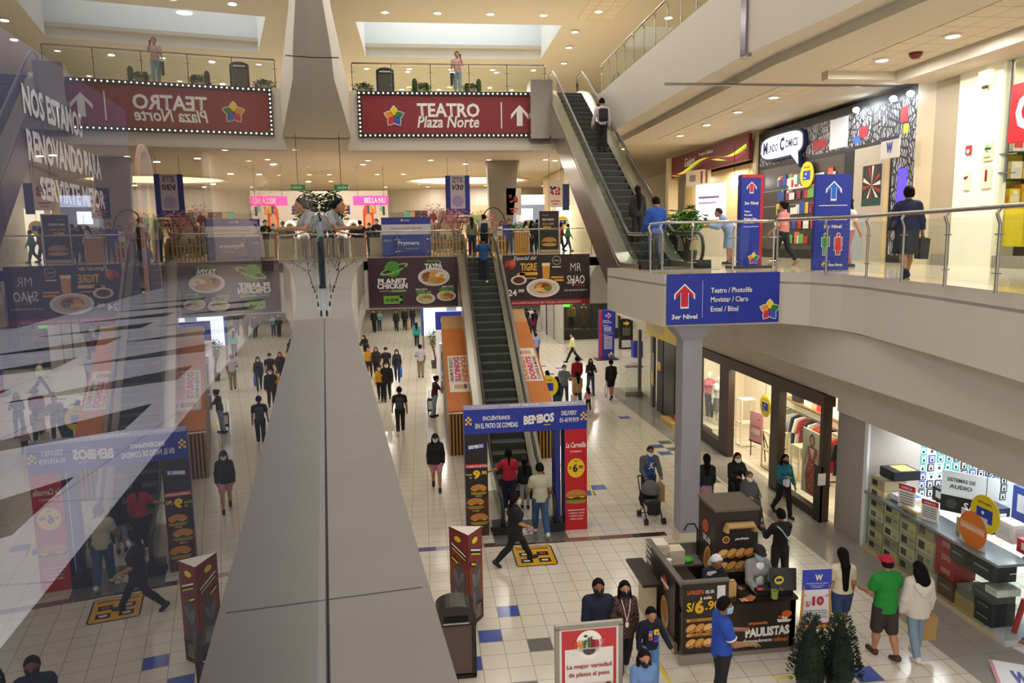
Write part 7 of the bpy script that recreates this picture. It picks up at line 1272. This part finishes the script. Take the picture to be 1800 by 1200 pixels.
# ------------------------------------------------------------------ middle floor behind the bridge, plants, upper floor
b = Board('bank_kiosk', 'blue and white bank kiosk front behind the bridge rail', 'kiosk', (-.65, 32.2, LB+.02), 2.1, 1.66, mat('#2733a4', .4), .8); b.rect(0, .56, 1, .82, mat('#e4e0ea')); b.tx('Tarjetas AQUÍ GRATIS', .5, .72, .64, .05, mat('#a03a58')); b.tx('Solicita tu tarjeta en un instante', .5, .635, .62, .04, mat('#4a4a88'))
b.tx('Prymera', .54, .33, .44, .13, PWHITE, bold=.03); b.tx('UBICA', .11, .41, .16, .05, mat('#b8b8d8')); b.p.poly([(b.X(.22), b.Z(.40)), (b.X(.29), b.Z(.46)), (b.X(.29), b.Z(.42)), (b.X(.24), b.Z(.36))], -.006, mat('#8a2a48')); b.tx('más cerca de ti', .62, .20, .25, .04, mat('#c8b86a')); b.tx('W', .42, .92, .06, .07, PWHITE, bold=.05); b.tx('PLAZA', .52, .92, .1, .04, PWHITE); b.rect(.05, .06, .25, .09, mat('#5a62a8')); b.done()
WD = mat('#c98f3c', .5)
def picket(label, x0, x1, y, h=.85):
    t = thing('picket_fence', label, 'fence', ((x0+x1)/2, y, LB)); w = x1-x0; n = max(4, int(w/.13))
    for i in range(n+1): q = MB(); q.box((-w/2+w*i/n, 0, h/2), (.07, .025, h), WD); q.build('picket', t)
    for z in (.18, .62): q = MB(); q.box((0, .03, z), (w, .03, .06), WD); q.build('rail', t)
picket('orange wooden picket fence behind the rail, left of the escalator', .5, 1.65, 32.6); picket('orange wooden picket fence right of the escalator landing', 3.1, 3.7, 32.9); picket('orange wooden picket fence behind the escalator landing', 1.75, 3.05, 34.3, .75)
def leafy(label, name, loc, H, R_, hx, seed, n=260, trunk='#5a4632', pot=None, leaf=(.16, .035), flat_=1.0, cat='plant', droop=.2, stems=3, z0=.35):
    t = thing(name, label, cat, loc); r = rnd(seed)
    if pot: q = MB(); q.lathe([(.01, 0), (R_*.45, 0), (R_*.55, .38), (R_*.50, .40), (R_*.48, .34), (.01, .33)], mat(pot, .5), 14); q.build('pot', t)
    q = MB(); tips = []
    for i in range(stems):
        a = 6.28*i/stems+r.uniform(0, 1); p = [(0, 0, .1), (math.cos(a)*R_*.15, math.sin(a)*R_*.15, H*.35), (math.cos(a)*R_*.45, math.sin(a)*R_*.45, H*.7), (math.cos(a)*R_*.6, math.sin(a)*R_*.6, H*.88)]
        q.tube(p, .03, mat(trunk, .8), 6, rads=[.035, .028, .018, .008]); tips += p[1:]
        for j in range(5):
            b0 = Vector(p[2]).lerp(Vector(p[1]), r.random()); a2 = r.uniform(0, 6.28); e = b0+Vector((math.cos(a2)*R_*.6, math.sin(a2)*R_*.6, H*r.uniform(.05, .3))); q.tube([b0, b0.lerp(e, .5)+Vector((0, 0, .05)), e], .01, mat(trunk, .8), 5, rads=[.014, .010, .004]); tips.append(tuple(e))
    q.build('stem', t); q = MB(); ms = [mat(h, .6) for h in hx]
    for i in range(n):
        while True:
            u = Vector((r.uniform(-1, 1), r.uniform(-1, 1), r.uniform(-1, 1)))
            if .25 < u.length < 1: break
        c = Vector((u.x*R_, u.y*R_, H*(z0+(1-z0)*(.5+.5*u.z*flat_)))); a = r.uniform(0, 6.28); el = r.uniform(-droop-.4, .7); d = Vector((math.cos(a)*math.cos(el), math.sin(a)*math.cos(el), math.sin(el))); s = d.cross(Vector((0, 0, 1))).normalized(); L = leaf[0]*r.uniform(.7, 1.3); w = leaf[1]*r.uniform(.8, 1.2); up_ = s.cross(d)
        q.add([c, c+d*L*.5+s*w+up_*.01, c+d*L-Vector((0, 0, L*droop)), c+d*L*.5-s*w+up_*.01], [(0, 1, 2, 3)], ms[i % len(ms)])
    stuff(q.build('foliage', t)); return t
GR = ['#2f5a2a', '#3f7034', '#24481f']
leafy('broad green potted plant behind the gallery railing', 'potted_plant', (7.75, 21.0, L2), 1.65, .55, ['#4f8a34', '#7aa83e', '#2f5a26'], 1, 240, pot='#3a3632', leaf=(.34, .05), stems=5, z0=.5)
leafy('dark green tree plant beside the pink lit shop', 'potted_tree', (-2.85, 24.0, L2), 2.45, .5, ['#24461f', '#33602a', '#1c381a'], 2, 420, pot='#3a3632', leaf=(.24, .05), z0=.42)
leafy('slim dark green tree plant left of the leaning man', 'potted_tree', (-4.55, 22.5, L2), 2.45, .35, ['#24461f', '#2f5a28'], 3, 260, pot='#3a3632', leaf=(.20, .045), z0=.4)
PK = ['#e89aa4', '#f4bcc0', '#d88a94', '#cc7a80']
for i, (x, y, h, r_, lab) in enumerate([(.65, 36.0, 2.45, .95, 'pink blossom tree left, behind the kiosk front'), (1.75, 36.6, 2.2, .85, 'pink blossom tree in the middle under the phone banner'), (2.9, 36.2, 2.1, .85, 'pink blossom tree right, beside the metal hoop')]): leafy(lab, 'blossom_tree', (x, y, LB), h, r_, PK, 10+i, 700, trunk='#6a4438', leaf=(.10, .05), stems=5, z0=.42, cat='tree', droop=.0)
for i, (x, lab) in enumerate([(.8, 'low green bush behind the left picket fence'), (1.45, 'second low green bush behind the left picket fence')]): leafy(lab, 'bush', (x, 33.3, LB), .95, .45, GR, 20+i, 200, leaf=(.16, .05), z0=.1)
leafy('small green plant beside the wooden kiosk on the bridge', 'potted_plant', (4.75, 36.4, LB), 1.5, .4, ['#4a7a3a', '#6a9a4a'], 25, 160, pot='#d8d4cc', leaf=(.18, .05), z0=.6)
leafy('slim green tree beside the far blue banner on the ground floor', 'potted_tree', (.55, 40.5, 0), 2.2, .5, ['#4a6a38', '#5a7a40'], 26, 260, pot='#4a4038', leaf=(.16, .05), z0=.55)
for i, (x, lab) in enumerate([(5.66, 'left conical dark shrub at the bottom edge'), (6.14, 'right conical dark shrub at the bottom edge')]):
    t = thing('conical_shrub', lab, 'plant', (x, 9.78, 0)); q = MB(); q.lathe([(.01, 0), (.17, 0), (.2, .3), (.18, .32), (.01, .3)], mat('#2a2624', .5), 14); q.build('pot', t); q = MB(); r = rnd(30+i); ms = [mat(h, .6) for h in ('#1c3320', '#27432a', '#162a1a')]
    for k in range(900):
        z = .3+.95*r.random()**1.15; rr = (.27*(1-(z-.3)/1.05)**.7+.03)*(.75+.35*r.random()); a = r.uniform(0, 6.28); c = Vector((rr*math.cos(a), rr*math.sin(a), z)); d = Vector((math.cos(a), math.sin(a), r.uniform(.2, 1.2))).normalized(); s = d.cross(Vector((0, 0, 1))).normalized(); q.add([c, c+d*.035+s*.018, c+d*.08, c+d*.035-s*.018], [(0, 1, 2, 3)], ms[k % 3])
    stuff(q.build('foliage', t)); q = MB(); q.lathe([(.22, .3), (.2, .6), (.12, .95), (.01, 1.2)], mat('#15271a', .8), 12); q.build('core', t)
# hanging and standing boards behind the bridge
def hung(label, x, y, z0, z1, w, face, name='hanging_banner'): # banner on two cords from the ceiling
    b = Board(name, label, 'banner', (x, y, z0), w, z1-z0, face, .04); q = MB()
    for s in (-1, 1): q.tube([(s*w*.4, .02, z1-z0), (s*w*.4, .02, 11.15-z0)], .01, DGREY, 4)
    q.build('cord', b.t); return b
b = hung('blue phone banner hanging from the ceiling above the blossom trees', 1.92, 38.5, 8.3, 10.3, 1.25, NAVY); b.rect(.2, .16, .8, 1, mat('#c8c4d8')); b.disc(.5, .35, .3, mat('#a89ad0'), q=.3, y=-.006); b.tx('ZTE', .5, .89, .45, .13, mat('#5a5a62'), -.016); b.tx('V30', .5, .70, .48, .14, mat('#2a2a32'), -.016, shear=.2, bold=.03); b.tx('5G', .5, .06, .2, .06, PWHITE); b.done()
for i, (x, y, z0, z1, w) in enumerate([(6.65, 36.5, 8.55, 9.9, .75), (4.95, 39.5, 8.3, 9.7, .8)]):
    b = hung(('cream' if i == 0 else 'second cream')+' food banner with red berries hanging behind the bridge', x, y, z0, z1, w, mat('#e2d2c4')); r_ = rnd(40+i)
    for k in range(16): b.disc(r_.uniform(.2, .8), r_.uniform(.45, .75), .06, mat(['#a02838', '#c85a5a', '#4a1c20'][k % 3]), y=-.006-.0003*k)
    b.rect(.2, .2, .8, .25, mat('#c05a5a')); b.rect(.3, .1, .7, .14, mat('#c05a5a')); b.done()
b = hung('long navy banner beside the cream food banner', 7.25, 36.8, 8.4, 9.7, .35, mat('#1c2a5a')); b.done()
b = Board('poster_stand', 'black sandwich poster stand behind the bridge rail', 'poster stand', (5.98, 34.5, LB), .92, 1.95, mat('#262024'), .06); b.p.disc(0, b.Z(.28), .36, .2, -.004, mat('#b8803c'), 18); b.p.disc(0, b.Z(.24), .37, .09, -.006, mat('#5a2a1a'), 16); b.p.disc(0, b.Z(.20), .36, .08, -.008, mat('#d0a058'), 16); b.p.disc(0, b.Z(.32), .30, .12, -.010, mat('#c8904a'), 16)
b.tx('NUEVO', .3, .90, .3, .03, mat('#e0902a')); b.tx('PAN CHICO', .45, .80, .6, .05, PWHITE, bold=.03); b.tx('DE LA CASA', .45, .70, .6, .05, mat('#e0902a'), bold=.03); b.tx('BBQ', .4, .62, .4, .05, mat('#e8b82a'), bold=.03); b.rect(.02, .01, .98, .08, mat('#b8a890')); b.done(); q = MB()
for c, d in (((-.48, .03, .98), (.04, .05, 1.98)), ((.48, .03, .98), (.04, .05, 1.98)), ((0, .03, 1.97), (.98, .05, .04))): q.box(c, d, STEEL)
q.build('frame', b.t)
t = thing('wooden_kiosk', 'orange slatted wooden kiosk on the bridge', 'kiosk', (4.72, 35.0, LB)); q = MB()
for i in range(6): q.box((-.3+i*.12, -.25, .5), (.1, .04, 1.0), WD)
q.box((0, 0, .5), (.7, .46, .98), mat('#a8702c')); q.build('slats', t); q = MB(); q.box((0, 0, 1.02), (.76, .56, .05), mat('#d8d4cc')); q.build('top', t)
for i, (x, y) in enumerate([(-3.75, 34.6), (-3.0, 34.8), (-1.95, 34.4)]): box_thing('stone_counter', 'cream stone counter block behind the bridge rail, %s from the left' % ORD[i], 'counter', (x, y, LB), (.8, .6, .85), mat('#cbb994'))
q = MB(); q.tube([(.62*math.cos(a), 0, 1.15+1.05*math.sin(a)) for a in np.linspace(0, PI, 17)]+[(-.62, 0, .0)], .03, BLACK, 6); q.tube([(.62, 0, 0), (.62, 0, 1.15)], .03, BLACK, 6); tag(q.build('metal_hoop', None, (3.45, 35.6, LB)), 'black wrapped metal hoop arch above the escalator landing', 'arch')
for i, (x, z, lab) in enumerate([(6.75, 7.75, 'yellow round card sign right of the sandwich poster'), (7.7, 7.9, 'yellow round card sign against the lit white shop'), (5.6, 7.6, 'yellow round card sign left of the sandwich poster')]): disc_sign(lab, (x, 38.8 if i != 1 else 40, z), 0, .33)
# shops behind the middle floor
m = MB(); m.box((8.6, 44, 8.7), (.3, 14, 4.8), mat('#cfc0a0')); m.box((6.0, 70, 8.7), (26, .3, 4.8), mat('#d6cbb6')); m.box((-9.5, 48, 8.7), (.3, 26, 4.8), mat('#cdbfa2')); struct('wall_middle_back', m)
b = Board('lit_shop', 'bright white lit shop at the far right behind the bridge', 'shopfront', (7.9, 41.5, LB), 1.1, 2.5, mat('#fff6dc', .5, emit=1.4), .2); b.rect(.0, .0, .25, 1, mat('#d8c8a0')); b.done()
b = Board('lit_shop', 'blue lit phone shop row far behind the bridge', 'shopfront', (6.2, 46, LB), 3.0, 3.4, mat('#8a94b8', .4), .2); b.rect(0, .82, 1, 1, mat('#b8c4ea', .4, emit=.9)); b.rect(.1, .1, .3, .75, mat('#23284a')); b.rect(.4, .1, .6, .7, mat('#c8ccd8')); b.rect(.5, .55, .75, .75, mat('#eef2ff', .4, emit=1.5)); b.rect(.7, .1, .95, .5, mat('#2a2c40')); b.done()
b = Board('lit_shop', 'white shop wall with green panel beyond the round column', 'shopfront', (4.4, 55, LB), 3.2, 3.2, mat('#d8d4cc', .4), .2); b.rect(.1, .55, .6, .78, mat('#4a9a5a', .4, emit=.5)); b.rect(.2, .05, .4, .45, mat('#6a6a70')); b.rect(.55, .05, .9, .4, mat('#8a8c94')); b.done()
b = Board('neon_sign', 'pink neon beauty shop sign beyond the left ledge', 'sign', (-2.7, 41.5, 9.0), 1.9, .5, mat('#e0408a', .4, emit=.9), .1); b.tx('BELLA NU', .62, .5, .6, .6, PWHITE, bold=.03); b.done(); q = MB()
for s in (-1, 1): q.tube([(s*.7, .05, .5), (s*.7, .05, 2.15)], .012, DGREY, 4)
q.build('cord', b.t)
b = Board('shop_back_wall', 'cream beauty shop wall with orange arch niche', 'shopfront', (-4.4, 44, LB), 5.0, 3.6, mat('#dcd2be', .5), .2)
arch = lambda x, w, h, y, mm: b.p.poly([(x-w/2, .05)]+[(x-w/2*math.cos(a), h-w*.9+w*.9*math.sin(a)) for a in np.linspace(0, PI, 14)]+[(x+w/2, .05)], y, mm)
arch(1.36, .62, 2.85, -.006, mat('#d0562c')); arch(1.36, .36, 2.3, -.010, mat('#e8a878')); arch(.45, .95, 1.95, -.006, mat('#f6efe0', .5, emit=.9)); arch(.45, .75, 1.8, -.010, mat('#d8d0c4')); b.disc(.6, .45, .18, mat('#8a6a3a'), y=-.012)
for i, (u, v, hx) in enumerate([(.78, .70, '#2a4a8a'), (.80, .72, '#e0b83a'), (.85, .70, '#d8a03a'), (.52, .72, '#e0902a'), (.55, .70, '#2a4a9a'), (.92, .74, '#7ac0a8'), (.95, .68, '#3a4a3a')]): b.rect(u-.014, v-.07, u+.014, v+.07, mat(hx), -.008-.0004*i)
for i in range(6): b.rect(.05+.075*i, .04, .10+.075*i, .30, mat(['#8a8ae0', '#c8c0b4', '#5a5ac0', '#d8ccb8', '#9a94a8', '#b8b4d0'][i]), -.008)
b.done()
b = Board('food_menu_board', 'dark food menu board left of the blue phone banner', 'screen', (-.3, 46, 8.1), 1.4, .75, mat('#3a3a38'), .08); b.rect(.05, .5, .45, .95, mat('#d8a04a')); b.rect(.0, .3, .3, .95, mat('#6ab0a0'), -.006); b.done()
b = Board('food_menu_board', 'white food poster with red bowl over the kiosk front', 'poster', (.75, 46, 8.0), .8, .9, mat('#e0dcd4'), .05); b.disc(.5, .5, .25, mat('#7a2a30')); b.done()
b = Board('food_menu_board', 'long dark sign right of the red bowl poster', 'sign', (2.2, 46, 8.05), 1.5, .4, mat('#23262e'), .05); b.tx('RESTAURANTE', .5, .5, .8, .4, mat('#b8b4ac')); b.done()
box_thing('navy_box_sign', 'small navy lit box beside the wrapped hoop', 'sign', (4.05, 35.4, LB+.6), (.35, .2, .75), mat('#2a2a8a'))
# curved white bulkhead under the middle ceiling
m = MB(); cur = [Vector((4.0-8.6*math.cos(a), 67.5-8.6*math.sin(a), 0)) for a in np.linspace(.1, PI-.1, 28)]
for a, c in zip(cur[:-1], cur[1:]): m.add([(a.x, a.y, 9.35), (c.x, c.y, 9.35), (c.x, c.y, 11.16), (a.x, a.y, 11.16)], [(0, 1, 2, 3)], WHITE); m.add([(a.x, a.y+.3, 9.35), (c.x, c.y+.3, 9.35), (c.x, c.y, 9.35), (a.x, a.y, 9.35)], [(0, 1, 2, 3)], WHITE)
struct('wall_curved_bulkhead', m)
for k, (x, y) in enumerate([(-6, 42), (-3, 41), (-1, 47), (2.5, 41), (5.5, 44), (7.2, 39.5), (0, 55), (5, 57), (-6, 52)]): downlight(x, y, 11.15, 'added lamp over the food court behind the bridge, %s' % ['far left', 'over the pink sign', 'left of the phone banner', 'over the blossom trees', 'right of the hoop', 'over the lit shop', 'rear left', 'rear right', 'rear far left'][k], 'added food court lamps', 75, .15)  # extra lamps added to brighten the dark floor behind the bridge
t = thing('exit_sign', 'green exit sign hanging in front of the pink shop', 'sign', (-3.1, 30.2, 9.15)); q = MB(); q.box((0, 0, 0), (.55, .08, .22), mat('#1f6a34', .4, emit=.4)); q.build('panel', t); q = MB(); q.tube([(0, 0, .11), (0, 0, 2.06)], .012, DGREY, 5); q.build('rod', t); text(t, 'SALIDA', .05, 0, .1, PWHITE, .36, -.045)
# top floor behind the theatre rail
def bin_(label, x, y):
    t = thing('litter_bin', label, 'litter bin', (x, y, L3)); q = MB(); arc = [(-.36, 0), (-.36, .95)]+[(.36*math.cos(a), .95+.14*math.sin(a)) for a in np.linspace(PI, 0, 9)]+[(.36, 0)]; q.wallx(arc, -.3, .3, BLACK); q.build('body', t); q = MB(); q.rect(-.28, .08, .28, .82, -.302, mat('#5a5048')); q.rect(-.22, .9, .22, .96, -.304, STEEL); q.build('panel', t)
bin_('black litter bin behind the upper glass rail', -1.28, 32.1)
for i, (x, lab) in enumerate([(-2.2, 'green plant at the left end of the upper rail'), (.2, 'green cactus plant left of the man with the phone'), (2.35, 'green cactus plant right of the man with the phone')]):
    leafy(lab, 'potted_plant', (x, 32.4, L3), .62 if i else .6, .42, GR, 50+i, 260, pot='#c8c2b8', leaf=(.10, .05), z0=.3)
    if i:
        q = MB()
        for dx, h in ((-.28, .78), (-.05, .5), (.22, .6)): q.lathe([(.01, .25), (.10, .28), (.11, h-.1), (.06, h), (.01, h+.02)], mat('#2c4f2a', .7), 10, (dx if i == 1 else -dx, 0, 0))
        q.build('cactus_stem', bpy.data.objects[[o.name for o in COL.objects if o.get('label') == lab][0]])
m = MB(); m.box((0, 62, 15), (36, .3, 4.5), mat('#d6c8a8')); struct('wall_upper_back', m)
m = MB(); m.box((15.5, 24, 15), (.2, 26, 4.2), mat('#e0bc50', .6)); struct('wall_upper_yellow', m)
# ------------------------------------------------------------------ behind the glass, on the left gallery
t = thing('hoarding', 'grey renovation hoarding with white lettering behind the glass', 'hoarding', (*gl(10.95, -3.0), L2), GA+PI/2); q = MB(); q.box((0, .05, 1.5), (5.2, .1, 3.0), mat('#50526a', .6)); q.build('panel', t)
def htext(s, z, h, w, x): return text(t, s, x, z, h, PWHITE, w, -.012, bold=.04)
htext('NOS ESTAMOS', 2.38, .32, 2.0, -.85); htext('RENOVANDO PARA', 1.90, .34, 2.7, -.5); htext('SERVIRTE MEJOR', 1.42, .34, 2.5, -.35)
t2 = thing('arch_poster', 'pale arch shaped poster with yellow shape behind the glass', 'poster', (*gl(14.7, -3.0), L2), GA+PI/2); q = MB(); A_ = lambda r0, h: [(-r0, 0)]+[(-r0*math.cos(a), h-r0+r0*math.sin(a)) for a in np.linspace(0, PI, 16)]+[(r0, 0)]; q.wallx(A_(.6, 2.6), 0, .05, mat('#d8a488', .5)); q.wallx(A_(.48, 2.48), -.01, 0, mat('#6a6474', .5)); q.disc(0, 1.2, .22, .7, -.014, mat('#d8b060'), 16); q.disc(-.08, 1.3, .1, .5, -.016, mat('#e8e0c8'), 12); q.build('panel', t2)
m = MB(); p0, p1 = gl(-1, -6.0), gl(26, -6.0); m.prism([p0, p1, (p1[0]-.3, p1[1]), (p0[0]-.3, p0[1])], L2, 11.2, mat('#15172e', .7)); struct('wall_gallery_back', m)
for k, s_ in enumerate((4, 9, 15)): p = gl(s_, -2.2); downlight(p[0], p[1], 11.2, 'lamp on the gallery ceiling behind the glass, %s from the front' % ORD[k], 'lamps behind the glass', 80, .14, (.82, .86, 1.0))
# phone shop lettering seen reversed through the glass, and a shop banner across
b = Board('window_lettering', 'reversed web address lettering on a far window behind the glass', 'sign', (*gl(14.5, -5.6), 6.45), 2.6, .8, mat('#34365a', .4), .03, GA+PI/2); text(b.t, 'www.marathon.store', 0, .55, .22, PWHITE, 2.2, .012, back=True); b.rect(.0, .05, 1, .12, mat('#c05a30')); b.rect(.0, .9, .03, .1, mat('#c05a30')); b.done()
# ------------------------------------------------------------------ pieces of parts: one level deeper
SUB = {'lettering': ('panel', 'sign_band', 'banner'), 'small_print': ('panel',), 'bulb': ('frame',), 'lamp': ('trim_ring',), 'handrail_guide': ('handrail',), 'handle': ('bag_body',), 'pocket': ('bag_body',), 'strap': ('bag_body',), 'eye': ('body',), 'mouth': ('body',), 'card_print': ('disc',), 'letter_block': ('sign_band',), 'shirt_logo': ('blue_shirt_front',), 'sticker': ('screen',), 'emblem': ('panel',), 'arrow': ('panel',)}
stem_ = lambda n: n.split('.')[0]
for root in [o for o in COL.objects if o.parent is None and o.type == 'EMPTY']:
    kids = list(root.children)
    for c in kids:
        for want in SUB.get(stem_(c.name), ()):
            ps = [k for k in kids if stem_(k.name) == want and k.location.length < 1e-6 and k.rotation_euler.to_quaternion().angle < 1e-6]
            if ps:
                if stem_(c.name) == 'handrail_guide': ps = ps[[k for k in kids if stem_(k.name) == 'handrail_guide'].index(c):]+ps
                c.parent = ps[0]; break
